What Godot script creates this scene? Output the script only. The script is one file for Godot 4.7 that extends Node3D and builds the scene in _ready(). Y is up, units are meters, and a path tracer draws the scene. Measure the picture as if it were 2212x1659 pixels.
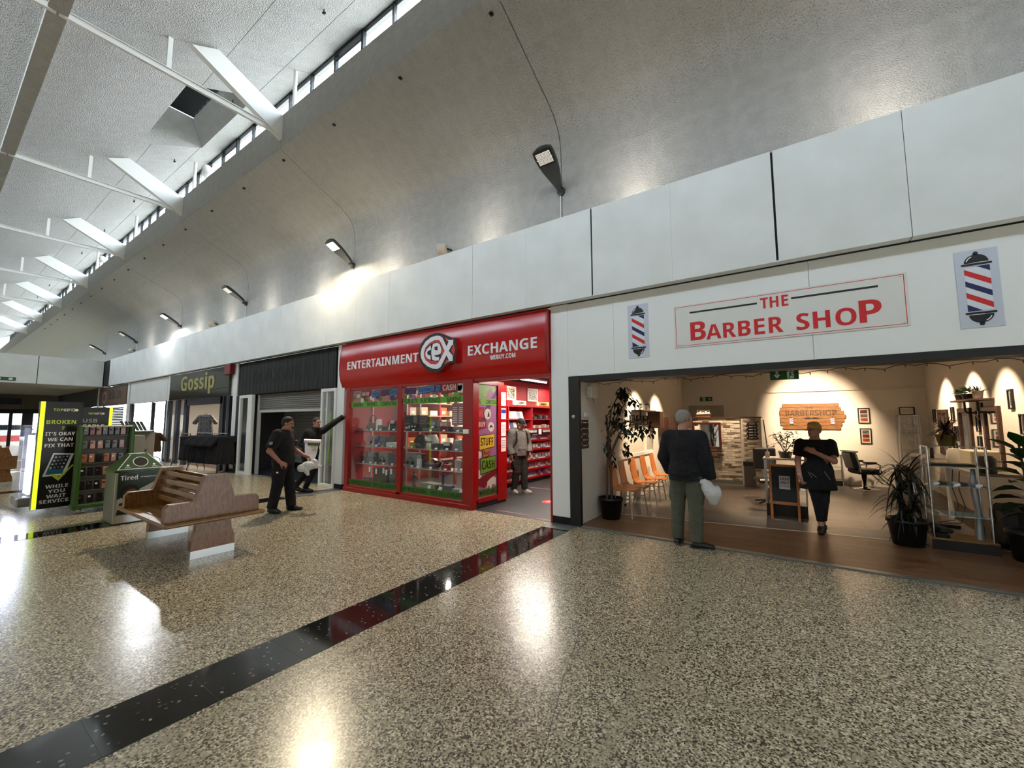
extends Node3D
# A shopping mall hall: terrazzo floor, shop fronts along one side, shell roof with clerestory windows.
# World: camera over the origin, shop front plane at z = FZ, hall runs along x. Metres, y up.
const FZ := -5.92
const FF := -5.74
const SOF := 3.505
const TOPF := 4.90
const XJ0 := -3.2
const BAY := 6.0
var T := {}
var rng := RandomNumberGenerator.new()

func _ready() -> void:
	rng.seed = 7
	var cam := Camera3D.new()
	cam.name = "camera"
	cam.fov = 85.95
	cam.near = 0.05
	cam.far = 300.0
	cam.basis = Basis(Vector3.UP, 0.60343) * Basis(Vector3.RIGHT, 0.0886) * Basis(Vector3.BACK, -0.002815)
	cam.position = V(0, 1.62, 0)
	add_child(cam)
	cam.current = true
	var env := Environment.new()
	env.background_mode = Environment.BG_SKY
	var sky := Sky.new()
	var sm := ProceduralSkyMaterial.new()
	sm.sky_top_color = Color(0.86, 0.93, 1.0)
	sm.sky_horizon_color = Color(0.95, 0.98, 1.0)
	sm.ground_bottom_color = Color(0.42, 0.43, 0.42)
	sm.ground_horizon_color = Color(0.62, 0.64, 0.64)
	sm.sky_energy_multiplier = 1.0
	sky.sky_material = sm
	env.sky = sky
	env.background_energy_multiplier = 8.0
	env.tonemap_mode = Environment.TONE_MAPPER_LINEAR
	env.tonemap_exposure = 2.2
	env.sdfgi_enabled = true
	env.ssao_enabled = true
	env.ssil_enabled = true
	var we := WorldEnvironment.new()
	we.name = "world_environment"
	we.environment = env
	add_child(we)
	make_materials()
	hall()
	roof()
	lamps()
	barber_front()
	barber_room()
	barber_things()
	game_shop_front()
	game_shop_window()
	game_shop_room()
	shutter_unit()
	clothes_shop()
	far_end()
	kiosk()
	bench_and_bin()
	people()

# ---------------------------------------------------------------- helpers
func col(r: float, g: float, b: float) -> Color: return Color(r, g, b)

func mt(key: String, c: Color, rough := 0.6, metal := 0.0) -> StandardMaterial3D:
	if not T.has(key):
		var m := StandardMaterial3D.new()
		m.resource_name = key
		m.albedo_color = c
		m.roughness = rough
		m.metallic = metal
		T[key] = m
	return T[key]

func glow(key: String, c: Color, e: float) -> StandardMaterial3D:
	var m := mt(key, c, 0.5)
	m.emission_enabled = true
	m.emission = c
	m.emission_energy_multiplier = e
	return m

func glass(key: String, c: Color, a := 0.06) -> StandardMaterial3D:
	var m := mt(key, Color(c.r, c.g, c.b, a), 0.0)
	m.transparency = BaseMaterial3D.TRANSPARENCY_ALPHA
	return m

func noise_tex(kind: int, freq: float, ramp: Gradient, size := 512, sd := 1, octaves := 3, normal := false, bump := 4.0, ret := -1) -> NoiseTexture2D:
	var n := FastNoiseLite.new()
	n.noise_type = kind
	n.frequency = freq
	n.seed = sd
	n.fractal_octaves = octaves
	if kind == FastNoiseLite.TYPE_CELLULAR:
		n.fractal_type = FastNoiseLite.FRACTAL_NONE
		n.cellular_jitter = 1.0
		if ret >= 0: n.cellular_return_type = ret
	var t := NoiseTexture2D.new()
	t.width = size
	t.height = size
	t.seamless = true
	t.noise = n
	t.generate_mipmaps = false
	if normal:
		t.as_normal_map = true
		t.bump_strength = bump
	elif ramp:
		t.color_ramp = ramp
	return t

func ramp(pts: Array) -> Gradient:
	var g := Gradient.new()
	var o := PackedFloat32Array()
	var c := PackedColorArray()
	for p in pts:
		o.append(p[0])
		c.append(p[1])
	g.offsets = o
	g.colors = c
	return g

func tri_map(m: StandardMaterial3D, s: float, world := false) -> void:
	m.uv1_triplanar = true
	m.uv1_world_triplanar = world
	m.uv1_scale = V(s, s, s)

func sb() -> SurfaceTool:
	var s := SurfaceTool.new()
	s.begin(Mesh.PRIMITIVE_TRIANGLES)
	s.set_smooth_group(-1)
	return s

func face(st: SurfaceTool, p: Array, c: Vector3) -> void:
	var n: Vector3 = (p[1] - p[0]).cross(p[2] - p[0])
	var out: bool = n.dot(p[0] - c) < 0.0
	for i in range(1, p.size() - 1):
		st.add_vertex(p[0])
		st.add_vertex(p[i] if out else p[i + 1])
		st.add_vertex(p[i + 1] if out else p[i])

func box(st: SurfaceTool, c: Vector3, s: Vector3, b := Basis.IDENTITY) -> void:
	var h := s * 0.5
	var v := []
	for i in 8:
		v.append(c + b * V(h.x if i & 1 else -h.x, h.y if i & 2 else -h.y, h.z if i & 4 else -h.z))
	for q in [[0, 1, 3, 2], [4, 5, 7, 6], [0, 1, 5, 4], [2, 3, 7, 6], [0, 2, 6, 4], [1, 3, 7, 5]]:
		face(st, [v[q[0]], v[q[1]], v[q[2]], v[q[3]]], c)

func span(st: SurfaceTool, a: Vector3, b: Vector3) -> void:
	box(st, (a + b) * 0.5, (b - a).abs())

# box with chamfered edges
func bbox(st: SurfaceTool, c: Vector3, s: Vector3, r := 0.008, b := Basis.IDENTITY) -> void:
	var h := s * 0.5
	r = minf(r, minf(h.x, minf(h.y, h.z)) * 0.9)
	var f := func(sx: float, sy: float, sz: float, ax: int) -> Vector3:
		var q := V(sx * (h.x - r), sy * (h.y - r), sz * (h.z - r))
		q[ax] = [sx, sy, sz][ax] * h[ax]
		return c + b * q
	for ax in 3:
		for sg in [-1.0, 1.0]:
			var pts := []
			for uv in [[-1.0, -1.0], [1.0, -1.0], [1.0, 1.0], [-1.0, 1.0]]:
				var k := [0.0, 0.0, 0.0]
				k[ax] = sg
				k[(ax + 1) % 3] = uv[0]
				k[(ax + 2) % 3] = uv[1]
				pts.append(f.call(k[0], k[1], k[2], ax))
			face(st, pts, c)
	for ax in 3:
		var a1 := (ax + 1) % 3
		var a2 := (ax + 2) % 3
		for u in [-1.0, 1.0]:
			for w in [-1.0, 1.0]:
				var pts := []
				for e in [[-1.0, a1], [1.0, a1], [1.0, a2], [-1.0, a2]]:
					var k := [0.0, 0.0, 0.0]
					k[ax] = e[0]
					k[a1] = u
					k[a2] = w
					pts.append(f.call(k[0], k[1], k[2], e[1]))
				face(st, pts, c)
	for i in 8:
		var k := [1.0 if i & 1 else -1.0, 1.0 if i & 2 else -1.0, 1.0 if i & 4 else -1.0]
		face(st, [f.call(k[0], k[1], k[2], 0), f.call(k[0], k[1], k[2], 1), f.call(k[0], k[1], k[2], 2)], c)

# round tube along a polyline; r may be one radius or an array
func tube(st: SurfaceTool, pts: Array, r, seg := 8, caps := true) -> void:
	var rings := []
	var n := pts.size()
	var up := Vector3.UP
	var d0: Vector3 = (pts[1] - pts[0]).normalized()
	if absf(d0.y) > 0.9: up = Vector3.RIGHT
	var x := d0.cross(up).normalized()
	for i in n:
		var d: Vector3 = (pts[mini(i + 1, n - 1)] - pts[maxi(i - 1, 0)]).normalized()
		x = (x - d * x.dot(d)).normalized()
		var y := d.cross(x)
		var rr: float = r[i] if r is Array else r
		var ring := []
		for k in seg:
			var a := TAU * k / seg
			ring.append(pts[i] + (x * cos(a) + y * sin(a)) * rr)
		rings.append(ring)
	st.set_smooth_group(0)
	for i in n - 1:
		var c: Vector3 = (pts[i] + pts[i + 1]) * 0.5
		for k in seg:
			face(st, [rings[i][k], rings[i][(k + 1) % seg], rings[i + 1][(k + 1) % seg], rings[i + 1][k]], c)
	st.set_smooth_group(-1)
	if caps:
		face(st, rings[0], pts[0] + d0)
		face(st, rings[n - 1], pts[n - 1] - (pts[n - 1] - pts[n - 2]).normalized())

# surface of revolution about the y axis of basis b; profile = [Vector2(radius, y)...]
func lathe(st: SurfaceTool, pr: Array, c: Vector3, seg := 20, b := Basis.IDENTITY, smooth := true) -> void:
	if smooth: st.set_smooth_group(0)
	for i in pr.size() - 1:
		var p: Vector2 = pr[i]
		var q: Vector2 = pr[i + 1]
		for k in seg:
			var a0 := TAU * k / seg
			var a1 := TAU * (k + 1) / seg
			var P := [c + b * V(p.x * cos(a0), p.y, p.x * sin(a0)), c + b * V(p.x * cos(a1), p.y, p.x * sin(a1)), c + b * V(q.x * cos(a1), q.y, q.x * sin(a1)), c + b * V(q.x * cos(a0), q.y, q.x * sin(a0))]
			var am := (a0 + a1) * 0.5
			var nrm := Vector2(q.y - p.y, -(q.x - p.x))
			var out: Vector3 = b * V(cos(am) * nrm.x, nrm.y, sin(am) * nrm.x)
			var mid: Vector3 = (P[0] + P[1] + P[2] + P[3]) * 0.25
			var cc: Vector3 = mid - out
			if p.x < 1e-6: face(st, [P[0], P[2], P[3]], cc)
			elif q.x < 1e-6: face(st, [P[0], P[1], P[2]], cc)
			else: face(st, P, cc)
	st.set_smooth_group(-1)

# polygon in the xy plane of X, extruded along its z from 0 to d
func prism(st: SurfaceTool, poly: PackedVector2Array, d: float, X := Transform3D()) -> void:
	var t := Geometry2D.triangulate_polygon(poly)
	var cw := Geometry2D.is_polygon_clockwise(poly)
	var far := X.basis.z * 1000.0 * signf(d)
	for i in range(0, t.size(), 3):
		var a := poly[t[i]]
		var b := poly[t[i + 1]]
		var c := poly[t[i + 2]]
		face(st, [X * V(a.x, a.y, 0), X * V(b.x, b.y, 0), X * V(c.x, c.y, 0)], X.origin + far)
		face(st, [X * V(a.x, a.y, d), X * V(b.x, b.y, d), X * V(c.x, c.y, d)], X.origin - far)
	for i in poly.size():
		var a := poly[i]
		var b := poly[(i + 1) % poly.size()]
		var e := b - a
		var nrm := Vector2(e.y, -e.x) * (1.0 if not cw else -1.0)
		var P := [X * V(a.x, a.y, 0), X * V(b.x, b.y, 0), X * V(b.x, b.y, d), X * V(a.x, a.y, d)]
		face(st, P, P[0] - X.basis * V(nrm.x, nrm.y, 0))

func pv(a: Array) -> PackedVector2Array:
	var p := PackedVector2Array()
	for i in range(0, a.size(), 2): p.append(Vector2(a[i], a[i + 1]))
	return p

func rrect(w: float, h: float, r: float, n := 4) -> PackedVector2Array:
	var p := PackedVector2Array()
	for q in 4:
		var c := Vector2((w / 2 - r) * [1, -1, -1, 1][q], (h / 2 - r) * [1, 1, -1, -1][q])
		for i in n + 1:
			var a := PI / 2 * (q + float(i) / n)
			p.append(c + Vector2(cos(a), sin(a)) * r)
	return p

func disc(r: float, n := 20) -> PackedVector2Array:
	var p := PackedVector2Array()
	for i in n: p.append(Vector2(cos(TAU * i / n), sin(TAU * i / n)) * r)
	return p

func done(st: SurfaceTool) -> ArrayMesh:
	st.generate_normals()
	return st.commit()

func obj(called: String, st, m: Material, parent: Node = self) -> MeshInstance3D:
	var o := MeshInstance3D.new()
	o.name = called
	o.mesh = done(st) if st is SurfaceTool else st
	o.material_override = m
	parent.add_child(o, true)
	return o

func tag(o: Node, label: String, category: String, group := "") -> Node:
	o.set_meta("label", label)
	o.set_meta("category", category)
	if group: o.set_meta("group", group)
	return o

func thing(called: String, label: String, category: String, at := Vector3.ZERO, turn := 0.0, group := "") -> Node3D:
	var o := Node3D.new()
	o.name = called
	add_child(o, true)
	o.position = at
	o.rotation.y = turn
	tag(o, label, category, group)
	return o

func struct(called: String, st, m: Material, parent: Node = self) -> MeshInstance3D:
	var o := obj(called, st, m, parent)
	if parent == self: o.set_meta("kind", "structure")
	return o

func snode(called: String) -> Node3D:
	var o := Node3D.new()
	o.name = called
	add_child(o, true)
	o.set_meta("kind", "structure")
	return o

func dup(src: Node3D, at: Vector3, turn: float, label: String, group := "") -> Node3D:
	var r: Node3D = src.duplicate()
	r.name = String(src.name).rstrip("0123456789")
	add_child(r, true)
	r.position = at
	r.rotation.y = turn
	r.set_meta("label", label)
	if group: r.set_meta("group", group)
	return r

# a box-only part in one line: list of [centre, size]
func boxes(list: Array, r := 0.0) -> SurfaceTool:
	var s := sb()
	for b in list:
		if r > 0.0: bbox(s, b[0], b[1], r)
		else: box(s, b[0], b[1])
	return s

func tubes(list: Array, r: float, seg := 8) -> SurfaceTool:
	var s := sb()
	for p in list: tube(s, p, r, seg)
	return s

# raised lettering fitted into w x h (h 0: keep proportion); X: centre of the text, its +z is the reading side
func text(words: String, w: float, h: float, X: Transform3D, m: Material, parent: Node, depth := 0.004, bold := true, called := "lettering", font := "Droid Sans", bend = null) -> MeshInstance3D:
	var f := SystemFont.new()
	f.font_names = PackedStringArray([font])
	f.font_weight = 700 if bold else 400
	var t := TextMesh.new()
	t.font = f
	t.font_size = 48
	t.pixel_size = 0.01
	t.depth = 0.1
	t.curve_step = 3.0
	t.text = words
	var ar := t.get_mesh_arrays()
	var v: PackedVector3Array = ar[Mesh.ARRAY_VERTEX]
	var lo := V(1e9, 1e9, 1e9)
	var hi := -lo
	for p in v:
		lo = lo.min(p)
		hi = hi.max(p)
	var sx := w / (hi.x - lo.x)
	var sy := h / (hi.y - lo.y) if h > 0.0 else sx
	var sz := depth / (hi.z - lo.z)
	var c := (lo + hi) * 0.5
	for i in v.size():
		var p := v[i] - c
		p = V(p.x * sx, p.y * sy, (v[i].z - lo.z) * sz)
		p = X * p
		v[i] = p if bend == null else bend.call(p)
	var a := []
	a.resize(Mesh.ARRAY_MAX)
	a[Mesh.ARRAY_VERTEX] = v
	a[Mesh.ARRAY_INDEX] = ar[Mesh.ARRAY_INDEX]
	var nn := PackedVector3Array()
	for q in ar[Mesh.ARRAY_NORMAL]: nn.append((X.basis * q).normalized())
	a[Mesh.ARRAY_NORMAL] = nn
	var am := ArrayMesh.new()
	am.add_surface_from_arrays(Mesh.PRIMITIVE_TRIANGLES, a)
	return obj(called, am, m, parent)

func at(p: Vector3, turn := 0.0) -> Transform3D:
	return Transform3D(Basis(Vector3.UP, turn), p)

func area(called: String, p: Vector3, dir: Vector3, size: Vector2, c: Color, e: float, parent: Node = self) -> void:
	var l := AreaLight3D.new()
	l.name = called
	l.area_size = size
	l.light_color = c
	l.light_energy = e
	l.area_range = 30.0
	l.shadow_enabled = true
	parent.add_child(l, true)
	var up := Vector3.UP if absf(dir.normalized().y) < 0.9 else Vector3.RIGHT
	l.transform = Transform3D(Basis.looking_at(dir, up), p)

func spot(called: String, p: Vector3, to: Vector3, ang: float, c: Color, e: float, parent: Node = self) -> void:
	var l := SpotLight3D.new()
	l.name = called
	l.spot_angle = ang
	l.spot_angle_attenuation = 0.6
	l.spot_range = 20.0
	l.spot_attenuation = 2.0
	l.light_color = c
	l.light_energy = e
	l.light_size = 0.03
	l.shadow_enabled = true
	parent.add_child(l, true)
	l.transform = Transform3D(Basis.looking_at(to - p, Vector3.RIGHT), p)

# ---------------------------------------------------------------- organic shapes: distance fields meshed as surface nets
# prim: [kind, a, b, ra, rb, k] tapered capsule "c"; ["e", centre, basis, radii, 0, k] ellipsoid; kind "x" cuts an ellipsoid away
func net(prims: Array, cell: float, clips: Array = []) -> Array:
	var lo := V(1e9, 1e9, 1e9)
	var hi := -lo
	for p in prims:
		if p[0] == "c":
			lo = lo.min(p[1] - Vector3.ONE * p[3]).min(p[2] - Vector3.ONE * p[4])
			hi = hi.max(p[1] + Vector3.ONE * p[3]).max(p[2] + Vector3.ONE * p[4])
		elif p[0] == "e":
			var r: float = maxf(p[3].x, maxf(p[3].y, p[3].z))
			lo = lo.min(p[1] - Vector3.ONE * r)
			hi = hi.max(p[1] + Vector3.ONE * r)
	lo -= Vector3.ONE * cell * 2.5
	hi += Vector3.ONE * cell * 2.5
	var nx := int((hi.x - lo.x) / cell) + 2
	var ny := int((hi.y - lo.y) / cell) + 2
	var nz := int((hi.z - lo.z) / cell) + 2
	var g := PackedFloat32Array()
	g.resize(nx * ny * nz)
	g.fill(1.0)
	for p in prims:
		var k: float = p[5]
		var m := k + cell * 2.0
		var cut: bool = p[0] == "x"
		var cap: bool = p[0] == "c"
		var A: Vector3 = p[1]
		var plo: Vector3
		var phi: Vector3
		var ab := Vector3.ZERO
		var l2 := 1.0
		var inv := Basis.IDENTITY
		var rad := Vector3.ONE
		var ra := 0.0
		var dr := 0.0
		if cap:
			var B: Vector3 = p[2]
			ra = p[3]
			dr = p[4] - ra
			ab = B - A
			l2 = maxf(ab.length_squared(), 1e-9)
			plo = (A - Vector3.ONE * ra).min(B - Vector3.ONE * p[4])
			phi = (A + Vector3.ONE * ra).max(B + Vector3.ONE * p[4])
		else:
			rad = p[3]
			inv = (p[2] as Basis).transposed()
			var rr := maxf(rad.x, maxf(rad.y, rad.z))
			plo = A - Vector3.ONE * rr
			phi = A + Vector3.ONE * rr
		var i0 := clampi(int((plo.x - m - lo.x) / cell), 0, nx - 1)
		var i1 := clampi(int((phi.x + m - lo.x) / cell) + 1, 0, nx - 1)
		var j0 := clampi(int((plo.y - m - lo.y) / cell), 0, ny - 1)
		var j1 := clampi(int((phi.y + m - lo.y) / cell) + 1, 0, ny - 1)
		var k0 := clampi(int((plo.z - m - lo.z) / cell), 0, nz - 1)
		var k1 := clampi(int((phi.z + m - lo.z) / cell) + 1, 0, nz - 1)
		for kk in range(k0, k1 + 1):
			for jj in range(j0, j1 + 1):
				var at0 := (kk * ny + jj) * nx
				for ii in range(i0, i1 + 1):
					var q := V(lo.x + ii * cell, lo.y + jj * cell, lo.z + kk * cell) - A
					var d: float
					if cap:
						var t := clampf(q.dot(ab) / l2, 0.0, 1.0)
						d = (q - ab * t).length() - ra - dr * t
					else:
						q = inv * q
						var u := q / rad
						var a0 := u.length()
						var a1 := (u / rad).length()
						d = a0 * (a0 - 1.0) / a1 if a1 > 1e-6 else -0.01
					if d > m: continue
					var o := g[at0 + ii]
					if cut:
						g[at0 + ii] = maxf(o, -d)
					else:
						var h := maxf(k - absf(d - o), 0.0)
						g[at0 + ii] = minf(d, o) - (h * h / (4.0 * k) if k > 0.0 else 0.0)
	if clips.size():
		for kk in nz:
			for jj in ny:
				var at0 := (kk * ny + jj) * nx
				for ii in nx:
					var o := g[at0 + ii]
					if o < cell * 3.0:
						var P := V(lo.x + ii * cell, lo.y + jj * cell, lo.z + kk * cell)
						for c in clips:
							if c.size() == 2 or P.distance_squared_to(c[2]) < c[3] * c[3]:
								o = maxf(o, (P - c[0]).dot(c[1]))
						g[at0 + ii] = o
	var V := PackedVector3Array()
	var N := PackedVector3Array()
	var I := PackedInt32Array()
	var idx := PackedInt32Array()
	idx.resize(nx * ny * nz)
	idx.fill(-1)
	var sy := nx
	var sz := nx * ny
	var lim := cell * 2.0
	for kk in nz - 1:
		for jj in ny - 1:
			for ii in nx - 1:
				var o := kk * sz + jj * sy + ii
				var v0 := g[o]
				if absf(v0) > lim: continue
				var v1 := g[o + 1]
				var v2 := g[o + sy]
				var v3 := g[o + sy + 1]
				var v4 := g[o + sz]
				var v5 := g[o + sz + 1]
				var v6 := g[o + sz + sy]
				var v7 := g[o + sz + sy + 1]
				var cnt := int(v0 < 0) + int(v1 < 0) + int(v2 < 0) + int(v3 < 0) + int(v4 < 0) + int(v5 < 0) + int(v6 < 0) + int(v7 < 0)
				if cnt == 0 or cnt == 8: continue
				var s := Vector3.ZERO
				var n := 0
				if (v0 < 0) != (v1 < 0): s += V(v0 / (v0 - v1), 0, 0); n += 1
				if (v2 < 0) != (v3 < 0): s += V(v2 / (v2 - v3), 1, 0); n += 1
				if (v4 < 0) != (v5 < 0): s += V(v4 / (v4 - v5), 0, 1); n += 1
				if (v6 < 0) != (v7 < 0): s += V(v6 / (v6 - v7), 1, 1); n += 1
				if (v0 < 0) != (v2 < 0): s += V(0, v0 / (v0 - v2), 0); n += 1
				if (v1 < 0) != (v3 < 0): s += V(1, v1 / (v1 - v3), 0); n += 1
				if (v4 < 0) != (v6 < 0): s += V(0, v4 / (v4 - v6), 1); n += 1
				if (v5 < 0) != (v7 < 0): s += V(1, v5 / (v5 - v7), 1); n += 1
				if (v0 < 0) != (v4 < 0): s += V(0, 0, v0 / (v0 - v4)); n += 1
				if (v1 < 0) != (v5 < 0): s += V(1, 0, v1 / (v1 - v5)); n += 1
				if (v2 < 0) != (v6 < 0): s += V(0, 1, v2 / (v2 - v6)); n += 1
				if (v3 < 0) != (v7 < 0): s += V(1, 1, v3 / (v3 - v7)); n += 1
				idx[o] = V.size()
				V.append(lo + (V(ii, jj, kk) + s / n) * cell)
				N.append(V(v1 + v3 + v5 + v7 - v0 - v2 - v4 - v6, v2 + v3 + v6 + v7 - v0 - v1 - v4 - v5, v4 + v5 + v6 + v7 - v0 - v1 - v2 - v3).normalized())
	for kk in range(1, nz - 1):
		for jj in range(1, ny - 1):
			for ii in range(1, nx - 1):
				var o := kk * sz + jj * sy + ii
				if idx[o] < 0: continue
				var v0 := g[o] < 0
				if v0 != (g[o + 1] < 0): _quad(I, idx, o, o - sy, o - sy - sz, o - sz, v0)
				if v0 != (g[o + sy] < 0): _quad(I, idx, o, o - sz, o - 1 - sz, o - 1, v0)
				if v0 != (g[o + sz] < 0): _quad(I, idx, o, o - 1, o - 1 - sy, o - sy, v0)
	return [V, N, I]

func _quad(I: PackedInt32Array, idx: PackedInt32Array, a: int, b: int, c: int, d: int, flip: bool) -> void:
	var A := idx[a]
	var B := idx[b]
	var C := idx[c]
	var D := idx[d]
	if A < 0 or B < 0 or C < 0 or D < 0: return
	if flip:
		I.append_array([A, C, B, A, D, C])
	else:
		I.append_array([A, B, C, A, C, D])

func nets(list: Array) -> ArrayMesh:
	var V := PackedVector3Array()
	var N := PackedVector3Array()
	var I := PackedInt32Array()
	for g in list:
		var b := V.size()
		V.append_array(g[0])
		N.append_array(g[1])
		for i in g[2]: I.append(i + b)
	var a := []
	a.resize(Mesh.ARRAY_MAX)
	a[Mesh.ARRAY_VERTEX] = V
	a[Mesh.ARRAY_NORMAL] = N
	a[Mesh.ARRAY_INDEX] = I
	var am := ArrayMesh.new()
	am.add_surface_from_arrays(Mesh.PRIMITIVE_TRIANGLES, a)
	return am

func cap(a: Vector3, b: Vector3, ra: float, rb: float, k := 0.03) -> Array: return ["c", a, b, ra, rb, k]
func ell(c: Vector3, r: Vector3, k := 0.03, b := Basis.IDENTITY, kind := "e") -> Array: return [kind, c, b, r, 0.0, k]

# ---------------------------------------------------------------- materials
func make_materials() -> void:
	var g := mt("terrazzo", Color.WHITE, 0.27)
	var tr := ramp([[0.0, col(0.22, 0.19, 0.16)], [0.17, col(0.30, 0.265, 0.22)], [0.27, col(0.42, 0.375, 0.31)], [0.33, col(0.55, 0.505, 0.42)], [0.5, col(0.61, 0.57, 0.48)], [0.72, col(0.66, 0.62, 0.53)], [0.86, col(0.78, 0.73, 0.62)], [1.0, col(0.88, 0.85, 0.76)]])
	g.albedo_texture = noise_tex(FastNoiseLite.TYPE_CELLULAR, 0.105, tr, 2048, 5, 1, false, 0.0, FastNoiseLite.RETURN_CELL_VALUE)
	g.roughness_texture = noise_tex(FastNoiseLite.TYPE_SIMPLEX_SMOOTH, 0.02, ramp([[0.0, col(0.75, 0.75, 0.75)], [1.0, col(1, 1, 1)]]), 256, 9)
	tri_map(g, 1.0 / 1.9, true)
	var k := mt("black_granite", Color.WHITE, 0.07)
	k.albedo_texture = noise_tex(FastNoiseLite.TYPE_CELLULAR, 0.12, ramp([[0.0, col(0.075, 0.07, 0.068)], [0.93, col(0.1, 0.095, 0.09)], [0.97, col(0.2, 0.2, 0.2)], [1.0, col(0.6, 0.6, 0.58)]]), 512, 3, 1, false, 0.0, FastNoiseLite.RETURN_CELL_VALUE)
	tri_map(k, 1.2, true)
	var pl := mt("roughcast", col(0.70, 0.70, 0.685), 0.95)
	pl.normal_enabled = true
	pl.normal_texture = noise_tex(FastNoiseLite.TYPE_SIMPLEX, 0.07, null, 512, 4, 3, true, 8.0)
	pl.normal_scale = 1.1
	pl.albedo_texture = noise_tex(FastNoiseLite.TYPE_SIMPLEX_SMOOTH, 0.008, ramp([[0.0, col(0.93, 0.93, 0.92)], [1.0, col(1, 1, 1)]]), 512, 8, 5)
	tri_map(pl, 0.9, true)
	var p2 := mt("panel_white", col(0.86, 0.865, 0.85), 0.55)
	p2.albedo_texture = noise_tex(FastNoiseLite.TYPE_SIMPLEX_SMOOTH, 0.01, ramp([[0.0, col(0.95, 0.95, 0.94)], [1.0, col(1, 1, 1)]]), 256, 2, 4)
	tri_map(p2, 0.5, true)
	mt("white_paint", col(0.88, 0.88, 0.86), 0.45)
	mt("cream_wall", col(0.86, 0.83, 0.78), 0.8)
	mt("black_joint", col(0.03, 0.03, 0.03), 0.8)
	mt("seam_grey", col(0.33, 0.33, 0.32), 0.8)
	mt("black_frame", col(0.03, 0.03, 0.032), 0.5)
	mt("dark_metal", col(0.13, 0.135, 0.14), 0.42, 0.6)
	mt("lamp_grey", col(0.25, 0.26, 0.27), 0.38, 0.3)
	mt("steel", col(0.72, 0.72, 0.7), 0.32, 0.9)
	mt("chrome", col(0.85, 0.85, 0.86), 0.12, 1.0)
	mt("red_sign", col(0.68, 0.06, 0.06), 0.16)
	mt("red_frame", col(0.55, 0.03, 0.03), 0.3)
	mt("red_letter", col(0.78, 0.07, 0.08), 0.4)
	mt("blue_letter", col(0.06, 0.08, 0.32), 0.4)
	mt("black_letter", col(0.02, 0.02, 0.025), 0.4)
	mt("white_letter", col(0.9, 0.88, 0.88), 0.4)
	mt("green_sign", col(0.0, 0.32, 0.16), 0.4)
	mt("aluminium", col(0.7, 0.7, 0.68), 0.35, 0.85)
	mt("trim_grey", col(0.36, 0.37, 0.36), 0.5)
	mt("black_plastic", col(0.025, 0.025, 0.027), 0.4)
	mt("silver_board", col(0.74, 0.76, 0.8), 0.4, 0.2)
	var pf := glass("pane", col(0.9, 1.0, 0.97), 0.012)
	pf.metallic_specular = 0.5
	wood("oak", col(0.34, 0.22, 0.09), col(0.54, 0.38, 0.18), 0.35)
	wood("plank_floor", col(0.36, 0.23, 0.13), col(0.56, 0.38, 0.23), 0.45)
	wood("dark_wood", col(0.13, 0.065, 0.03), col(0.26, 0.14, 0.07), 0.5)
	wood("sign_wood", col(0.30, 0.18, 0.06), col(0.56, 0.38, 0.17), 0.6)
	wood("chair_ply", col(0.66, 0.36, 0.14), col(0.80, 0.49, 0.22), 0.4)

# long grain along x of the object
func wood(key: String, dark: Color, light: Color, rough: float) -> void:
	var m := mt(key, Color.WHITE, rough)
	m.albedo_texture = noise_tex(FastNoiseLite.TYPE_SIMPLEX, 0.012, ramp([[0.0, dark], [0.35, dark.lerp(light, 0.45)], [0.5, light], [0.62, dark.lerp(light, 0.6)], [1.0, light.lightened(0.1)]]), 512, key.hash() % 1000, 5)
	m.uv1_triplanar = true
	m.uv1_scale = V(0.5, 5.0, 5.0)

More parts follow.
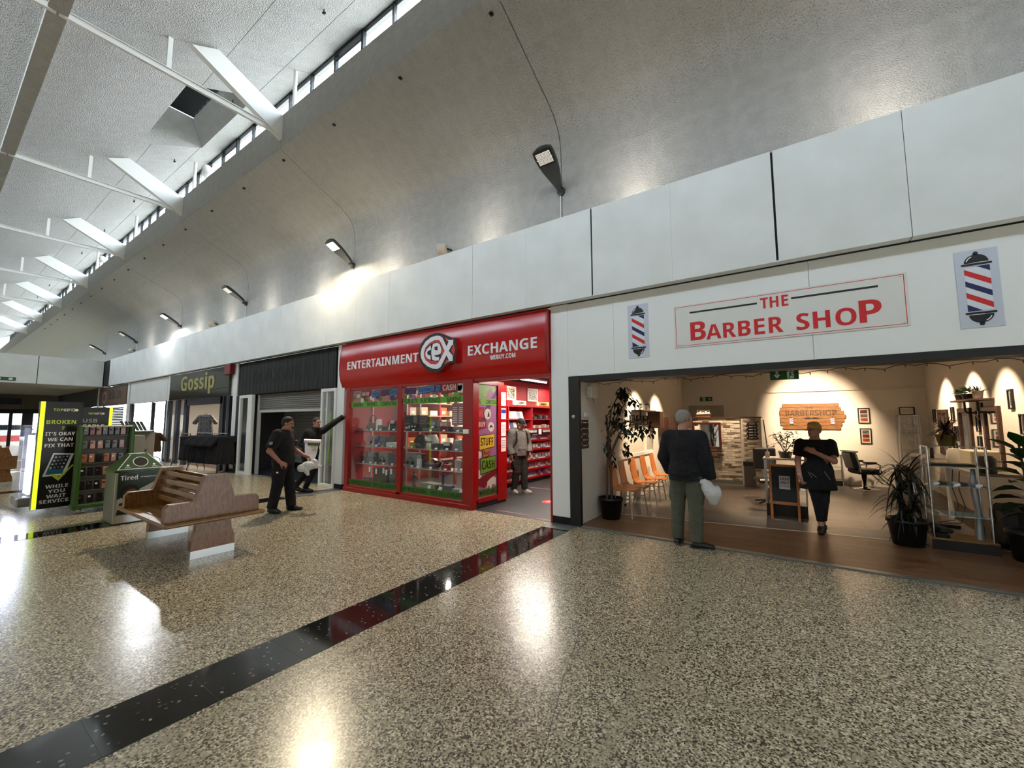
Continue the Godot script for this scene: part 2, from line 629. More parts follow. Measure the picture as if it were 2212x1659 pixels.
# ---------------------------------------------------------------- the hall: floor, stripes, fascia
func hall() -> void:
	var s := sb()
	# mall floor in three plates around the stripe beds is one slab; the stripe tiles sit flush in it
	span(s, V(-62, -0.3, -5.93), V(12, 0, 5))
	span(s, V(-62, -0.3, -5.93), V(-30.95, 0, -7.2))
	span(s, V(-27.2, -0.3, -5.93), V(-9.0, 0.0, -6.05))
	var fl := struct("floor", s, T.terrazzo)
	for x0 in [-3.08, -9.11, -15.1, -21.1, -27.1]:
		var n := 12 if x0 > -4.0 else 10
		for i in n:
			var z0: float = -0.637 - 0.4967 * (i - 2)
			if z0 < FZ + 0.02: continue
			var z1: float = maxf(z0 - 0.4937, FZ + 0.004)
			var t := sb()
			box(t, V(x0, 0.0008, (z0 + z1) / 2), V(0.455, 0.004, z0 - z1))
			obj("tile", t, T.black_granite, fl)
		var gr := sb()
		box(gr, V(x0, 0.0, -2.7), V(0.458, 0.0024, 6.42))
		obj("grout", gr, T.trim_grey, fl)
	# thin movement cracks in the terrazzo
	var ck := sb()
	for c in [[V(-1.6, 0, -0.1), V(-1.05, 0, -1.7), V(-1.35, 0, -2.6), V(-1.55, 0, -3.4), V(-1.7, 0, -4.6)]]:
		for i in c.size() - 1:
			var d: Vector3 = (c[i + 1] - c[i]).normalized()
			box(ck, (c[i] + c[i + 1]) / 2 + V(0, 0.0005, 0), V(0.003, 0.002, c[i].distance_to(c[i + 1])), Basis.looking_at(d))
	obj("crack", ck, T.seam_grey, fl)
	# opposite side and the hall's ends close the room (behind the camera)
	s = sb()
	span(s, V(-62, 0, 4.24), V(12, 5.2, 4.5))
	struct("wall_back", s, T.cream_wall)
	s = sb()
	span(s, V(12, 0, -6.4), V(12.3, 11, 5))
	struct("wall_right", s, T.cream_wall)
	# fascia of flat white panels above the shops
	var fa := snode("wall_fascia")
	var xs := []
	for i in range(-27, 12): xs.append(1.08 + 1.186 * i)
	for i in xs.size() - 1:
		var a: float = xs[i]
		var b: float = xs[i + 1]
		var wide: bool = absf(a + 2.474) < 0.2 or absf(a + 0.106) < 0.2
		if a < -30.9: continue
		var g0 := 0.024 if wide else (0.005 if i % 2 == 0 or absf(a - 1.08) < 0.2 else 0.0015)
		var t := sb()
		bbox(t, V((a + g0 + b) / 2, (SOF + TOPF) / 2, FF - 0.01), V(b - a - g0, TOPF - SOF, 0.02), 0.0015)
		obj("panel", t, T.panel_white, fa)
	s = sb()
	box(s, V(-9.4, (SOF + TOPF) / 2, FF - 0.028), V(43.0, TOPF - SOF - 0.012, 0.012))
	obj("backing", s, T.black_joint, fa)
	# soffit boards under the fascia
	for i in xs.size() - 1:
		if i % 3 != 0: continue
		var a: float = xs[i]
		var b: float = xs[mini(i + 3, xs.size() - 1)]
		if a < -30.9: continue
		s = sb()
		box(s, V((a + b) / 2, SOF + 0.012, FF - 0.075), V(b - a - 0.012, 0.024, 0.11))
		obj("soffit_board", s, T.panel_white, fa)
	s = sb()
	span(s, V(-31, SOF + 0.02, FF - 0.13), V(12, SOF + 0.06, FZ - 0.1))
	obj("soffit_backing", s, T.black_joint, fa)
	# closed box behind the fascia: the trough that hides the uplights
	s = sb()
	span(s, V(-31, SOF + 0.06, FZ + 0.05), V(12, TOPF - 0.28, -6.6))
	obj("trough", s, T.white_paint, fa)
	# turning fascia at the far end of the hall
	var f2 := snode("wall_left")
	var zs := [-5.74, -3.37, -0.98, 1.4, 4.24]
	for i in 4:
		var t := sb()
		bbox(t, V(-30.93, (SOF + TOPF) / 2, (zs[i] + zs[i + 1]) / 2), V(0.02, TOPF - SOF, zs[i + 1] - zs[i] - 0.03), 0.0015)
		obj("panel", t, T.panel_white, f2)
	s = sb()
	span(s, V(-31.2, SOF + 0.01, -5.8), V(-30.945, TOPF - 0.01, 4.24))
	obj("backing", s, T.black_joint, f2)

# ---------------------------------------------------------------- shell roof, beam, clerestory, upper roof
const SHELL := [[-4.24, 7.69], [-4.80, 7.43], [-5.28, 7.205], [-5.60, 7.06], [-5.80, 6.965], [-5.96, 6.86], [-6.07, 6.74], [-6.14, 6.60], [-6.18, 6.42], [-6.195, 6.2], [-6.20, 5.9], [-6.20, 4.55]]

func mz(z: float) -> float: return -1.68 - z

func roof_y(z: float) -> float: return 8.07 + 0.4696 * (-0.84 - z)

func roof() -> void:
	var shell := snode("ceiling")
	var up := snode("ceiling")
	var beams := snode("trim_1")
	for side in 2:
		for bay in range(-10, 3):
			var xa: float = XJ0 + BAY * bay
			var xb: float = minf(xa + BAY, 12.0)
			if xa > 11.0: continue
			# shell bay, with a joint of 14 mm to the next
			var s := sb()
			s.set_smooth_group(0)
			var mid := V((xa + xb) / 2, 6.2, -4.6 if side == 0 else mz(-4.6))
			var far := V((xa + xb) / 2, 3.0, -2.0 if side == 0 else mz(-2.0))
			for i in SHELL.size() - 1:
				var za: float = SHELL[i][0] if side == 0 else mz(SHELL[i][0])
				var zb: float = SHELL[i + 1][0] if side == 0 else mz(SHELL[i + 1][0])
				var m0 := V(mid.x, (SHELL[i][1] + SHELL[i + 1][1]) / 2, (za + zb) / 2)
				face(s, [V(xa + 0.007, SHELL[i][1], za), V(xb - 0.007, SHELL[i][1], za), V(xb - 0.007, SHELL[i + 1][1], zb), V(xa + 0.007, SHELL[i + 1][1], zb)], m0 * 2 - far)
			s.set_smooth_group(-1)
			for xe in [xa + 0.007, xb - 0.007]:
				for i in SHELL.size() - 1:
					var za: float = SHELL[i][0] if side == 0 else mz(SHELL[i][0])
					var zb: float = SHELL[i + 1][0] if side == 0 else mz(SHELL[i + 1][0])
					var o := -0.06 if side == 0 else 0.06
					face(s, [V(xe, SHELL[i][1], za), V(xe, SHELL[i + 1][1], zb), V(xe, SHELL[i + 1][1] + 0.06, zb + o), V(xe, SHELL[i][1] + 0.06, za + o)], V(mid.x, SHELL[i][1], za))
			obj("shell_panel", s, T.roughcast, shell)
			# beam face and flat ledge behind it
			s = sb()
			var z0 := -4.24 if side == 0 else mz(-4.24)
			var z1 := -4.95 if side == 0 else mz(-4.95)
			span(s, V(xa + 0.006, 7.69, z0), V(xb - 0.006, 8.48, (z0 + z1) / 2))
			span(s, V(xa + 0.006, 8.0, (z0 + z1) / 2), V(xb - 0.006, 8.48, z1))
			obj("beam", s, T.roughcast, beams)
			# window band of the bay
			if side == 0 or bay % 1 == 0:
				var w := snode("window_%d" % (bay + 11 + side * 20))
				var zw := -4.9 if side == 0 else mz(-4.9)
				var nm := 6
				for k in nm:
					var x0: float = xa + BAY * k / nm
					if x0 + 1.0 > 12.0: continue
					s = sb()
					span(s, V(x0 + 0.025, 8.53, zw - 0.003), V(x0 + 0.975, 9.92, zw + 0.003))
					obj("pane", s, T.pane, w)
					s = sb()
					var fat := 0.035 if k == 1 or k == 2 else 0.02
					span(s, V(x0 - fat, 8.48, zw - 0.04), V(x0 + fat, 9.97, zw + 0.04))
					obj("mullion", s, T.dark_metal, w)
					if k == 1:
						s = sb()
						for hh in [8.75, 9.0, 9.25, 9.5, 9.75]: span(s, V(x0, hh - 0.01, zw + 0.01), V(x0 + 1.0, hh + 0.01, zw + 0.03))
						span(s, V(x0, 9.86, zw - 0.05), V(x0 + 1.0, 9.98, zw + 0.05))
						obj("vent_bar", s, T.dark_metal, w)
				s = sb()
				span(s, V(xa, 9.92, zw - 0.03), V(xb, 9.99, zw + 0.03))
				span(s, V(xa, 8.48, zw - 0.03), V(xb, 8.53, zw + 0.03))
				obj("window_frame", s, T.dark_metal, w)
			# upper roof slope of the bay, in two strips with a joint at z = -4.25
			var hatch: bool = side == 0 and bay == -2
			var strips := [[-0.84, -3.17], [-3.18, -4.25], [-4.262, -5.1]]
			for st in strips:
				s = sb()
				var parts := [[xa + 0.006, xb - 0.006, st[0], st[1]]]
				if hatch and st[0] > -4.0:
					parts = [[xa + 0.006, -14.11, st[0], st[1]], [-10.73, xb - 0.006, st[0], st[1]]]
					if st[0] > -3.0: parts.append([-14.11, -10.73, st[0], -2.93])
				if hatch and st[0] < -4.2:
					parts = [[xa + 0.006, -14.11, st[0], st[1]], [-10.73, xb - 0.006, st[0], st[1]], [-14.11, -10.73, -4.30, st[1]]]
				for p in parts:
					var A := func(x: float, z: float, h: float) -> Vector3: return V(x, roof_y(z) + h, z if side == 0 else mz(z))
					var v := [A.call(p[0], p[2], 0.0), A.call(p[1], p[2], 0.0), A.call(p[1], p[3], 0.0), A.call(p[0], p[3], 0.0), A.call(p[0], p[2], 0.16), A.call(p[1], p[2], 0.16), A.call(p[1], p[3], 0.16), A.call(p[0], p[3], 0.16)]
					var c: Vector3 = (v[0] + v[6]) / 2
					for q in [[0, 1, 2, 3], [4, 5, 6, 7], [0, 1, 5, 4], [2, 3, 7, 6], [0, 3, 7, 4], [1, 2, 6, 5]]:
						face(s, [v[q[0]], v[q[1]], v[q[2]], v[q[3]]], c)
				obj("roof_panel", s, T.roughcast, up)
			# raking strut, tie rod and props at the joint
			if xa > -50.0:
				var t := snode("trim_2") if false else beams
				s = sb()
				var poly := pv([-2.53, 8.80, -2.96, 9.03, -4.24, 8.44, -4.24, 7.90, -3.93, 8.06])
				if side == 1:
					var pp := PackedVector2Array()
					for q in poly: pp.append(Vector2(mz(q.x), q.y))
					poly = pp
				prism(s, poly, 0.13, Transform3D(Basis(V(0, 0, 1), V(0, 1, 0), V(1, 0, 0)), V(xa - 0.065, 0, 0)))
				obj("strut", s, T.white_paint, t)
				s = sb()
				var zz := func(z: float) -> float: return z if side == 0 else mz(z)
				tube(s, [V(xa, 8.49, zz.call(-4.5)), V(xa, 9.75, zz.call(-4.5))], 0.045)
				obj("prop", s, T.white_paint, t)
				s = sb()
				box(s, V(xa, 8.4, zz.call(-2.22)), V(0.06, 0.62, 0.07))
				obj("prop", s, T.white_paint, t)
				s = sb()
				box(s, V(xa, 8.03, zz.call(-2.58)), V(0.055, 0.1, 3.45))
				box(s, V(xa, 8.085, zz.call(-2.58)), V(0.11, 0.012, 3.45))
				obj("tie_rod", s, T.white_paint, t)
	# dark backing seen through the shell joints and weather cover above them
	var s := sb()
	for side in 2:
		for i in SHELL.size() - 1:
			var o := -0.06 if side == 0 else 0.06
			var za: float = (SHELL[i][0] if side == 0 else mz(SHELL[i][0])) + o
			var zb: float = (SHELL[i + 1][0] if side == 0 else mz(SHELL[i + 1][0])) + o
			face(s, [V(-64, SHELL[i][1] + 0.06, za), V(12, SHELL[i][1] + 0.06, za), V(12, SHELL[i + 1][1] + 0.06, zb), V(-64, SHELL[i + 1][1] + 0.06, zb)], V(-20, 20, -20 if side == 0 else 20))
	obj("joint_backing", s, T.seam_grey, shell)
	s = sb()
	span(s, V(-64, 8.0, -0.95), V(12, 8.3, -0.73))
	obj("valley_beam", s, T.roughcast, up)
	# roof hatch: tapering shaft with a dark louvred top
	var h := [V(-14.11, roof_y(-2.93), -2.93), V(-10.73, roof_y(-2.93), -2.93), V(-10.73, roof_y(-4.3), -4.3), V(-14.11, roof_y(-4.3), -4.3)]
	var hb := [V(-13.75, 10.25, -3.1), V(-11.4, 10.25, -3.1), V(-11.4, 10.25, -3.95), V(-13.75, 10.25, -3.95)]
	s = sb()
	var mid := V(-12.5, 9.8, -3.6)
	for i in 4:
		var j := (i + 1) % 4
		var outw: Vector3 = (h[i] + hb[j]) / 2
		face(s, [h[i], h[j], hb[j], hb[i]], outw * 2 - mid)
	obj("hatch_shaft", s, T.roughcast, up)
	for i in 9:
		s = sb()
		box(s, V(-13.6 + i * 0.27, 10.28, -3.52), V(0.25, 0.015, 0.95), Basis(Vector3.BACK, 0.25))
		obj("louvre", s, T.dark_metal, up)
	s = sb()
	box(s, V(-12.6, 10.4, -3.5), V(2.6, 0.04, 1.2))
	obj("hatch_cap", s, T.black_joint, up)
	# far gable
	s = sb()
	span(s, V(-64, 0, -7), V(-63.6, 11, 6))
	struct("wall_left", s, T.cream_wall)
	# small clips on the shell and the roof
	var k := 0
	for x in range(-40, 3, 1):
		if posmod(x, 2) == 0: continue
		var c := sb()
		var y := 7.69
		tube(c, [V(x - 0.4, y - 0.02, -4.42), V(x - 0.4, y - 0.13, -4.42), V(x - 0.36, y - 0.15, -4.40)], 0.012, 6)
		box(c, V(x - 0.4, y - 0.10, -4.42), V(0.05, 0.02, 0.06))
		tag(obj("roof_hook", c, T.dark_metal), "small dark metal hook under the long beam of the roof", "hook", "hooks along the roof beam")
		if k % 2 == 0:
			c = sb()
			var yr := roof_y(-3.95)
			tube(c, [V(x - 0.1, yr + 0.03, -3.95), V(x - 0.1, yr - 0.1, -3.95), V(x - 0.03, yr - 0.13, -3.93)], 0.012, 6)
			box(c, V(x - 0.1, yr - 0.07, -3.95), V(0.06, 0.02, 0.05))
			tag(obj("roof_hook", c, T.dark_metal), "small dark metal hook on the sloping upper roof by the high windows", "hook", "hooks on the upper roof")
		k += 1

# ---------------------------------------------------------------- lamps on the shell wall, uplights, speakers
func lamp_head(on: int) -> Node3D:
	# street-lamp style LED head; local: wall at z = 0, the lamp leans out along +z and up
	var where: Array = ["nearest above the barber sign, its panel of white cells unlit", "nearest to the red shop sign, glowing warm white", "between the two glowing ones, unlit", "second from the far end fascia, glowing cool white", "over the shop at the far corner, unlit", "beyond the turning fascia, half hidden by it"]
	var t := thing("wall_lamp", "dark grey street style lamp on the roof wall, " + where[on], "lamp", V(-3.2 - 6.03 * on, 5.62, -6.2), 0.0, "wall lamps in a row")
	var s := sb()
	tube(s, [V(0, 0, 0), V(0, 0, 0.05)], 0.075, 14)
	tube(s, [V(0, 0.0, 0.04), V(0, 0.02, 0.13)], 0.045, 10)
	obj("bracket", s, T.lamp_grey, t)
	# spine: tapering paddle shape
	var B := Basis(V(1, 0, 0), V(0, cos(0.5), sin(0.5)), V(0, -sin(0.5), cos(0.5)))
	B = Basis(Vector3.RIGHT, -0.52)
	var X := Transform3D(B, V(0, 0.03, 0.1))
	s = sb()
	var outl := pv([-0.055, 0.0, 0.055, 0.0, 0.10, 0.16, 0.145, 0.32, 0.17, 0.45, 0.18, 0.62, 0.165, 0.70, 0.08, 0.735, 0.0, 0.745, -0.08, 0.735, -0.165, 0.70, -0.18, 0.62, -0.17, 0.45, -0.145, 0.32, -0.10, 0.16])
	# outline lies in local x and forward (z): map y of the outline to +z, thickness upward
	var P := Transform3D(X.basis * Basis(V(1, 0, 0), V(0, 0, 1), V(0, 1, 0)), X.origin)
	prism(s, outl, 0.055, P)
	var inner := PackedVector2Array()
	for q in outl: inner.append(Vector2(q.x * 0.8, 0.05 + q.y * 0.86))
	prism(s, inner, 0.03, Transform3D(P.basis, P * V(0, 0, 0.055)))
	obj("housing", s, T.lamp_grey, t)
	s = sb()
	box(s, X * V(0, -0.004, 0.565), V(0.30, 0.012, 0.25), X.basis)
	obj("bezel", s, T.black_plastic, t)
	var lit: Material = glow("led_warm", col(1.0, 0.90, 0.70), 14.0) if on == 1 else (glow("led_cool", col(0.98, 0.99, 1.0), 14.0) if on == 3 else glow("led_off", col(0.9, 0.88, 0.84), 0.25))
	if on == 0:
		for r in 2:
			for c in 4:
				s = sb()
				box(s, X * V(-0.099 + 0.066 * c, -0.012, 0.515 + 0.105 * r), V(0.058, 0.006, 0.085), X.basis)
				var cell := obj("led_cell", s, lit, t)
				s = sb()
				for q in 4: box(s, X * V(-0.099 + 0.066 * c, -0.0155, 0.487 + 0.105 * r + 0.0185 * q), V(0.04, 0.003, 0.007), X.basis)
				obj("lens_row", s, T.lamp_grey, cell)
		s = sb()
		box(s, X * V(0, -0.017, 0.567), V(0.29, 0.008, 0.014), X.basis)
		obj("rail", s, T.white_paint, t)
	else:
		s = sb()
		box(s, X * V(0, -0.012, 0.565), V(0.27, 0.006, 0.21), X.basis)
		obj("led_panel", s, lit, t)
	s = sb()
	tube(s, [V(-0.01, -0.07, 0.02), V(-0.012, -0.9, 0.02)], 0.008, 6)
	obj("cable", s, T.white_paint, t)
	if on == 1 or on == 3:
		area("lamp_light", X * V(0, -0.03, 0.565), X.basis * V(0, -1, 0), Vector2(0.27, 0.21), col(1.0, 0.93, 0.80) if on == 1 else col(0.97, 0.99, 1.0), 14.0, t)
	return t

func lamps() -> void:
	for i in 6: lamp_head(i)
	# linear uplights hidden in the trough behind the fascia
	var tubem := glow("uplight", col(1.0, 0.96, 0.88), 3.0)
	var spans := []
	for k in 13: spans.append([11.0 - 2.9 * k, 11.0 - 2.9 * k - 2.6])
	for sp in spans:
		if sp[0] < -30.0: continue
		var t := sb()
		box(t, V((sp[0] + sp[1]) / 2, 4.66, -6.02), V(sp[0] - sp[1], 0.04, 0.06))
		var o := tag(obj("uplight_batten", t, T.white_paint), "slim white uplight lying in the trough behind the white fascia", "light", "uplights behind the fascia") as Node3D
		t = sb()
		box(t, V((sp[0] + sp[1]) / 2, 4.685, -6.02), V(sp[0] - sp[1] - 0.04, 0.012, 0.04))
		obj("diffuser", t, tubem, o)
		area("uplight_light", V((sp[0] + sp[1]) / 2, 4.72, -6.06), V(0, 0.7, -1), Vector2(0.04, sp[0] - sp[1] - 0.04), col(1.0, 0.96, 0.90), 0.6, o)
	# round speakers
	var pos := [[-5.93, 5.2, -6.05, "beside the nearest lamps, over the red shop sign"], [-17.6, 5.22, -6.05, "between two lamps above the closed shop"], [-27.5, 5.2, -6.05, "far off near the turning corner of the fascia"]]
	for p in pos:
		var t := thing("loudspeaker", "small cream drum loudspeaker on the shell wall, " + p[3], "speaker", V(p[0], p[1], p[2]), -1.15, "drum loudspeakers")
		var s := sb()
		lathe(s, [Vector2(0, 0.11), Vector2(0.105, 0.10), Vector2(0.115, 0.08), Vector2(0.115, -0.08), Vector2(0.09, -0.1), Vector2(0, -0.1)], Vector3.ZERO, 18, Basis(Vector3.RIGHT, PI / 2))
		obj("drum", s, mt("speaker_cream", col(0.74, 0.70, 0.64), 0.5), t)
		s = sb()
		lathe(s, [Vector2(0, 0.113), Vector2(0.09, 0.113), Vector2(0.09, 0.10)], Vector3.ZERO, 18, Basis(Vector3.RIGHT, PI / 2), false)
		obj("grille", s, mt("grille_grey", col(0.42, 0.42, 0.40), 0.7), t)
		s = sb()
		tube(s, [V(0, 0, -0.1), V(-0.05, -0.02, -0.19)], 0.02, 8)
		obj("bracket", s, T.dark_metal, t)
	# cylinder floodlight standing on the beam by the high windows
	for p in [[-13.95, 8.95, -4.42], [-25.6, 8.95, -4.42]]:
		var t := thing("beam_projector", "white cylinder spotlight on the long beam, " + ("by the nearer strut" if p[0] > -20.0 else "far along under the windows"), "spotlight", V(p[0], p[1], p[2]), 1.2, "spotlights on the beam")
		var s := sb()
		lathe(s, [Vector2(0, 0.22), Vector2(0.11, 0.22), Vector2(0.12, 0.2), Vector2(0.12, -0.2), Vector2(0.09, -0.23), Vector2(0, -0.23)], Vector3.ZERO, 18, Basis(Vector3.RIGHT, PI / 2))
		obj("drum", s, T.white_paint, t)
		s = sb()
		tube(s, [V(-0.12, 0, 0), V(-0.13, -0.3, 0), V(-0.1, -0.47, 0)], 0.014, 6)
		tube(s, [V(0.12, 0, 0), V(0.13, -0.3, 0), V(0.1, -0.47, 0)], 0.014, 6)
		obj("yoke", s, T.white_paint, t)

# ---------------------------------------------------------------- plants
func leaf_mesh(l: float, w: float, bend := 0.2) -> ArrayMesh:
	# flat blade along +z, thin but with two faces and a fold at the midrib
	var s := sb()
	var n := 4
	var L := []
	var R := []
	var M := []
	for i in n + 1:
		var t := float(i) / n
		var ww := w * 0.5 * sin(PI * pow(t, 0.75)) if i > 0 and i < n else 0.0
		var y := -bend * l * t * t
		M.append(V(0, y, l * t))
		L.append(V(-ww, y + ww * 0.35, l * t))
		R.append(V(ww, y + ww * 0.35, l * t))
	var c := V(0, -5, l * 0.5)
	for i in n:
		face(s, [M[i], L[i], L[i + 1], M[i + 1]] if i > 0 and i < n - 1 else ([M[i], L[i + 1], M[i + 1]] if i == 0 else [M[i], L[i], M[i + 1]]), c)
		face(s, [M[i], R[i], R[i + 1], M[i + 1]] if i > 0 and i < n - 1 else ([M[i], R[i + 1], M[i + 1]] if i == 0 else [M[i], R[i], M[i + 1]]), c)
	return done(s)

func strap_mesh(l: float, w: float, droop: float) -> ArrayMesh:
	var s := sb()
	var n := 5
	var p := []
	for i in n + 1:
		var t := float(i) / n
		p.append([V(0, -droop * l * t * t, l * t * (1.0 - 0.3 * droop * t)), w * 0.5 * (1.0 - pow(t, 2.5)) * (0.7 + 0.3 * minf(1.0, t * 4.0))])
	for i in n:
		var a: Vector3 = p[i][0]
		var b: Vector3 = p[i + 1][0]
		var u := V(p[i][1], 0, 0)
		var v := V(maxf(p[i + 1][1], 0.0006), 0, 0)
		face(s, [a - u, a + u, b + v, b - v], a - V(0, 3, 0))
	return done(s)

func leafmat(key: String, c: Color, rough := 0.4) -> StandardMaterial3D:
	var m := mt(key, c, rough)
	m.backlight_enabled = true
	m.backlight = c.darkened(0.3)
	return m

func aim(d: Vector3, roll := 0.0) -> Basis:
	var up := Vector3.UP if absf(d.normalized().y) < 0.95 else Vector3.RIGHT
	return Basis.looking_at(-d, up) * Basis(Vector3.BACK, roll)

func pot(parent: Node, c: Vector3, r: float, h: float, m: Material, called := "pot") -> void:
	var s := sb()
	lathe(s, [Vector2(0, 0), Vector2(r * 0.72, 0), Vector2(r * 0.75, 0.012), Vector2(r * 0.93, h * 0.86), Vector2(r, h * 0.87), Vector2(r, h), Vector2(r * 0.94, h), Vector2(r * 0.9, h * 0.88), Vector2(0, h * 0.88)], c, 24)
	obj(called, s, m, parent)
	s = sb()
	lathe(s, [Vector2(0, h * 0.895), Vector2(r * 0.89, h * 0.89)], c, 18)
	obj("soil", s, mt("soil", col(0.10, 0.075, 0.055), 0.95), parent)

func blob_leaves(t: Node3D, pts: Array, meshes: Array, mats: Array, down: float) -> void:
	for p in pts:
		var a := rng.randf() * TAU
		var d := V(cos(a), -down + rng.randf_range(-0.4, 0.4), sin(a)).normalized()
		var o := obj("leaf", meshes[rng.randi() % meshes.size()], mats[rng.randi() % mats.size()], t)
		o.transform = Transform3D(aim(d, rng.randf_range(-0.6, 0.6)), p)

func small_plant(called: String, label: String, at0: Vector3, r: float, h: float, potm: Material, spiky: bool, grp := "") -> void:
	var t := thing(called, label, "plant", at0, 0.0, grp)
	pot(t, Vector3.ZERO, r, h, potm)
	var mats := [leafmat("leaf_small", col(0.06, 0.13, 0.04)), leafmat("leaf_small2", col(0.10, 0.19, 0.06))]
	var ms := [strap_mesh(r * 2.0, 0.012, 0.25), strap_mesh(r * 1.5, 0.014, 0.05)] if spiky else [leaf_mesh(0.07, 0.045), leaf_mesh(0.055, 0.04)]
	for i in (34 if spiky else 46):
		var a := rng.randf() * TAU
		var e := rng.randf_range(0.3, 1.4)
		var d := V(cos(a) * cos(e), sin(e), sin(a) * cos(e))
		var o := obj("leaf", ms[i % 2], mats[i % 2], t)
		var p := V(0, h * 0.9, 0) + (V(cos(a), 0, sin(a)) * r * 0.3 if spiky else d * V(r * 1.3, r * 1.1, r * 1.3) * rng.randf_range(0.5, 1.0))
		o.transform = Transform3D(aim(d, rng.randf_range(-0.5, 0.5)), p)

func frame_on_wall(label: String, c: Vector3, w: float, h: float, turn: float, inner: Array, grp := "", cat := "picture", fm: Material = null) -> void:
	var t := thing("picture_frame", label, cat, c, turn, grp)
	if fm == null: fm = T.black_frame
	var s := sb()
	var b := 0.022
	for q in [[0.0, h / 2 - b / 2, w, b], [0.0, -h / 2 + b / 2, w, b], [-w / 2 + b / 2, 0.0, b, h - 2 * b], [w / 2 - b / 2, 0.0, b, h - 2 * b]]: box(s, V(q[0], q[1], 0.014), V(q[2], q[3], 0.028))
	obj("frame", s, fm, t)
	s = sb()
	box(s, V(0, 0, 0.006), V(w - 2 * b, h - 2 * b, 0.01))
	obj("mount", s, mt("mount_card", col(0.80, 0.77, 0.70), 0.7), t)
	for i in inner.size():
		s = sb()
		var hh := (h - 2 * b - 0.04) / inner.size()
		box(s, V(0, h / 2 - b - 0.02 - hh * (i + 0.5), 0.012), V(w - 2 * b - 0.05, hh - 0.014, 0.003))
		obj("print", s, inner[i], t)

func print_mat(key: String, a: Color, b: Color, c: Color, fr := 0.02) -> StandardMaterial3D:
	var m := mt(key, Color.WHITE, 0.5)
	m.albedo_texture = noise_tex(FastNoiseLite.TYPE_SIMPLEX, fr, ramp([[0.0, a], [0.42, a], [0.5, b], [0.58, c], [1.0, c]]), 128, key.hash() % 999, 3)
	m.uv1_triplanar = true
	m.uv1_scale = V(2, 5, 2)
	return m

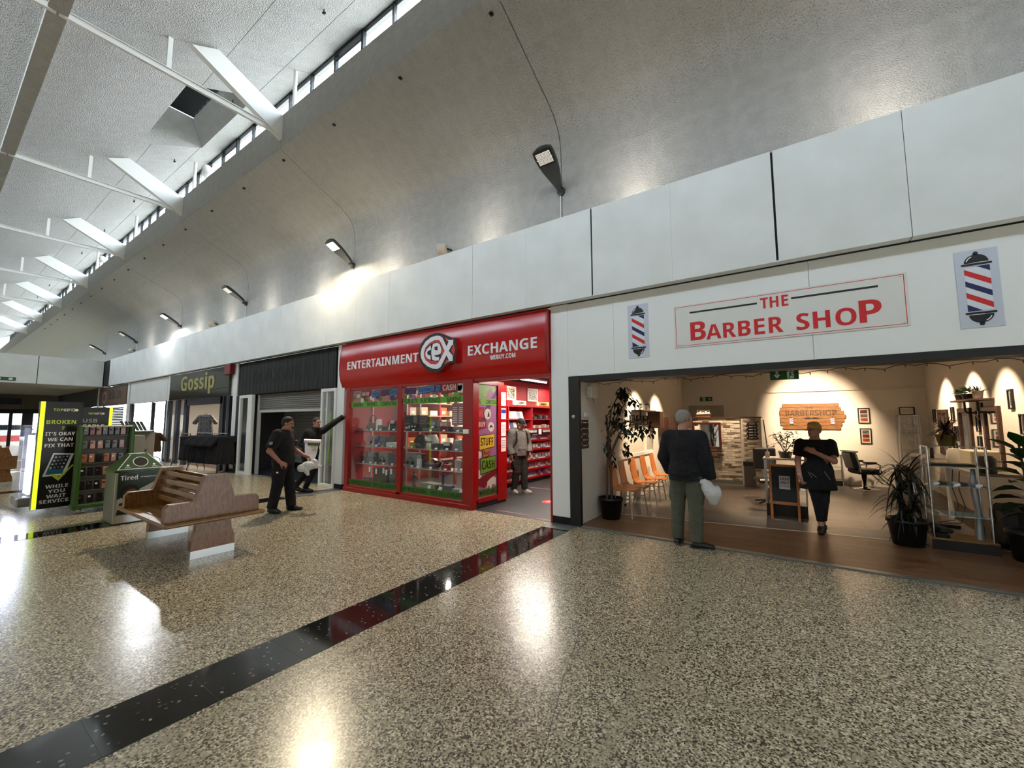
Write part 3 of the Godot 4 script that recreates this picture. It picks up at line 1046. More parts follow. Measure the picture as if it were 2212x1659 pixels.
# ---------------------------------------------------------------- barber shop: contents
func barber_things() -> void:
	var s := sb()
	# five moulded ply waiting chairs along the left wall, facing +x
	var ch := thing("waiting_chair", "", "chair", V(-2.45, 0.008, -6.98), 0.0, "waiting chairs in the barber shop")
	var prof := [Vector2(0.20, 0.425), Vector2(0.17, 0.445), Vector2(0.05, 0.445), Vector2(-0.10, 0.43), Vector2(-0.165, 0.45), Vector2(-0.20, 0.50), Vector2(-0.235, 0.66), Vector2(-0.27, 0.88)]
	var wid := [0.17, 0.19, 0.20, 0.19, 0.165, 0.15, 0.165, 0.145]
	s = sb()
	for i in prof.size() - 1:
		var p: Vector2 = prof[i]
		var q: Vector2 = prof[i + 1]
		var nn := Vector2(q.y - p.y, -(q.x - p.x)).normalized() * 0.011
		var A := [V(p.x, p.y, wid[i]), V(p.x, p.y, -wid[i]), V(q.x, q.y, -wid[i + 1]), V(q.x, q.y, wid[i + 1])]
		var C := []
		for v in A: C.append(v + V(nn.x, nn.y, 0))
		var cc: Vector3 = (A[0] + C[2]) / 2
		for f in [A, C, [A[0], A[3], C[3], C[0]], [A[1], A[2], C[2], C[1]]]: face(s, f, cc)
		if i == 0: face(s, [A[0], A[1], C[1], C[0]], cc)
		if i == prof.size() - 2: face(s, [A[2], A[3], C[3], C[2]], cc)
	obj("shell_seat", s, T.chair_ply, ch)
	for sx in [1, -1]:
		for sz in [1, -1]:
			s = sb()
			tube(s, [V(0.12 * sx - 0.02, 0.42, 0.12 * sz), V(0.17 * sx - 0.02, 0.0, 0.19 * sz)], 0.010)
			obj("leg", s, T.steel, ch)
	s = sb()
	tube(s, [V(0.13, 0.28, 0.15), V(-0.16, 0.28, -0.15)], 0.007)
	tube(s, [V(0.13, 0.275, -0.15), V(-0.16, 0.275, 0.15)], 0.007)
	tube(s, [V(0.11, 0.42, 0.12), V(0.11, 0.42, -0.12)], 0.009)
	tube(s, [V(-0.14, 0.42, 0.12), V(-0.14, 0.42, -0.12)], 0.009)
	obj("cross_brace", s, T.steel, ch)
	var cl := ["nearest the ficus pot, first of the row", "second from the ficus pot", "in the middle of the row of five", "fourth from the ficus pot", "last of the row, farthest from the ficus"]
	ch.set_meta("label", "orange ply waiting chair on thin steel legs, " + cl[0])
	var zc := [-6.98, -7.45, -8.05, -8.70, -9.38]
	for i in range(1, 5): dup(ch, V(-2.45, 0.0, zc[i]), rng.randf_range(-0.05, 0.05), "orange ply waiting chair on thin steel legs, " + cl[i], "waiting chairs in the barber shop")
	# dado rail on the left wall
	s = sb()
	box(s, V(BX0 + 0.012, 0.90, -8.8), V(0.024, 0.07, 2.3))
	struct("trim_2", s, T.white_paint)
	# ficus in a black pot
	var fx := thing("potted_ficus", "tall weeping ficus with drooping dark leaves in a black pot by the entrance", "plant", V(-2.62, 0.008, -6.68))
	pot(fx, Vector3.ZERO, 0.2, 0.34, T.black_plastic)
	var bark := mt("bark", col(0.34, 0.25, 0.17), 0.9)
	var stems := [[V(0.02, 0.3, 0), V(0.03, 0.8, 0.02), V(-0.04, 1.3, -0.02), V(0.05, 1.8, 0), V(0.22, 2.12, 0)], [V(-0.05, 0.3, 0.03), V(-0.05, 0.8, 0.0), V(0.02, 1.4, 0.02), V(0.2, 1.75, 0.05), V(0.34, 1.95, 0.02)], [V(0.0, 0.3, -0.05), V(-0.02, 1.0, -0.06), V(-0.06, 1.7, -0.04)], [V(0.0, 1.35, 0), V(0.3, 1.6, 0.03), V(0.62, 1.55, 0.05)], [V(0.0, 1.0, 0), V(0.2, 1.4, 0.06), V(0.45, 1.38, 0.1)]]
	for st in stems:
		s = sb()
		var rr := []
		for i in st.size(): rr.append(0.022 * (1.0 - 0.16 * i))
		tube(s, st, rr, 7)
		obj("stem", s, bark, fx)
	var lm := [leaf_mesh(0.10, 0.045, 0.25), leaf_mesh(0.085, 0.038, 0.1), leaf_mesh(0.115, 0.048, 0.3)]
	var lmat := [leafmat("ficus_a", col(0.035, 0.07, 0.025)), leafmat("ficus_b", col(0.055, 0.10, 0.035)), leafmat("ficus_c", col(0.025, 0.05, 0.02))]
	var pts := []
	for b in [[V(0.26, 2.05, 0), V(0.15, 0.13, 0.16), 50], [V(0.2, 1.8, 0.02), V(0.18, 0.2, 0.18), 46], [V(0.42, 1.93, 0), V(0.1, 0.1, 0.12), 16], [V(0.1, 1.6, 0), V(0.2, 0.2, 0.16), 40], [V(0.34, 1.45, 0.04), V(0.22, 0.17, 0.18), 50], [V(0.62, 1.45, 0.05), V(0.14, 0.14, 0.14), 34], [V(-0.02, 1.25, 0), V(0.1, 0.3, 0.12), 22], [V(0.3, 1.15, 0.02), V(0.1, 0.22, 0.1), 24], [V(0.06, 0.95, 0), V(0.09, 0.2, 0.1), 14]]:
		for i in b[2]:
			var v := V(rng.randf_range(-1, 1), rng.randf_range(-1, 1), rng.randf_range(-1, 1))
			if v.length() > 1.0: v = v.normalized() * rng.randf()
			pts.append(b[0] + v * b[1])
	blob_leaves(fx, pts, lm, lmat, 0.9)
	# things on the left wall
	s = sb()
	bbox(s, V(BX0 + 0.05, 2.09, -6.42), V(0.10, 0.19, 0.26), 0.02)
	tag(obj("alarm_box", s, T.white_paint), "white sensor box high on the wall just inside the barber entrance", "box")
	s = sb()
	bbox(s, V(BX0 + 0.02, 1.71, -6.25), V(0.035, 0.07, 0.11), 0.006)
	tag(obj("wall_switch", s, T.white_paint), "small white switch above the striped price board by the entrance", "switch")
	price_board("black price board with red and white striped edges by the entrance", V(BX0 + 0.004, 1.40, -6.20), 0.28, 0.46, PI / 2, 5)
	price_board("black price list with white lines on the corner of the brick partition", V(-0.955, 1.345, -12.075), 0.3, 0.42, 0.64, 6)
	shelf_bracket(V(BX0, 1.82, -9.0), 1.0, 1.0, "dark pipe bracket shelf on the left wall behind the ficus")
	small_plant("potted_plant", "small spiky plant in a white pot on the left wall shelf, nearer one", V(BX0 + 0.13, 1.835, -8.75), 0.055, 0.09, T.white_paint, true)
	small_plant("potted_plant", "small spiky plant in a grey pot on the left wall shelf, farther one", V(BX0 + 0.13, 1.835, -9.25), 0.06, 0.11, T.trim_grey, true)
	for i in 3: frame_on_wall("small black framed picture under the left wall shelf, " + ["nearest the ficus", "middle of the three", "farthest from the ficus"][i], V(BX0, 1.62, -8.55 - 0.44 * i), 0.3, 0.21, PI / 2, [mt("sepia", col(0.55, 0.50, 0.42), 0.6)], "small frames under the left shelf")
	# slatted crates as wall cupboards
	for k in 2:
		var c := thing("wall_crate", "dark wooden slatted crate fixed on the left wall, " + ["narrow upright one behind the ficus", "wider lower one beside the navy jacketed man"][k], "crate", V(BX0 + 0.13, [1.63, 1.46][k], [-9.9, -10.95][k]), PI / 2)
		var ww: float = [0.34, 0.9][k]
		var hh: float = [0.36, 0.46][k]
		s = sb()
		for q in [[0.0, hh / 2, ww, 0.02], [0.0, -hh / 2, ww, 0.02], [-ww / 2, 0.0, 0.02, hh], [ww / 2, 0.0, 0.02, hh]]: box(s, V(q[0], q[1], 0), V(q[2], q[3], 0.26))
		obj("frame", s, T.dark_wood, c)
		var n: int = [3, 4][k]
		for i in n:
			s = sb()
			box(s, V(-ww / 2 + ww / n * (i + 0.5), 0, 0.125), V(ww / n - 0.015, hh, 0.014))
			obj("slat", s, T.dark_wood, c)
	# white basin unit at the end of the left wall
	s = sb()
	bbox(s, V(-2.6, 0.45, -11.2), V(0.44, 0.9, 0.5), 0.01)
	tag(obj("basin_cabinet", s, T.white_paint), "white cabinet against the left wall at the end of the row of chairs", "cabinet")
	# mirror on the partition, ship model on its top
	var m := thing("wall_mirror", "wide mirror in a reddish wooden frame on the brick partition", "mirror", V(-1.99, 1.215, -11.945))
	s = sb()
	for q in [[0.0, 0.315, 0.70, 0.06], [0.0, -0.315, 0.70, 0.06], [-0.32, 0.0, 0.06, 0.57], [0.32, 0.0, 0.06, 0.57]]: bbox(s, V(q[0], q[1], 0.02), V(q[2], q[3], 0.04), 0.008)
	obj("frame", s, mt("red_wood", col(0.27, 0.10, 0.04), 0.35), m)
	s = sb()
	box(s, V(0, 0, 0.01), V(0.58, 0.57, 0.008))
	obj("mirror_glass", s, mt("mirror", col(0.9, 0.9, 0.9), 0.03, 1.0), m)
	s = sb()
	box(s, V(0, -0.40, 0.07), V(0.76, 0.02, 0.12))
	obj("ledge", s, T.dark_wood, m)
	var sh := thing("ship_model", "model steam ship with white upper decks standing on the brick partition", "model ship", V(-2.06, 1.70, -12.0))
	s = sb()
	prism(s, pv([-0.21, 0.075, -0.18, 0.02, 0.17, 0.02, 0.23, 0.085]), 0.06, at(V(0, 0, -0.03)))
	obj("hull", s, T.dark_wood, sh)
	s = sb()
	box(s, V(0, 0.012, 0), V(0.34, 0.024, 0.08))
	obj("stand", s, T.sign_wood, sh)
	s = sb()
	for i in 5: box(s, V(-0.13 + i * 0.065, 0.10 + 0.012 * (i % 2), 0), V(0.045, 0.06 + 0.02 * (i % 2), 0.045))
	box(s, V(0, 0.085, 0), V(0.34, 0.02, 0.05))
	obj("deck_house", s, T.white_paint, sh)
	s = sb()
	for i in 2: tube(s, [V(-0.15 + i * 0.3, 0.08, 0), V(-0.15 + i * 0.3, 0.19, 0)], 0.003, 5)
	tube(s, [V(-0.15, 0.18, 0), V(0.15, 0.18, 0)], 0.0025, 5)
	obj("mast", s, T.white_paint, sh)
	exit_sign("small green running man exit sign on the back wall above the partition", V(-2.2, 2.24, -13.37), 0.33, 0.12, 0.0, true)
	exit_sign("green emergency exit sign with arrow hanging in the barber entrance", V(-0.113, 2.22, -6.55), 0.32, 0.135, 0.0, false)
	# flat wooden panel sign on the back wall
	var ws := thing("wooden_sign", "rough plank sign reading THE BARBERSHOP with painted poles and a moustache", "sign", V(0.29, 1.705, BZ))
	var ends := [[0.60, 0.60], [0.66, 0.63], [0.68, 0.69], [0.665, 0.72], [0.67, 0.69], [0.66, 0.64], [0.61, 0.61]]
	for i in 7:
		s = sb()
		bbox(s, V((ends[i][1] - ends[i][0]) / 2, 0.29 - 0.0967 * i, 0.03), V(ends[i][0] + ends[i][1], 0.093, 0.02 + 0.004 * (i % 2)), 0.004)
		var pm: StandardMaterial3D = T.sign_wood
		obj("plank", s, pm, ws)
	text("THE", 0.21, 0.075, at(V(-0.03, 0.24, 0.042)), T.black_letter, ws, 0.004, false)
	text("BARBERSHOP", 1.08, 0.15, at(V(0.0, 0.09, 0.042)), T.black_letter, ws, 0.004, false)
	var mus := pv([0, 0.0, 0.04, 0.02, 0.09, 0.018, 0.14, 0.0, 0.19, 0.005, 0.13, -0.028, 0.06, -0.03, 0.0, -0.015, -0.06, -0.03, -0.13, -0.028, -0.19, 0.005, -0.14, 0.0, -0.09, 0.018, -0.04, 0.02])
	for i in mus.size(): mus[i] += Vector2(0.02, -0.04)
	plate(mus, 0.004, at(V(0, 0, 0.042)), T.black_letter, ws, "moustache")
	for sx in [-0.42, 0.45]:
		s = sb()
		box(s, V(sx, -0.11, 0.044), V(0.075, 0.15, 0.004))
		var po := obj("pole_print", s, T.white_letter, ws)
		for k in 3: plate(pv([sx - 0.037, -0.16 + 0.045 * k, sx + 0.037, -0.125 + 0.045 * k, sx + 0.037, -0.107 + 0.045 * k, sx - 0.037, -0.142 + 0.045 * k]), 0.004, at(V(0, 0, 0.045)), T.blue_letter if k % 2 else T.red_letter, po, "stripe")
		s = sb()
		box(s, V(sx, -0.20, 0.044), V(0.09, 0.02, 0.005))
		box(s, V(sx, -0.025, 0.044), V(0.09, 0.02, 0.005))
		obj("cap", s, T.black_letter, po)
	var pA := print_mat("sunset_a", col(0.35, 0.10, 0.04), col(0.55, 0.22, 0.08), col(0.20, 0.06, 0.04))
	var pB := print_mat("sunset_b", col(0.30, 0.32, 0.33), col(0.42, 0.40, 0.36), col(0.22, 0.25, 0.28))
	var pC := print_mat("sunset_c", col(0.62, 0.28, 0.08), col(0.70, 0.50, 0.22), col(0.50, 0.16, 0.05))
	frame_on_wall("upper black frame holding three stacked landscape photos on the back wall", V(1.365, 1.715, BZ), 0.23, 0.38, 0.0, [pA, pB, pC])
	frame_on_wall("lower black frame holding three stacked landscape photos on the back wall", V(1.375, 1.215, BZ), 0.22, 0.38, 0.0, [pB, pA, pC])
	glass_cabinet("low glass display case against the back wall behind the woman", V(0.62, 0.0, -13.2), 0.48, 0.76, 0.3, 1)
	s = sb()
	lathe(s, [Vector2(0, 0), Vector2(0.045, 0), Vector2(0.047, 0.16), Vector2(0.04, 0.175), Vector2(0.04, 0.2), Vector2(0, 0.2)], V(0.66, 0.765, -13.2), 16)
	tag(obj("spray_bottle", s, mt("teal_bottle", col(0.30, 0.55, 0.52), 0.4)), "pale teal bottle standing on the low glass display case", "bottle")
	glass_cabinet("tall narrow glass display cabinet in the back corner", V(2.11, 0.0, -13.15), 0.36, 1.72, 0.36, 3)
	frame_on_wall("landscape frame with two small photos leaning on the tall glass cabinet", V(2.12, 1.82, -13.2), 0.27, 0.19, 0.0, [mt("photo_cream", col(0.72, 0.68, 0.60), 0.6)])
	var fan := thing("desk_fan", "white round desk fan inside the tall glass cabinet", "fan", V(2.11, 1.27, -13.15))
	s = sb()
	lathe(s, [Vector2(0, -0.02), Vector2(0.09, -0.02), Vector2(0.085, -0.005), Vector2(0.02, 0.0), Vector2(0.015, 0.1), Vector2(0, 0.1)], V(0, -0.11, 0), 16)
	obj("base", s, T.white_paint, fan)
	for k in 4:
		s = sb()
		var ring := []
		for i in 25: ring.append(V(cos(TAU * i / 24), sin(TAU * i / 24), 0) * (0.04 + 0.035 * k) + V(0, 0.13, 0.03))
		tube(s, ring, 0.003, 5, false)
		obj("guard_ring", s, T.trim_grey, fan)
	for k in 3:
		var o := plate(pv([0.0, 0.0, 0.05, 0.02, 0.125, 0.05, 0.13, 0.0, 0.07, -0.02]), 0.004, Transform3D(Basis(Vector3.BACK, TAU * k / 3) * Basis(Vector3.RIGHT, 0.3), V(0, 0.13, 0.0)), T.white_paint, fan, "blade")
	barber_chair()
	reception()
	mirrors_side()
	entrance_group()
	# bin and broom by the partition
	var bn := thing("waste_bin", "grey plastic waste bin with a black lid beside the brick partition", "bin", V(-1.02, 0.0, -11.75))
	s = sb()
	prism(s, rrect(0.25, 0.22, 0.03), 0.5, Transform3D(Basis(V(1, 0, 0), V(0, 0, -1), V(0, 1, 0)), Vector3.ZERO))
	obj("body", s, mt("bin_grey", col(0.30, 0.28, 0.27), 0.5), bn)
	s = sb()
	prism(s, rrect(0.27, 0.24, 0.03), 0.1, Transform3D(Basis(V(1, 0, 0), V(0, 0, -1), V(0, 1, 0)), V(0, 0.5, 0)))
	obj("lid", s, T.black_plastic, bn)
	var br := thing("long_broom", "long handled broom leaning at the end of the brick partition", "broom", V(-0.58, 0.0, -11.8))
	s = sb()
	tube(s, [V(0.02, 0.06, 0.05), V(-0.12, 1.62, -0.25)], 0.012)
	obj("handle", s, T.black_plastic, br)
	s = sb()
	bbox(s, V(0.02, 0.04, 0.05), V(0.34, 0.07, 0.08), 0.01)
	obj("head", s, mt("broom_grey", col(0.45, 0.43, 0.40), 0.8), br)
	# fairy lights hung along the top of the opening and down the left corner
	var fw := thing("fairy_lights", "dark wire string of tiny unlit fairy lights along the top of the entrance", "string lights", V(0, 0, 0))
	var pth := []
	for i in 61:
		var x := -2.8 + i * 0.087
		pth.append(V(x, 2.205 + 0.035 * absf(cos(i * 0.42)) - (0.02 if i % 3 == 0 else 0.0), -6.3))
	s = sb()
	tube(s, [V(-2.8, 1.9, -6.5), V(-2.81, 2.05, -6.42)] + pth, 0.004, 5)
	obj("wire", s, T.black_plastic, fw)
	for i in range(2, 60, 2):
		s = sb()
		tube(s, [pth[i], pth[i] + V(0.006, -0.03, 0.005)], [0.004, 0.006], 5)
		obj("bulb", s, mt("bulb_dim", col(0.35, 0.27, 0.17), 0.3), fw)

func price_board(label: String, c: Vector3, w: float, h: float, turn: float, rows: int) -> void:
	var t := thing("price_board", label, "sign", c, turn)
	var s := sb()
	box(s, V(0, 0, 0.004), V(w, h, 0.008))
	obj("board", s, T.black_letter, t)
	for sg in [-1.0, 1.0]:
		for i in 8:
			var y := -h / 2 + h / 8 * i
			var xx: float = sg * (w / 2 - 0.014)
			plate(pv([xx - 0.012, y, xx + 0.012, y + 0.025, xx + 0.012, y + 0.045, xx - 0.012, y + 0.02]), 0.002, at(V(0, 0, 0.008)), T.white_letter if i % 2 else mt("dull_red", col(0.45, 0.12, 0.12), 0.6), t, "edge_stripe")
	for i in rows:
		s = sb()
		var y := h / 2 - h / rows * (i + 0.5)
		box(s, V(-w * 0.12 if i else 0.0, y, 0.009), V(w * (0.34 if i else 0.5), h * 0.035, 0.002))
		if i: box(s, V(w * 0.24, y, 0.009), V(w * 0.12, h * 0.035, 0.002))
		obj("print_line", s, T.white_letter, t)

func shelf_bracket(c: Vector3, l: float, dir: float, label: String) -> void:
	var t := thing("pipe_shelf", label, "shelf", c)
	var s := sb()
	bbox(s, V(0.13 * dir, 0, 0), V(0.24, 0.03, l), 0.004)
	obj("board", s, T.dark_wood, t)
	for z in [-l * 0.28, l * 0.28]:
		s = sb()
		tube(s, [V(0, -0.2, z), V(0.1 * dir, -0.2, z), V(0.13 * dir, -0.17, z), V(0.13 * dir, -0.015, z)], 0.016, 8)
		tube(s, [V(0, -0.2, z), V(0.02 * dir, -0.2, z)], 0.035, 12)
		obj("pipe_bracket", s, T.black_frame, t)

func exit_sign(label: String, c: Vector3, w: float, h: float, turn: float, small: bool) -> void:
	var t := thing("exit_sign", label, "sign", c, turn)
	var s := sb()
	bbox(s, V(0, 0, 0), V(w, h, 0.02), 0.003)
	var gm := mt("exit_green", col(0.0, 0.30, 0.14), 0.4)
	obj("board", s, gm, t)
	var X := at(V(0, 0, 0.01))
	var wm := mt("exit_white", col(0.75, 0.88, 0.78), 0.4)
	var k := h / 0.135
	if not small:
		plate(pv([-0.095, 0.045, -0.065, 0.045, -0.065, 0.0, -0.04, 0.0, -0.08, -0.045, -0.12, 0.0, -0.095, 0.0]), 0.002, X, wm, t, "arrow")
		s = sb()
		for sx in [-0.14, 0.14]: tube(s, [V(sx, h / 2, 0), V(sx, 0.09, 0)], 0.004, 6)
		obj("hanger", s, T.steel, t)
	else:
		plate(pv([0.06, 0.008, 0.10, 0.008, 0.10, 0.03, 0.135, 0.0, 0.10, -0.03, 0.10, -0.008, 0.06, -0.008]), 0.002, X, wm, t, "arrow")
	var ox := 0.07 if not small else -0.06
	s = sb()
	box(s, V(ox, 0, 0.011), V(0.075, h * 0.84, 0.002))
	var panel := obj("door_print", s, wm, t)
	var man := sb()
	prism(man, pv([ox - 0.012, 0.025, ox + 0.012, 0.02, ox + 0.008, -0.01, ox + 0.03, -0.022, ox + 0.026, -0.03, ox, -0.018, ox - 0.012, -0.045, ox - 0.035, -0.048, ox - 0.034, -0.04, ox - 0.016, -0.034, ox - 0.012, -0.008]), 0.002, at(V(0, 0, 0.012)))
	var hd := disc(0.009, 10)
	for i in hd.size(): hd[i] += Vector2(ox + 0.008, 0.035)
	prism(man, hd, 0.002, at(V(0, 0, 0.012)))
	obj("running_figure", man, gm, panel)

func glass_cabinet(label: String, c: Vector3, w: float, h: float, d: float, shelves: int) -> Node3D:
	var t := thing("display_cabinet", label, "cabinet", c)
	var s := sb()
	for sx in [-1, 1]:
		for sz in [-1, 1]: box(s, V(sx * (w / 2 - 0.01), h / 2, sz * (d / 2 - 0.01)), V(0.02, h, 0.02))
	for yy in [0.13, h - 0.01]:
		for sz in [-1, 1]: box(s, V(0, yy, sz * (d / 2 - 0.01)), V(w, 0.02, 0.02))
		for sx in [-1, 1]: box(s, V(sx * (w / 2 - 0.01), yy, 0), V(0.02, 0.02, d))
	obj("frame", s, T.aluminium, t)
	s = sb()
	box(s, V(0, 0.06, 0), V(w - 0.01, 0.12, d - 0.01))
	obj("plinth", s, T.black_plastic, t)
	s = sb()
	box(s, V(0, 0.135, 0), V(w - 0.04, 0.012, d - 0.04))
	obj("base_board", s, T.sign_wood, t)
	s = sb()
	for sx in [-1, 1]: box(s, V(sx * (w / 2 - 0.004), h / 2 + 0.06, 0), V(0.005, h - 0.16, d - 0.04))
	for sz in [-1, 1]: box(s, V(0, h / 2 + 0.06, sz * (d / 2 - 0.004)), V(w - 0.04, h - 0.16, 0.005))
	box(s, V(0, h - 0.003, 0), V(w, 0.006, d))
	obj("glass", s, T.pane, t)
	for i in shelves:
		s = sb()
		box(s, V(0, 0.13 + (h - 0.14) * (i + 1) / (shelves + 1), 0), V(w - 0.04, 0.008, d - 0.04))
		obj("glass_shelf", s, glass("shelf_glass", col(0.75, 0.9, 0.85), 0.25), t)
	return t

func barber_chair() -> void:
	var t := thing("barber_chair", "black and chrome hydraulic barber chair facing right, by the back wall", "chair", V(1.22, 0.0, -12.75), 0.35)
	var s := sb()
	lathe(s, [Vector2(0, 0), Vector2(0.27, 0), Vector2(0.27, 0.015), Vector2(0.1, 0.04), Vector2(0.05, 0.06), Vector2(0.05, 0.34), Vector2(0, 0.34)], Vector3.ZERO, 22)
	obj("pedestal", s, T.chrome, t)
	s = sb()
	bbox(s, V(0.02, 0.42, 0), V(0.5, 0.12, 0.48), 0.04)
	obj("seat", s, T.black_plastic, t)
	s = sb()
	bbox(s, V(-0.26, 0.66, 0), V(0.1, 0.42, 0.46), 0.04, Basis(Vector3.BACK, 0.22))
	obj("backrest", s, T.black_plastic, t)
	for sz in [-1, 1]:
		s = sb()
		tube(s, [V(-0.18, 0.42, sz * 0.27), V(-0.2, 0.58, sz * 0.27), V(0.12, 0.62, sz * 0.27), V(0.2, 0.58, sz * 0.27), V(0.18, 0.42, sz * 0.27)], 0.016)
		var ar := obj("arm", s, T.chrome, t)
		s = sb()
		bbox(s, V(0.0, 0.635, sz * 0.27), V(0.26, 0.035, 0.06), 0.012)
		obj("arm_pad", s, T.black_plastic, ar)
	s = sb()
	tube(s, [V(0.2, 0.36, 0.14), V(0.42, 0.12, 0.14), V(0.42, 0.12, -0.14), V(0.2, 0.36, -0.14)], 0.014)
	obj("footrest", s, T.chrome, t)
	# towel over the chair: its own thing
	s = sb()
	var bz := Basis(Vector3.BACK, 0.22)
	for i in 9:
		var z := -0.2 + 0.05 * i
		bbox(s, V(-0.185 + 0.008 * sin(i * 2.1), 0.68 - 0.012 * (i % 3), z), V(0.03, 0.34 + 0.03 * (i % 2), 0.054), 0.012, bz)
		bbox(s, V(-0.27, 0.875 - 0.006 * (i % 2), z), V(0.18, 0.03, 0.054), 0.012)
	var tw := tag(obj("towel", s, mt("towel_grey", col(0.40, 0.47, 0.44), 0.95)), "grey green towel draped over the back of the barber chair", "towel") as Node3D
	tw.transform = t.transform

func reception() -> void:
	# glazed reception counter behind the chalk board
	var t := thing("reception_counter", "glass fronted reception counter with a pale top behind the chalk board", "counter", V(-0.22, 0.0, -8.62))
	var s := sb()
	bbox(s, V(0, 0.955, 0), V(0.62, 0.03, 0.44), 0.004)
	obj("top", s, mt("pale_top", col(0.78, 0.74, 0.68), 0.3), t)
	s = sb()
	box(s, V(0, 0.1, 0), V(0.58, 0.2, 0.40))
	obj("plinth", s, T.black_plastic, t)
	s = sb()
	for sx in [-1, 1]:
		for sz in [-1, 1]: box(s, V(sx * 0.285, 0.57, sz * 0.195), V(0.022, 0.74, 0.022))
	obj("frame", s, T.aluminium, t)
	s = sb()
	for sz in [-1, 1]: box(s, V(0, 0.57, sz * 0.2), V(0.55, 0.74, 0.005))
	for sx in [-1, 1]: box(s, V(sx * 0.29, 0.57, 0), V(0.005, 0.74, 0.37))
	obj("glass", s, T.pane, t)
	for y in [0.45, 0.7]:
		s = sb()
		box(s, V(0, y, 0), V(0.55, 0.008, 0.37))
		obj("glass_shelf", s, glass("shelf_glass", col(0.75, 0.9, 0.85), 0.25), t)
	for i in 5:
		s = sb()
		var h := 0.07 + 0.02 * (i % 3)
		lathe(s, [Vector2(0, 0), Vector2(0.022, 0), Vector2(0.024, h), Vector2(0.012, h + 0.01), Vector2(0.012, h + 0.03), Vector2(0, h + 0.03)], V(-0.42 + 0.095 * i, [0.2, 0.454, 0.704][i % 3], -8.6), 12)
		tag(obj("hair_product", s, mt("bottle_%d" % i, [col(0.6, 0.58, 0.5), col(0.15, 0.2, 0.22), col(0.5, 0.3, 0.15), col(0.75, 0.75, 0.72), col(0.2, 0.3, 0.2)][i], 0.3)), "small " + ["cream", "dark", "amber", "white", "green"][i] + " product bottle inside the glass reception counter", "bottle")
	# soap pump
	var p := thing("pump_bottle", "clear pump dispenser on the corner of the reception counter", "bottle", V(-0.46, 0.97, -8.5))
	s = sb()
	lathe(s, [Vector2(0, 0), Vector2(0.035, 0), Vector2(0.036, 0.09), Vector2(0.014, 0.105), Vector2(0.012, 0.12), Vector2(0, 0.12)], Vector3.ZERO, 14)
	obj("bottle", s, mt("clear_plastic", col(0.7, 0.68, 0.62), 0.2), p)
	s = sb()
	tube(s, [V(0, 0.12, 0), V(0, 0.16, 0), V(-0.045, 0.158, 0)], 0.006, 6)
	obj("pump", s, T.white_paint, p)
	# leafy plant on the counter
	var f := thing("potted_ficus", "bushy dark leaved plant in a grey tray pot on the reception counter", "plant", V(-0.2, 0.97, -8.6))
	pot(f, Vector3.ZERO, 0.11, 0.10, T.trim_grey)
	for k in 5:
		s = sb()
		var a := TAU * k / 5
		tube(s, [V(0, 0.08, 0), V(cos(a) * 0.08, 0.22, sin(a) * 0.08), V(cos(a) * 0.2, 0.38 + 0.05 * (k % 2), sin(a) * 0.16)], [0.008, 0.006, 0.003], 6)
		obj("stem", s, T.bark, f)
	var pts := []
	for i in 120:
		var v := V(rng.randf_range(-1, 1), rng.randf_range(-1, 1), rng.randf_range(-1, 1))
		if v.length() > 1.0: v = v.normalized() * sqrt(rng.randf())
		pts.append(V(0, 0.30, 0) + v * V(0.26, 0.22, 0.22))
	blob_leaves(f, pts, [leaf_mesh(0.085, 0.035, 0.2), leaf_mesh(0.07, 0.03, 0.1)], [T.ficus_a, T.ficus_b, T.ficus_c], 0.2)
	# chalk board A stand
	var ab := thing("chalk_board_stand", "folding wooden A board with a dark chalk panel and a taped CASH ONLY note", "sign", V(-0.235, 0.0, -8.12))
	s = sb()
	var tilt := Basis(Vector3.RIGHT, -0.09)
	for sx in [-1, 1]: bbox(s, tilt * V(sx * 0.185, 0.445, 0), V(0.035, 0.89, 0.022), 0.004, tilt)
	bbox(s, tilt * V(0, 0.872, 0), V(0.4, 0.04, 0.022), 0.004, tilt)
	bbox(s, tilt * V(0, 0.27, 0), V(0.36, 0.05, 0.022), 0.004, tilt)
	obj("front_frame", s, T.chair_ply, ab)
	s = sb()
	box(s, tilt * V(0, 0.57, -0.004), V(0.345, 0.57, 0.01), tilt)
	obj("chalk_panel", s, mt("slate", col(0.13, 0.135, 0.14), 0.6), ab)
	s = sb()
	var t2 := Basis(Vector3.RIGHT, 0.22)
	for sx in [-1, 1]: bbox(s, V(0, 0.87, -0.085) + t2 * V(sx * 0.185, -0.435, 0), V(0.03, 0.87, 0.02), 0.004, t2)
	obj("back_frame", s, T.chair_ply, ab)
	var nt := thing("paper_note", "white paper note reading CASH ONLY taped to the chalk board", "note", ab.position + tilt * V(0.01, 0.60, 0.004))
	s = sb()
	box(s, Vector3.ZERO, V(0.15, 0.21, 0.002), tilt)
	obj("sheet", s, T.white_letter, nt)
	text("CASH", 0.12, 0.045, Transform3D(tilt, tilt * V(0, 0.06, 0.001)), T.black_letter, nt, 0.001)
	text("ONLY", 0.12, 0.045, Transform3D(tilt, tilt * V(0, 0.0, 0.001)), T.black_letter, nt, 0.001)
	text("atm / bank", 0.12, 0.02, Transform3D(tilt, tilt * V(0, -0.06, 0.001)), T.black_letter, nt, 0.001, false)
	# dark office chair behind the counter
	var oc := thing("office_chair", "black swivel chair half hidden behind the reception counter", "chair", V(-0.52, 0.0, -9.5), 0.3)
	s = sb()
	bbox(s, V(0, 0.46, 0), V(0.44, 0.08, 0.44), 0.03)
	obj("seat", s, T.black_plastic, oc)
	s = sb()
	bbox(s, V(0, 0.86, -0.2), V(0.4, 0.42, 0.06), 0.03)
	obj("backrest", s, T.black_plastic, oc)
	s = sb()
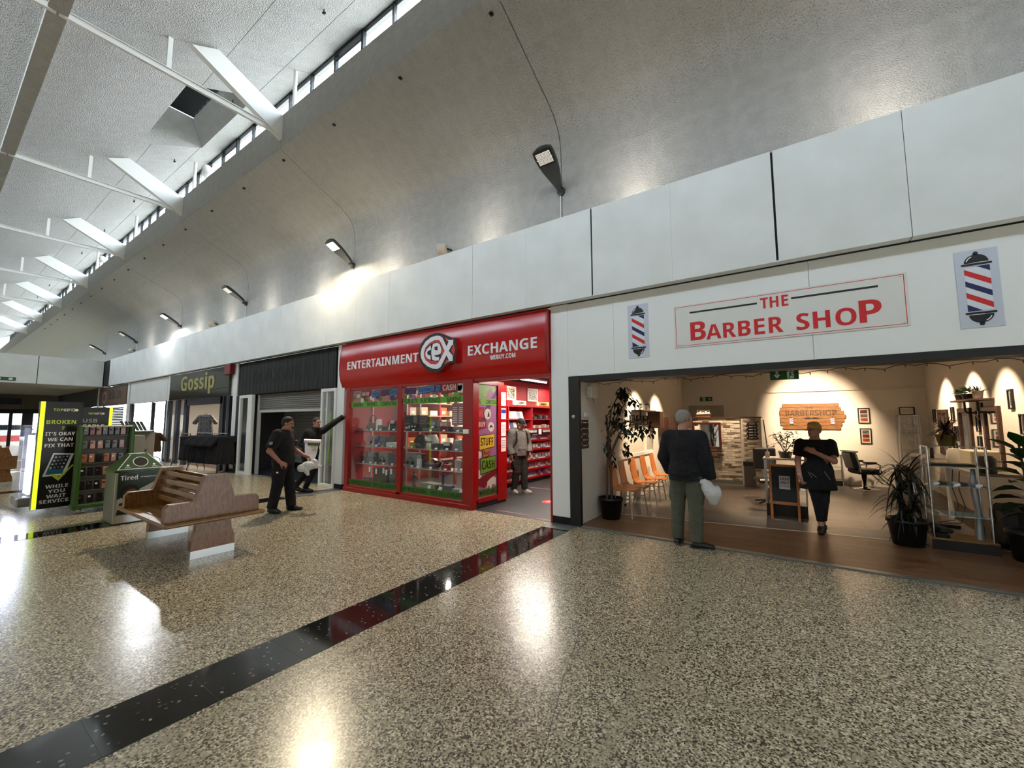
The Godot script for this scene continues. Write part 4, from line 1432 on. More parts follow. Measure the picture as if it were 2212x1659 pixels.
	tube(s, [V(0, 0.42, 0), V(0, 0.08, 0)], 0.025)
	for k in 5: tube(s, [V(0, 0.09, 0), V(cos(TAU * k / 5) * 0.26, 0.04, sin(TAU * k / 5) * 0.26)], [0.02, 0.014])
	tube(s, [V(0, 0.46, -0.2), V(0, 0.75, -0.22)], 0.02)
	obj("base", s, T.black_plastic, oc)

func mirrors_side() -> void:
	var W := BX1
	var s := sb()
	# worktop with legs along the right wall
	var t := thing("styling_counter", "long grey worktop on square legs along the mirror wall", "counter", V(W - 0.28, 0.0, -10.5))
	s = sb()
	bbox(s, V(0, 0.86, 0), V(0.52, 0.04, 4.2), 0.004)
	obj("worktop", s, mt("worktop_grey", col(0.42, 0.39, 0.36), 0.4), t)
	for z in [-1.95, -0.65, 0.65, 1.95]:
		s = sb()
		box(s, V(-0.2, 0.42, z), V(0.06, 0.84, 0.06))
		obj("leg", s, T.white_paint, t)
	s = sb()
	box(s, V(0.24, 0.72, 0), V(0.03, 0.24, 4.1))
	obj("apron", s, T.white_paint, t)
	for i in 3:
		var z: float = [-12.1, -10.75, -9.5][i]
		var m := thing("wall_mirror", "tall mirror in a dark wood frame on the mirror wall, " + ["far one behind the small palm", "middle one above the worktop", "near one over the white tubs"][i], "mirror", V(W, 1.36, z), -PI / 2, "mirrors along the worktop")
		s = sb()
		for q in [[0.0, 0.42, 0.66, 0.08], [0.0, -0.42, 0.66, 0.08], [-0.29, 0.0, 0.08, 0.76], [0.29, 0.0, 0.08, 0.76]]: bbox(s, V(q[0], q[1], 0.02), V(q[2], q[3], 0.04), 0.006)
		obj("frame", s, T.dark_wood, m)
		s = sb()
		box(s, V(0, 0, 0.012), V(0.52, 0.78, 0.008))
		obj("mirror_glass", s, T.mirror, m)
	# many narrow black frames
	var fz := [[-11.45, 1.72], [-11.45, 1.35], [-11.45, 0.98 + 0.05], [-11.25, 1.35], [-10.12, 1.55], [-10.12, 1.2], [-9.95, 1.75], [-8.75, 1.9], [-8.45, 1.55], [-8.3, 1.2], [-12.75, 1.7]]
	for i in fz.size(): frame_on_wall("narrow black framed print on the mirror wall, " + ["top of the column left of the middle mirror", "middle of the column left of the middle mirror", "bottom of the column left of the middle mirror", "beside the middle mirror's left edge", "upper one between the middle and near mirrors", "lower one between the middle and near mirrors", "highest one between the middle and near mirrors", "high one right of the plant shelf", "just right of the near mirror", "lowest one right of the near mirror", "by the far corner"][i], V(W, fz[i][1], fz[i][0]), 0.15, 0.28, -PI / 2, [mt("dark_print", col(0.20, 0.18, 0.16), 0.5)], "narrow frames between the mirrors")
	frame_on_wall("larger white framed poster at the near end of the mirror wall", V(W, 1.62, -8.0), 0.4, 0.6, -PI / 2, [mt("poster_pale", col(0.70, 0.66, 0.60), 0.6)], "", "poster", T.white_paint)
	shelf_bracket(V(W, 1.93, -9.9), 1.1, -1.0, "dark pipe bracket shelf with plants above the mirrors")
	small_plant("potted_plant", "trailing dark green plant on the mirror wall shelf, leftmost", V(W - 0.14, 1.945, -10.35), 0.07, 0.1, T.black_plastic, false)
	small_plant("potted_plant", "round bushy dark plant on the mirror wall shelf, middle one", V(W - 0.14, 1.945, -9.95), 0.085, 0.1, T.black_plastic, false)
	small_plant("potted_plant", "spiky plant in a pale pot on the mirror wall shelf, right end", V(W - 0.14, 1.945, -9.5), 0.07, 0.12, mt("pale_pot", col(0.62, 0.58, 0.52), 0.5), true)
	# pennant with a 5
	var pn := thing("pennant", "small dark red pennant with a white number five hanging by the far mirror", "pennant", V(W - 0.005, 1.32, -11.65), -PI / 2)
	plate(pv([-0.11, 0.25, 0.11, 0.25, 0.11, -0.15, 0.0, -0.28, -0.11, -0.15]), 0.004, at(Vector3.ZERO), mt("pennant_red", col(0.35, 0.06, 0.06), 0.7), pn, "cloth")
	text("5", 0.10, 0.16, at(V(0, 0.0, 0.004)), T.white_letter, pn, 0.002)
	# tubs and bottles on the worktop
	for i in 9:
		s = sb()
		var h: float = [0.1, 0.16, 0.2, 0.12, 0.22, 0.26, 0.14, 0.18, 0.24][i]
		var r: float = [0.03, 0.025, 0.03, 0.045, 0.06, 0.09, 0.03, 0.03, 0.10][i]
		lathe(s, [Vector2(0, 0), Vector2(r * 0.9, 0), Vector2(r, h * 0.1), Vector2(r, h * 0.85), Vector2(r * 0.7, h * 0.95), Vector2(r * 0.7, h), Vector2(0, h)], V(W - 0.25 - 0.07 * (i % 3), 0.88, -12.2 + 0.47 * i), 14)
		tag(obj("tub" if r > 0.05 else "bottle", s, mt("tub_%d" % (i % 4), [col(0.10, 0.09, 0.09), col(0.72, 0.70, 0.64), col(0.15, 0.10, 0.09), col(0.80, 0.78, 0.72)][i % 4], 0.4)), ["black squat jar at the far end of the worktop", "white slim bottle at the far end of the worktop", "dark brown bottle by the far mirror", "white jar between the far and middle mirrors", "black tub under the middle mirror", "large white tub under the middle mirror", "dark slim bottle beside the large white tub", "white slim bottle under the near mirror", "big black tub at the near end of the worktop"][i], "tub" if r > 0.05 else "bottle")
	s = sb()
	bbox(s, V(W - 0.3, 1.02, -9.05), V(0.3, 0.28, 0.5), 0.01)
	tag(obj("storage_tub", s, mt("tub_cream", col(0.78, 0.74, 0.62), 0.5)), "cream storage tub on the worktop behind the fiddle leaf fig", "tub")
	# cables dangling under the worktop
	for i in 2:
		s = sb()
		var x := W - 0.52 + 0.03 * i
		tube(s, [V(x, 0.84, -9.4 + 0.2 * i), V(x - 0.02, 0.55, -9.42 + 0.2 * i), V(x + 0.02, 0.3, -9.36 + 0.2 * i), V(x - 0.05, 0.06, -9.3 + 0.2 * i), V(x - 0.3, 0.03, -9.1)], 0.006, 6)
		tag(obj("power_cable", s, T.black_plastic), ["thin black cable hanging under the worktop, farther one", "thin black cable hanging under the worktop, nearer one"][i], "cable")
	s = sb()
	bbox(s, V(1.72, 0.04, -8.9), V(0.36, 0.06, 0.08), 0.01)
	tag(obj("power_strip", s, T.black_plastic), "black power strip lying on the floor under the worktop", "power strip")

func entrance_group() -> void:
	var s := sb()
	# dracaena in a large black pot
	var d := thing("potted_dracaena", "large bushy dracaena with strap leaves in a black tub beside the glass shelves", "plant", V(1.10, 0.008, -7.42))
	pot(d, Vector3.ZERO, 0.21, 0.33, T.black_plastic)
	var st := [V(-0.04, 1.02, 0.0), V(0.06, 0.98, 0.04), V(-0.07, 0.72, 0.05), V(0.08, 0.62, -0.03), V(0.0, 0.5, 0.08)]
	for p in st:
		s = sb()
		tube(s, [V(p.x * 0.4, 0.28, p.z * 0.4), V(p.x * 0.8, p.y * 0.6, p.z * 0.8), p], 0.018, 7)
		obj("stem", s, T.bark, d)
	var lm := [strap_mesh(0.42, 0.028, 0.5), strap_mesh(0.36, 0.026, 0.85), strap_mesh(0.3, 0.024, 0.25)]
	var mats := [leafmat("drac_a", col(0.045, 0.075, 0.03)), leafmat("drac_b", col(0.075, 0.11, 0.045)), leafmat("drac_c", col(0.03, 0.05, 0.02))]
	for k in st.size():
		for i in 40:
			var a := rng.randf() * TAU
			var e := rng.randf_range(-0.75, 1.35)
			var o := obj("leaf", lm[0 if e > 0.5 else rng.randi() % 3], mats[rng.randi() % 3], d)
			o.transform = Transform3D(aim(V(cos(a) * cos(e), sin(e), sin(a) * cos(e))), st[k] + V(0, rng.randf_range(-0.22, 0.02), 0))
	# chrome and glass shelf unit
	var g := thing("glass_shelf_unit", "chrome and glass shelf unit on a black plinth at the entrance, holding a palm", "shelf unit", V(1.60, 0.008, -7.58))
	s = sb()
	for sx in [-1, 1]:
		for sz in [-1, 1]: tube(s, [V(sx * 0.255, 0.13, sz * 0.17), V(sx * 0.255, 1.27, sz * 0.17)], 0.014, 8)
	obj("post", s, T.chrome, g)
	s = sb()
	box(s, V(0.005, 0.06, 0), V(0.58, 0.12, 0.40))
	obj("plinth", s, T.black_plastic, g)
	s = sb()
	bbox(s, V(0.005, 0.13, 0), V(0.58, 0.022, 0.40), 0.004)
	obj("base_board", s, T.oak, g)
	for y in [0.42, 0.78, 1.02, 1.27]:
		s = sb()
		bbox(s, V(0, y, 0), V(0.54, 0.012, 0.38), 0.002)
		obj("glass_shelf", s, glass("shelf_glass", col(0.75, 0.9, 0.85), 0.25), g)
	# things on the unit
	var bx := V(1.60, 0.0, -7.58)
	for i in 7:
		s = sb()
		bbox(s, bx + V(-0.19 + 0.062 * i, 0.808, 0.05), V(0.06, 0.03, 0.2), 0.006, Basis(Vector3.BACK, 0.35 - 0.05 * (i % 3)))
		tag(obj("leaflet", s, [T.white_letter, T.black_plastic, T.trim_grey][i % 3]), ["white", "black", "grey"][i % 3] + " folded leaflet in the fan of leaflets on the glass shelf, " + ["first", "second", "third", "fourth", "fifth", "sixth", "last"][i] + " from the palm side", "leaflet", "leaflets fanned on the glass shelf")
	s = sb()
	bbox(s, bx + V(-0.02, 1.043, 0.0), V(0.4, 0.034, 0.24), 0.01)
	tag(obj("folded_cape", s, T.black_plastic), "folded black cape on the second glass shelf from the top", "cape")
	for i in 2:
		s = sb()
		bbox(s, bx + V(-0.18 + 0.02 * i, 0.17 + 0.06 * i, 0.06 - 0.02 * i), V(0.14, 0.055, 0.22), 0.016, Basis(Vector3.UP, 0.3 * i))
		tag(obj("handbag", s, mt("dark_cloth_%d" % i, [col(0.07, 0.06, 0.06), col(0.14, 0.12, 0.11)][i], 0.9)), ["dark folded cloth bag on the base board of the glass shelves", "brownish cloth bag on top of the dark folded one"][i], "bag")
	s = sb()
	tube(s, [bx + V(0.17, 0.15, 0.05), bx + V(0.18, 0.5, 0.03), bx + V(0.15, 0.85, 0.06), bx + V(0.17, 1.0, 0.02)], [0.045, 0.03, 0.04, 0.02], 10)
	tag(obj("wrapped_tube", s, mt("film_wrap", col(0.5, 0.5, 0.5), 0.2, 0.4)), "tall twist of clear wrap standing at the right of the glass shelves", "wrap")
	# palm on top
	var p := thing("potted_palm", "small spiky palm in a mustard pot on top of the glass shelf unit", "plant", bx + V(-0.03, 1.284, -0.02))
	pot(p, Vector3.ZERO, 0.105, 0.14, mt("mustard_pot", col(0.42, 0.34, 0.14), 0.5))
	s = sb()
	tube(s, [V(0, 0.1, 0), V(0.01, 0.24, 0)], [0.022, 0.018], 7)
	obj("stem", s, T.bark, p)
	var pm := [strap_mesh(0.26, 0.016, 0.35), strap_mesh(0.22, 0.016, 0.8), strap_mesh(0.24, 0.014, 0.1)]
	for i in 95:
		var a := rng.randf() * TAU
		var e := rng.randf_range(-0.4, 1.4)
		var o := obj("leaf", pm[rng.randi() % 3], mats[rng.randi() % 3], p)
		o.transform = Transform3D(aim(V(cos(a) * cos(e), sin(e), sin(a) * cos(e))), V(0, 0.20 + rng.randf_range(-0.03, 0.05), 0))
	# fiddle leaf fig
	var f := thing("fiddle_leaf_fig", "fiddle leaf fig with big green leaves in a black pot at the right edge", "plant", V(2.12, 0.008, -7.32))
	pot(f, Vector3.ZERO, 0.2, 0.34, T.black_plastic)
	s = sb()
	tube(s, [V(0, 0.3, 0), V(0.01, 0.8, 0.01), V(-0.02, 1.36, 0)], [0.018, 0.014, 0.008], 8)
	obj("stem", s, T.bark, f)
	var big := [leaf_mesh(0.30, 0.19, 0.18), leaf_mesh(0.25, 0.16, 0.3), leaf_mesh(0.20, 0.13, 0.05)]
	var gm := [leafmat("fig_a", col(0.13, 0.28, 0.06), 0.35), leafmat("fig_b", col(0.10, 0.21, 0.05), 0.35), leafmat("fig_c", col(0.06, 0.13, 0.04), 0.35)]
	for i in 26:
		var y := 1.36 - 0.033 * i
		var a := i * 2.4
		var e := lerpf(0.9, -0.25, i / 25.0)
		var o := obj("leaf", big[2 if i < 3 else i % 2], gm[mini(i / 6, 2)], f)
		o.transform = Transform3D(aim(V(cos(a) * cos(e), sin(e), sin(a) * cos(e)), 0.2 * sin(i)), V(cos(a) * 0.02, y, sin(a) * 0.02))
	# dark folded pushchair-like bag behind
	s = sb()
	bbox(s, V(2.2, 0.28, -7.95), V(0.42, 0.55, 0.35), 0.08, Basis(Vector3.UP, 0.4))
	tag(obj("black_holdall", s, T.black_plastic), "black holdall standing on the floor behind the fiddle leaf fig", "bag")
	s = sb()
	tube(s, [V(1.98, 0.3, -7.9), V(1.99, 0.86, -7.95)], 0.016, 8)
	tag(obj("umbrella", s, T.black_plastic), "closed black umbrella upright beside the glass shelves", "umbrella")

# ---------------------------------------------------------------- barber shop: front
func plate(poly: PackedVector2Array, d: float, X: Transform3D, m: Material, parent: Node, called := "print_shape") -> MeshInstance3D:
	var s := sb()
	prism(s, poly, d, X)
	return obj(called, s, m, parent)

func barber_front() -> void:
	var w := snode("wall_front")
	var s := sb()
	for sp in [[-2.98, -2.215], [-2.212, 0.198], [0.202, 2.4], [2.404, 12.0]]:
		s = sb()
		bbox(s, V((sp[0] + sp[1]) / 2, 2.91, FZ - 0.03), V(sp[1] - sp[0], 1.18, 0.06), 0.001)
		obj("sign_board", s, T.white_paint, w)
	s = sb()
	span(s, V(-2.98, 2.32, FZ - 0.06), V(12, 3.505, FZ - 0.35))
	obj("lintel", s, T.cream_wall, w)
	s = sb()
	span(s, V(-2.8, 2.235, FZ - 0.005), V(12, 2.318, FZ - 0.3))
	span(s, V(-2.98, 0.0, FZ + 0.01), V(-2.80, 2.318, FZ - 0.06))
	obj("shutter_guide", s, T.black_frame, w)
	s = sb()
	lathe(s, [Vector2(0, 0.006), Vector2(0.026, 0.006), Vector2(0.028, 0)], V(-2.9, 1.68, FZ + 0.012), 16, Basis(Vector3.RIGHT, PI / 2))
	tag(obj("key_switch", s, T.steel), "small round steel key switch on the black post of the barber shop", "switch")
	# white pier between the two shops
	s = sb()
	bbox(s, V(-3.14, 1.81, FZ - 0.1), V(0.315, 3.40, 0.2), 0.004)
	var pier := struct("wall_pier", s, T.white_paint)
	s = sb()
	box(s, V(-3.14, 0.055, FZ - 0.1), V(0.31, 0.11, 0.196))
	obj("plinth", s, T.black_joint, pier)
	# sign
	var t := thing("shop_sign", "cream sign reading THE BARBER SHOP in red with a thin red border", "sign", V(-0.15, 2.9, FZ))
	s = sb()
	bbox(s, V(0, 0, 0.006), V(2.38, 0.58, 0.012), 0.002)
	obj("board", s, mt("sign_cream", col(0.84, 0.83, 0.80), 0.4), t)
	s = sb()
	for q in [[0, 0.268, 2.33, 0.006], [0, -0.268, 2.33, 0.006], [-1.165, 0, 0.006, 0.54], [1.165, 0, 0.006, 0.54]]: box(s, V(q[0], q[1], 0.0125), V(q[2], q[3], 0.003))
	obj("border", s, T.red_letter, t)
	s = sb()
	box(s, V(-0.585, 0.175, 0.0135), V(0.79, 0.022, 0.004))
	obj("rule", s, T.black_letter, t)
	s = sb()
	box(s, V(0.56, 0.178, 0.0135), V(0.79, 0.022, 0.004))
	obj("rule", s, T.black_letter, t)
	text("THE", 0.29, 0.135, at(V(-0.01, 0.165, 0.012)), T.red_letter, t)
	text("B", 0.19, 0.25, at(V(-0.885, -0.085, 0.012)), T.red_letter, t)
	text("ARBER", 0.855, 0.195, at(V(-0.357, -0.12, 0.012)), T.red_letter, t)
	text("SHO", 0.555, 0.20, at(V(0.478, -0.12, 0.012)), T.red_letter, t)
	text("P", 0.19, 0.25, at(V(0.875, -0.085, 0.012)), T.red_letter, t)
	for q in [[-1.14, 0.25], [1.14, 0.25], [-1.14, -0.25], [1.14, -0.25]]:
		s = sb()
		lathe(s, [Vector2(0, 0.004), Vector2(0.006, 0.003), Vector2(0.007, 0)], V(q[0], q[1], 0.012), 8, Basis(Vector3.RIGHT, PI / 2))
		obj("screw", s, T.steel, t)
	# two flat boards with a printed barber's pole
	for side in 2:
		var b := thing("pole_board", "pale silver board with a printed red and blue barber's pole, " + ("left of the red lettered sign" if side == 0 else "right of the red lettered sign"), "sign", V(-1.84 if side == 0 else 1.55, 2.915, FZ), 0.0, "barber's pole boards")
		s = sb()
		bbox(s, V(0, 0, 0.004), V(0.30, 0.79, 0.008), 0.002)
		obj("board", s, T.silver_board, b)
		var X := at(V(0, 0, 0.008))
		s = sb()
		for sg in [1.0, -1.0]:
			var dome := PackedVector2Array()
			for i in 13:
				var a := PI * i / 12
				dome.append(Vector2(cos(a) * 0.085, sg * (0.262 + sin(a) * 0.085)))
			prism(s, dome, 0.003, X)
			var kn := disc(0.019, 12)
			for i in kn.size(): kn[i].y += sg * 0.356
			prism(s, kn, 0.003, X)
			var bar := rrect(0.215, 0.021, 0.01)
			for i in bar.size(): bar[i].y += sg * 0.247
			prism(s, bar, 0.003, X)
		obj("cap", s, T.black_letter, b)
		s = sb()
		for sg in [1.0, -1.0]:
			var arc := PackedVector2Array()
			for i in 6: arc.append(Vector2(cos(2.0 + i * 0.17) * 0.074, sg * (0.262 + sin(2.0 + i * 0.17) * 0.074)) * Vector2(sg, 1))
			for i in 6: arc.append(Vector2(cos(2.85 - i * 0.17) * 0.066, sg * (0.262 + sin(2.85 - i * 0.17) * 0.066)) * Vector2(sg, 1))
			prism(s, arc, 0.0045, X)
			box(s, V(0.03 * sg, sg * 0.2615, 0.011), V(0.11, 0.005, 0.006))
		obj("shine", s, T.white_letter, b)
		s = sb()
		box(s, V(0, 0, 0.009), V(0.176, 0.44, 0.002))
		obj("barrel", s, mt("pole_white", col(0.82, 0.84, 0.86), 0.4), b)
		var y0 := 0.215
		for k in 3:
			var yk := 0.215 - 0.012 - 0.118 * k + (0.0 if k != 1 else 0.0)
			plate(pv([-0.088, yk, 0.088, yk - 0.118, 0.088, yk - 0.175, -0.088, yk - 0.055]), 0.004, X, T.red_letter if k != 1 else T.blue_letter, b, "stripe")
		plate(pv([0.0, 0.226, 0.088, 0.226, 0.088, 0.165]), 0.004, X, T.blue_letter, b, "stripe")
		plate(pv([-0.088, -0.155, -0.088, -0.226, 0.015, -0.226]), 0.004, X, T.blue_letter, b, "stripe")

# ---------------------------------------------------------------- barber shop: room
const BX0 := -2.85
const BX1 := 2.5
const BZ := -13.4

func barber_room() -> void:
	var s := sb()
	span(s, V(BX0 - 0.13, 0, FZ - 0.06), V(BX0, 3.3, BZ - 0.2))
	struct("wall_left", s, T.cream_wall)
	s = sb()
	span(s, V(BX0, 0, BZ), V(BX1 + 0.2, 3.3, BZ - 0.2))
	var bw := struct("wall_back", s, T.cream_wall)
	s = sb()
	span(s, V(-1.1, 2.36, BZ), V(BX1, 2.385, BZ + 0.06))
	obj("ledge", s, T.cream_wall, bw)
	s = sb()
	span(s, V(BX1, 0, FZ - 0.06), V(BX1 + 0.2, 3.3, BZ))
	struct("wall_right", s, T.cream_wall)
	s = sb()
	span(s, V(BX0, 3.0, FZ - 0.3), V(BX1 + 0.2, 3.2, BZ - 0.1))
	struct("ceiling", s, mt("barber_ceiling", col(0.62, 0.60, 0.57), 0.9))
	# grey tile floor
	s = sb()
	span(s, V(BX0 - 0.05, -0.2, FZ), V(BX1 + 0.1, -0.004, BZ - 0.1))
	var fl := struct("floor", s, mt("grout_grey", col(0.36, 0.34, 0.32), 0.9))
	var tones := []
	for i in 4:
		var m := mt("floor_tile_%d" % i, Color.WHITE, 0.33)
		m.albedo_texture = noise_tex(FastNoiseLite.TYPE_SIMPLEX, 0.01, ramp([[0.0, col(0.27, 0.245, 0.225).lightened(0.03 * i)], [1.0, col(0.36, 0.33, 0.30).lightened(0.03 * i)]]), 256, 20 + i, 4)
		m.uv1_triplanar = true
		m.uv1_scale = V(0.8, 3.0, 3.0)
		tones.append(m)
	for j in 11:
		for i in 5:
			var x0 := BX0 + 0.02 + i * 1.2 - (0.6 if j % 2 else 0.0)
			var xa := maxf(x0, BX0)
			var xb := minf(x0 + 1.197, BX1)
			var z0 := -6.9 - 0.6 * j
			if xb - xa < 0.05: continue
			s = sb()
			box(s, V((xa + xb) / 2, -0.004, z0 - 0.2985), V(xb - xa, 0.008, 0.597))
			obj("tile", s, tones[rng.randi() % 4], fl)
	# plank apron inside the entrance, its back edge cut on the slant
	var edge := func(x: float) -> float: return -7.03 - (x - BX0) * 0.144
	var pt := []
	for i in 3:
		wood("plank_%d" % i, col(0.30, 0.19, 0.11).lightened(0.04 * i), col(0.47, 0.32, 0.20).lightened(0.04 * i), 0.4)
		pt.append(T["plank_%d" % i])
	for j in 10:
		var off := -0.9 if j % 2 else -0.2
		for i in 6:
			var a := BX0 + off + i * 1.25
			var xa := maxf(a, BX0)
			var xb := minf(a + 1.247, BX1)
			if xb - xa < 0.03: continue
			var z0 := FZ - 0.06 - 0.192 * j
			var z1 := z0 - 0.19
			var clip := Geometry2D.intersect_polygons(pv([xa, -z0, xb, -z0, xb, -z1, xa, -z1]), pv([BX0, 5.0, BX1, 5.0, BX1, -edge.call(BX1), BX0, -edge.call(BX0)]))
			for poly in clip:
				if Geometry2D.is_polygon_clockwise(poly): poly.reverse()
				s = sb()
				prism(s, poly, 0.008, Transform3D(Basis(V(1, 0, 0), V(0, 0, -1), V(0, 1, 0)), V(0, 0.0, 0)))
				obj("plank", s, pt[rng.randi() % 3], fl)
	s = sb()
	var e0 := V(BX0, 0.006, edge.call(BX0))
	var e1 := V(BX1, 0.006, edge.call(BX1))
	box(s, (e0 + e1) / 2, V(e0.distance_to(e1), 0.012, 0.022), Basis(Vector3.UP, 0.143))
	obj("edge_strip", s, mt("pale_strip", col(0.86, 0.82, 0.74), 0.3, 0.3), fl)
	s = sb()
	box(s, V(-0.1, 0.005, FZ - 0.025), V(5.4, 0.01, 0.07))
	obj("threshold_strip", s, T.aluminium, fl)
	s = sb()
	box(s, V(-0.1, 0.003, FZ + 0.03), V(5.4, 0.006, 0.05))
	obj("threshold_strip", s, T.trim_grey, fl)
	# partition of painted brick with a dark coping
	s = sb()
	box(s, V(-2.03, 0.84, -12.02), V(1.64, 1.66, 0.1))
	var B2 := Basis(Vector3.UP, 0.64)
	var w2 := V(-0.98, 0.84, -12.12)
	box(s, w2, V(0.48, 1.66, 0.08), B2)
	var part := struct("wall_partition", s, mt("mortar", col(0.66, 0.63, 0.58), 0.9))
	var bm := []
	for c in [col(0.74, 0.70, 0.63), col(0.68, 0.64, 0.57), col(0.62, 0.57, 0.50), col(0.46, 0.39, 0.32), col(0.36, 0.31, 0.26), col(0.78, 0.75, 0.69)]: bm.append(mt("brick_%d" % bm.size(), c, 0.85))
	var bmesh := []
	for i in 3:
		s = sb()
		bbox(s, Vector3.ZERO, V(0.158 - 0.003 * i, 0.052 - 0.002 * i, 0.02 + 0.004 * i), 0.004)
		bmesh.append(done(s))
	s = sb()
	bbox(s, Vector3.ZERO, V(0.075, 0.052, 0.022), 0.004)
	var half := done(s)
	for r in 27:
		var y := 0.055 + r * 0.0605
		for i in 11:
			var x := -2.76 + i * 0.166 - (0.083 if r % 2 else 0.0)
			if x + 0.08 > -1.2: continue
			var k: int = [0, 1, 0, 5, 2, 0, 1, 5, 3, 4, 2, 0][rng.randi() % 12]
			var o := obj("brick", bmesh[rng.randi() % 3], bm[k], part)
			o.position = V(x, y, -11.966)
		if r % 2 == 1:
			var o := obj("brick", half, bm[rng.randi() % 3], part)
			o.position = V(-1.255, y, -11.966)
		for i in 2:
			var o := obj("brick", bmesh[0], bm[[0, 1, 2, 3][rng.randi() % 4]], part)
			o.transform = Transform3D(B2, w2 + B2 * V(-0.14 + 0.166 * i + (0.08 if r % 2 else 0.0), y - 0.84, 0.045))
	s = sb()
	box(s, V(-2.03, 1.685, -12.0), V(1.66, 0.03, 0.16))
	box(s, w2 + V(0, 0.845, 0), V(0.5, 0.03, 0.12), B2)
	obj("coping", s, T.dark_wood, part)
	s = sb()
	box(s, V(-2.03, 0.04, -11.955), V(1.64, 0.08, 0.02))
	obj("skirting", s, T.trim_grey, part)
	# service door in the back wall behind the partition
	s = sb()
	span(s, V(-2.7, 0, BZ + 0.0), V(-1.75, 2.05, BZ + 0.035))
	struct("door_1", s, mt("door_grey", col(0.60, 0.57, 0.53), 0.6))
	# spot lamps in the ceiling
	var wc := col(1.0, 0.88, 0.74)
	var sp := [[V(-1.28, 2.98, -11.2), V(-1.9, 1.0, -12.2)], [V(-0.66, 2.98, -11.2), V(-0.3, 0.0, -10.0)], [V(0.16, 2.98, -11.6), V(0.3, 1.9, -13.4)], [V(0.72, 2.98, -11.4), V(0.5, 1.0, -13.4)],
		[V(-1.9, 2.98, -8.6), V(-2.85, 1.0, -8.9)], [V(-1.9, 2.98, -10.2), V(-2.85, 1.0, -10.4)], [V(1.7, 2.98, -10.2), V(2.5, 1.6, -10.2)], [V(1.7, 2.98, -11.6), V(2.5, 1.6, -11.8)], [V(1.7, 2.98, -8.8), V(2.5, 1.4, -8.9)], [V(-0.1, 2.98, -8.8), V(-0.1, 0.0, -9.4)]]
	for i in sp.size():
		var p: Vector3 = sp[i][0]
		var to: Vector3 = sp[i][1]
		var t := thing("spot_lamp", "small black ceiling spotlight inside the barber shop, " + ["over the brick partition", "lens glowing next to the green exit sign", "aimed at the wooden wall sign", "right of the exit sign, tilted down", "near the ficus tree", "over the row of chairs", "over the mirrors", "far end over the mirrors", "near end over the mirrors", "over the open floor"][i], "spotlight", p, 0.0, "spotlights in the barber shop")
		s = sb()
		lathe(s, [Vector2(0, 0.02), Vector2(0.05, 0.02), Vector2(0.05, -0.02), Vector2(0.015, -0.02), Vector2(0.015, -0.1)], Vector3.ZERO, 14)
		obj("mount", s, T.black_plastic, t)
		var d := (to - p).normalized()
		var bb := Basis.looking_at(d, Vector3.RIGHT) * Basis(Vector3.RIGHT, PI / 2)
		s = sb()
		var c0 := V(0, -0.13, 0)
		lathe(s, [Vector2(0, 0.06), Vector2(0.045, 0.06), Vector2(0.05, 0.04), Vector2(0.05, -0.08), Vector2(0.042, -0.08), Vector2(0.04, -0.05)], c0, 16, Basis(bb.x, -bb.y, -bb.z) if false else Basis(Quaternion(Vector3.DOWN, d)))
		obj("barrel", s, T.black_plastic, t)
		s = sb()
		lathe(s, [Vector2(0, -0.055), Vector2(0.041, -0.055)], c0, 16, Basis(Quaternion(Vector3.DOWN, d)), false)
		obj("lens", s, glow("spot_lens", col(1.0, 0.88, 0.7), 9.0), t)
		spot("spot_light", c0 + d * 0.09, to - p, 34.0, wc, [3.4, 3.4, 5.0, 3.6, 4.5, 4.5, 3.0, 3.0, 2.6, 5.0][i], t)

# ---------------------------------------------------------------- red game and electronics shop: front
func sign_z(y: float) -> float:
	# bulging profile of the red sign
	var k := [[2.39, -5.93], [2.45, -5.90], [2.57, -5.85], [2.72, -5.815], [2.88, -5.80], [3.05, -5.805], [3.2, -5.82], [3.36, -5.845], [3.47, -5.87]]
	for i in k.size() - 1:
		if y <= k[i + 1][0]: return lerpf(k[i][1], k[i + 1][1], clampf((y - k[i][0]) / (k[i + 1][0] - k[i][0]), 0.0, 1.0))
	return -5.87

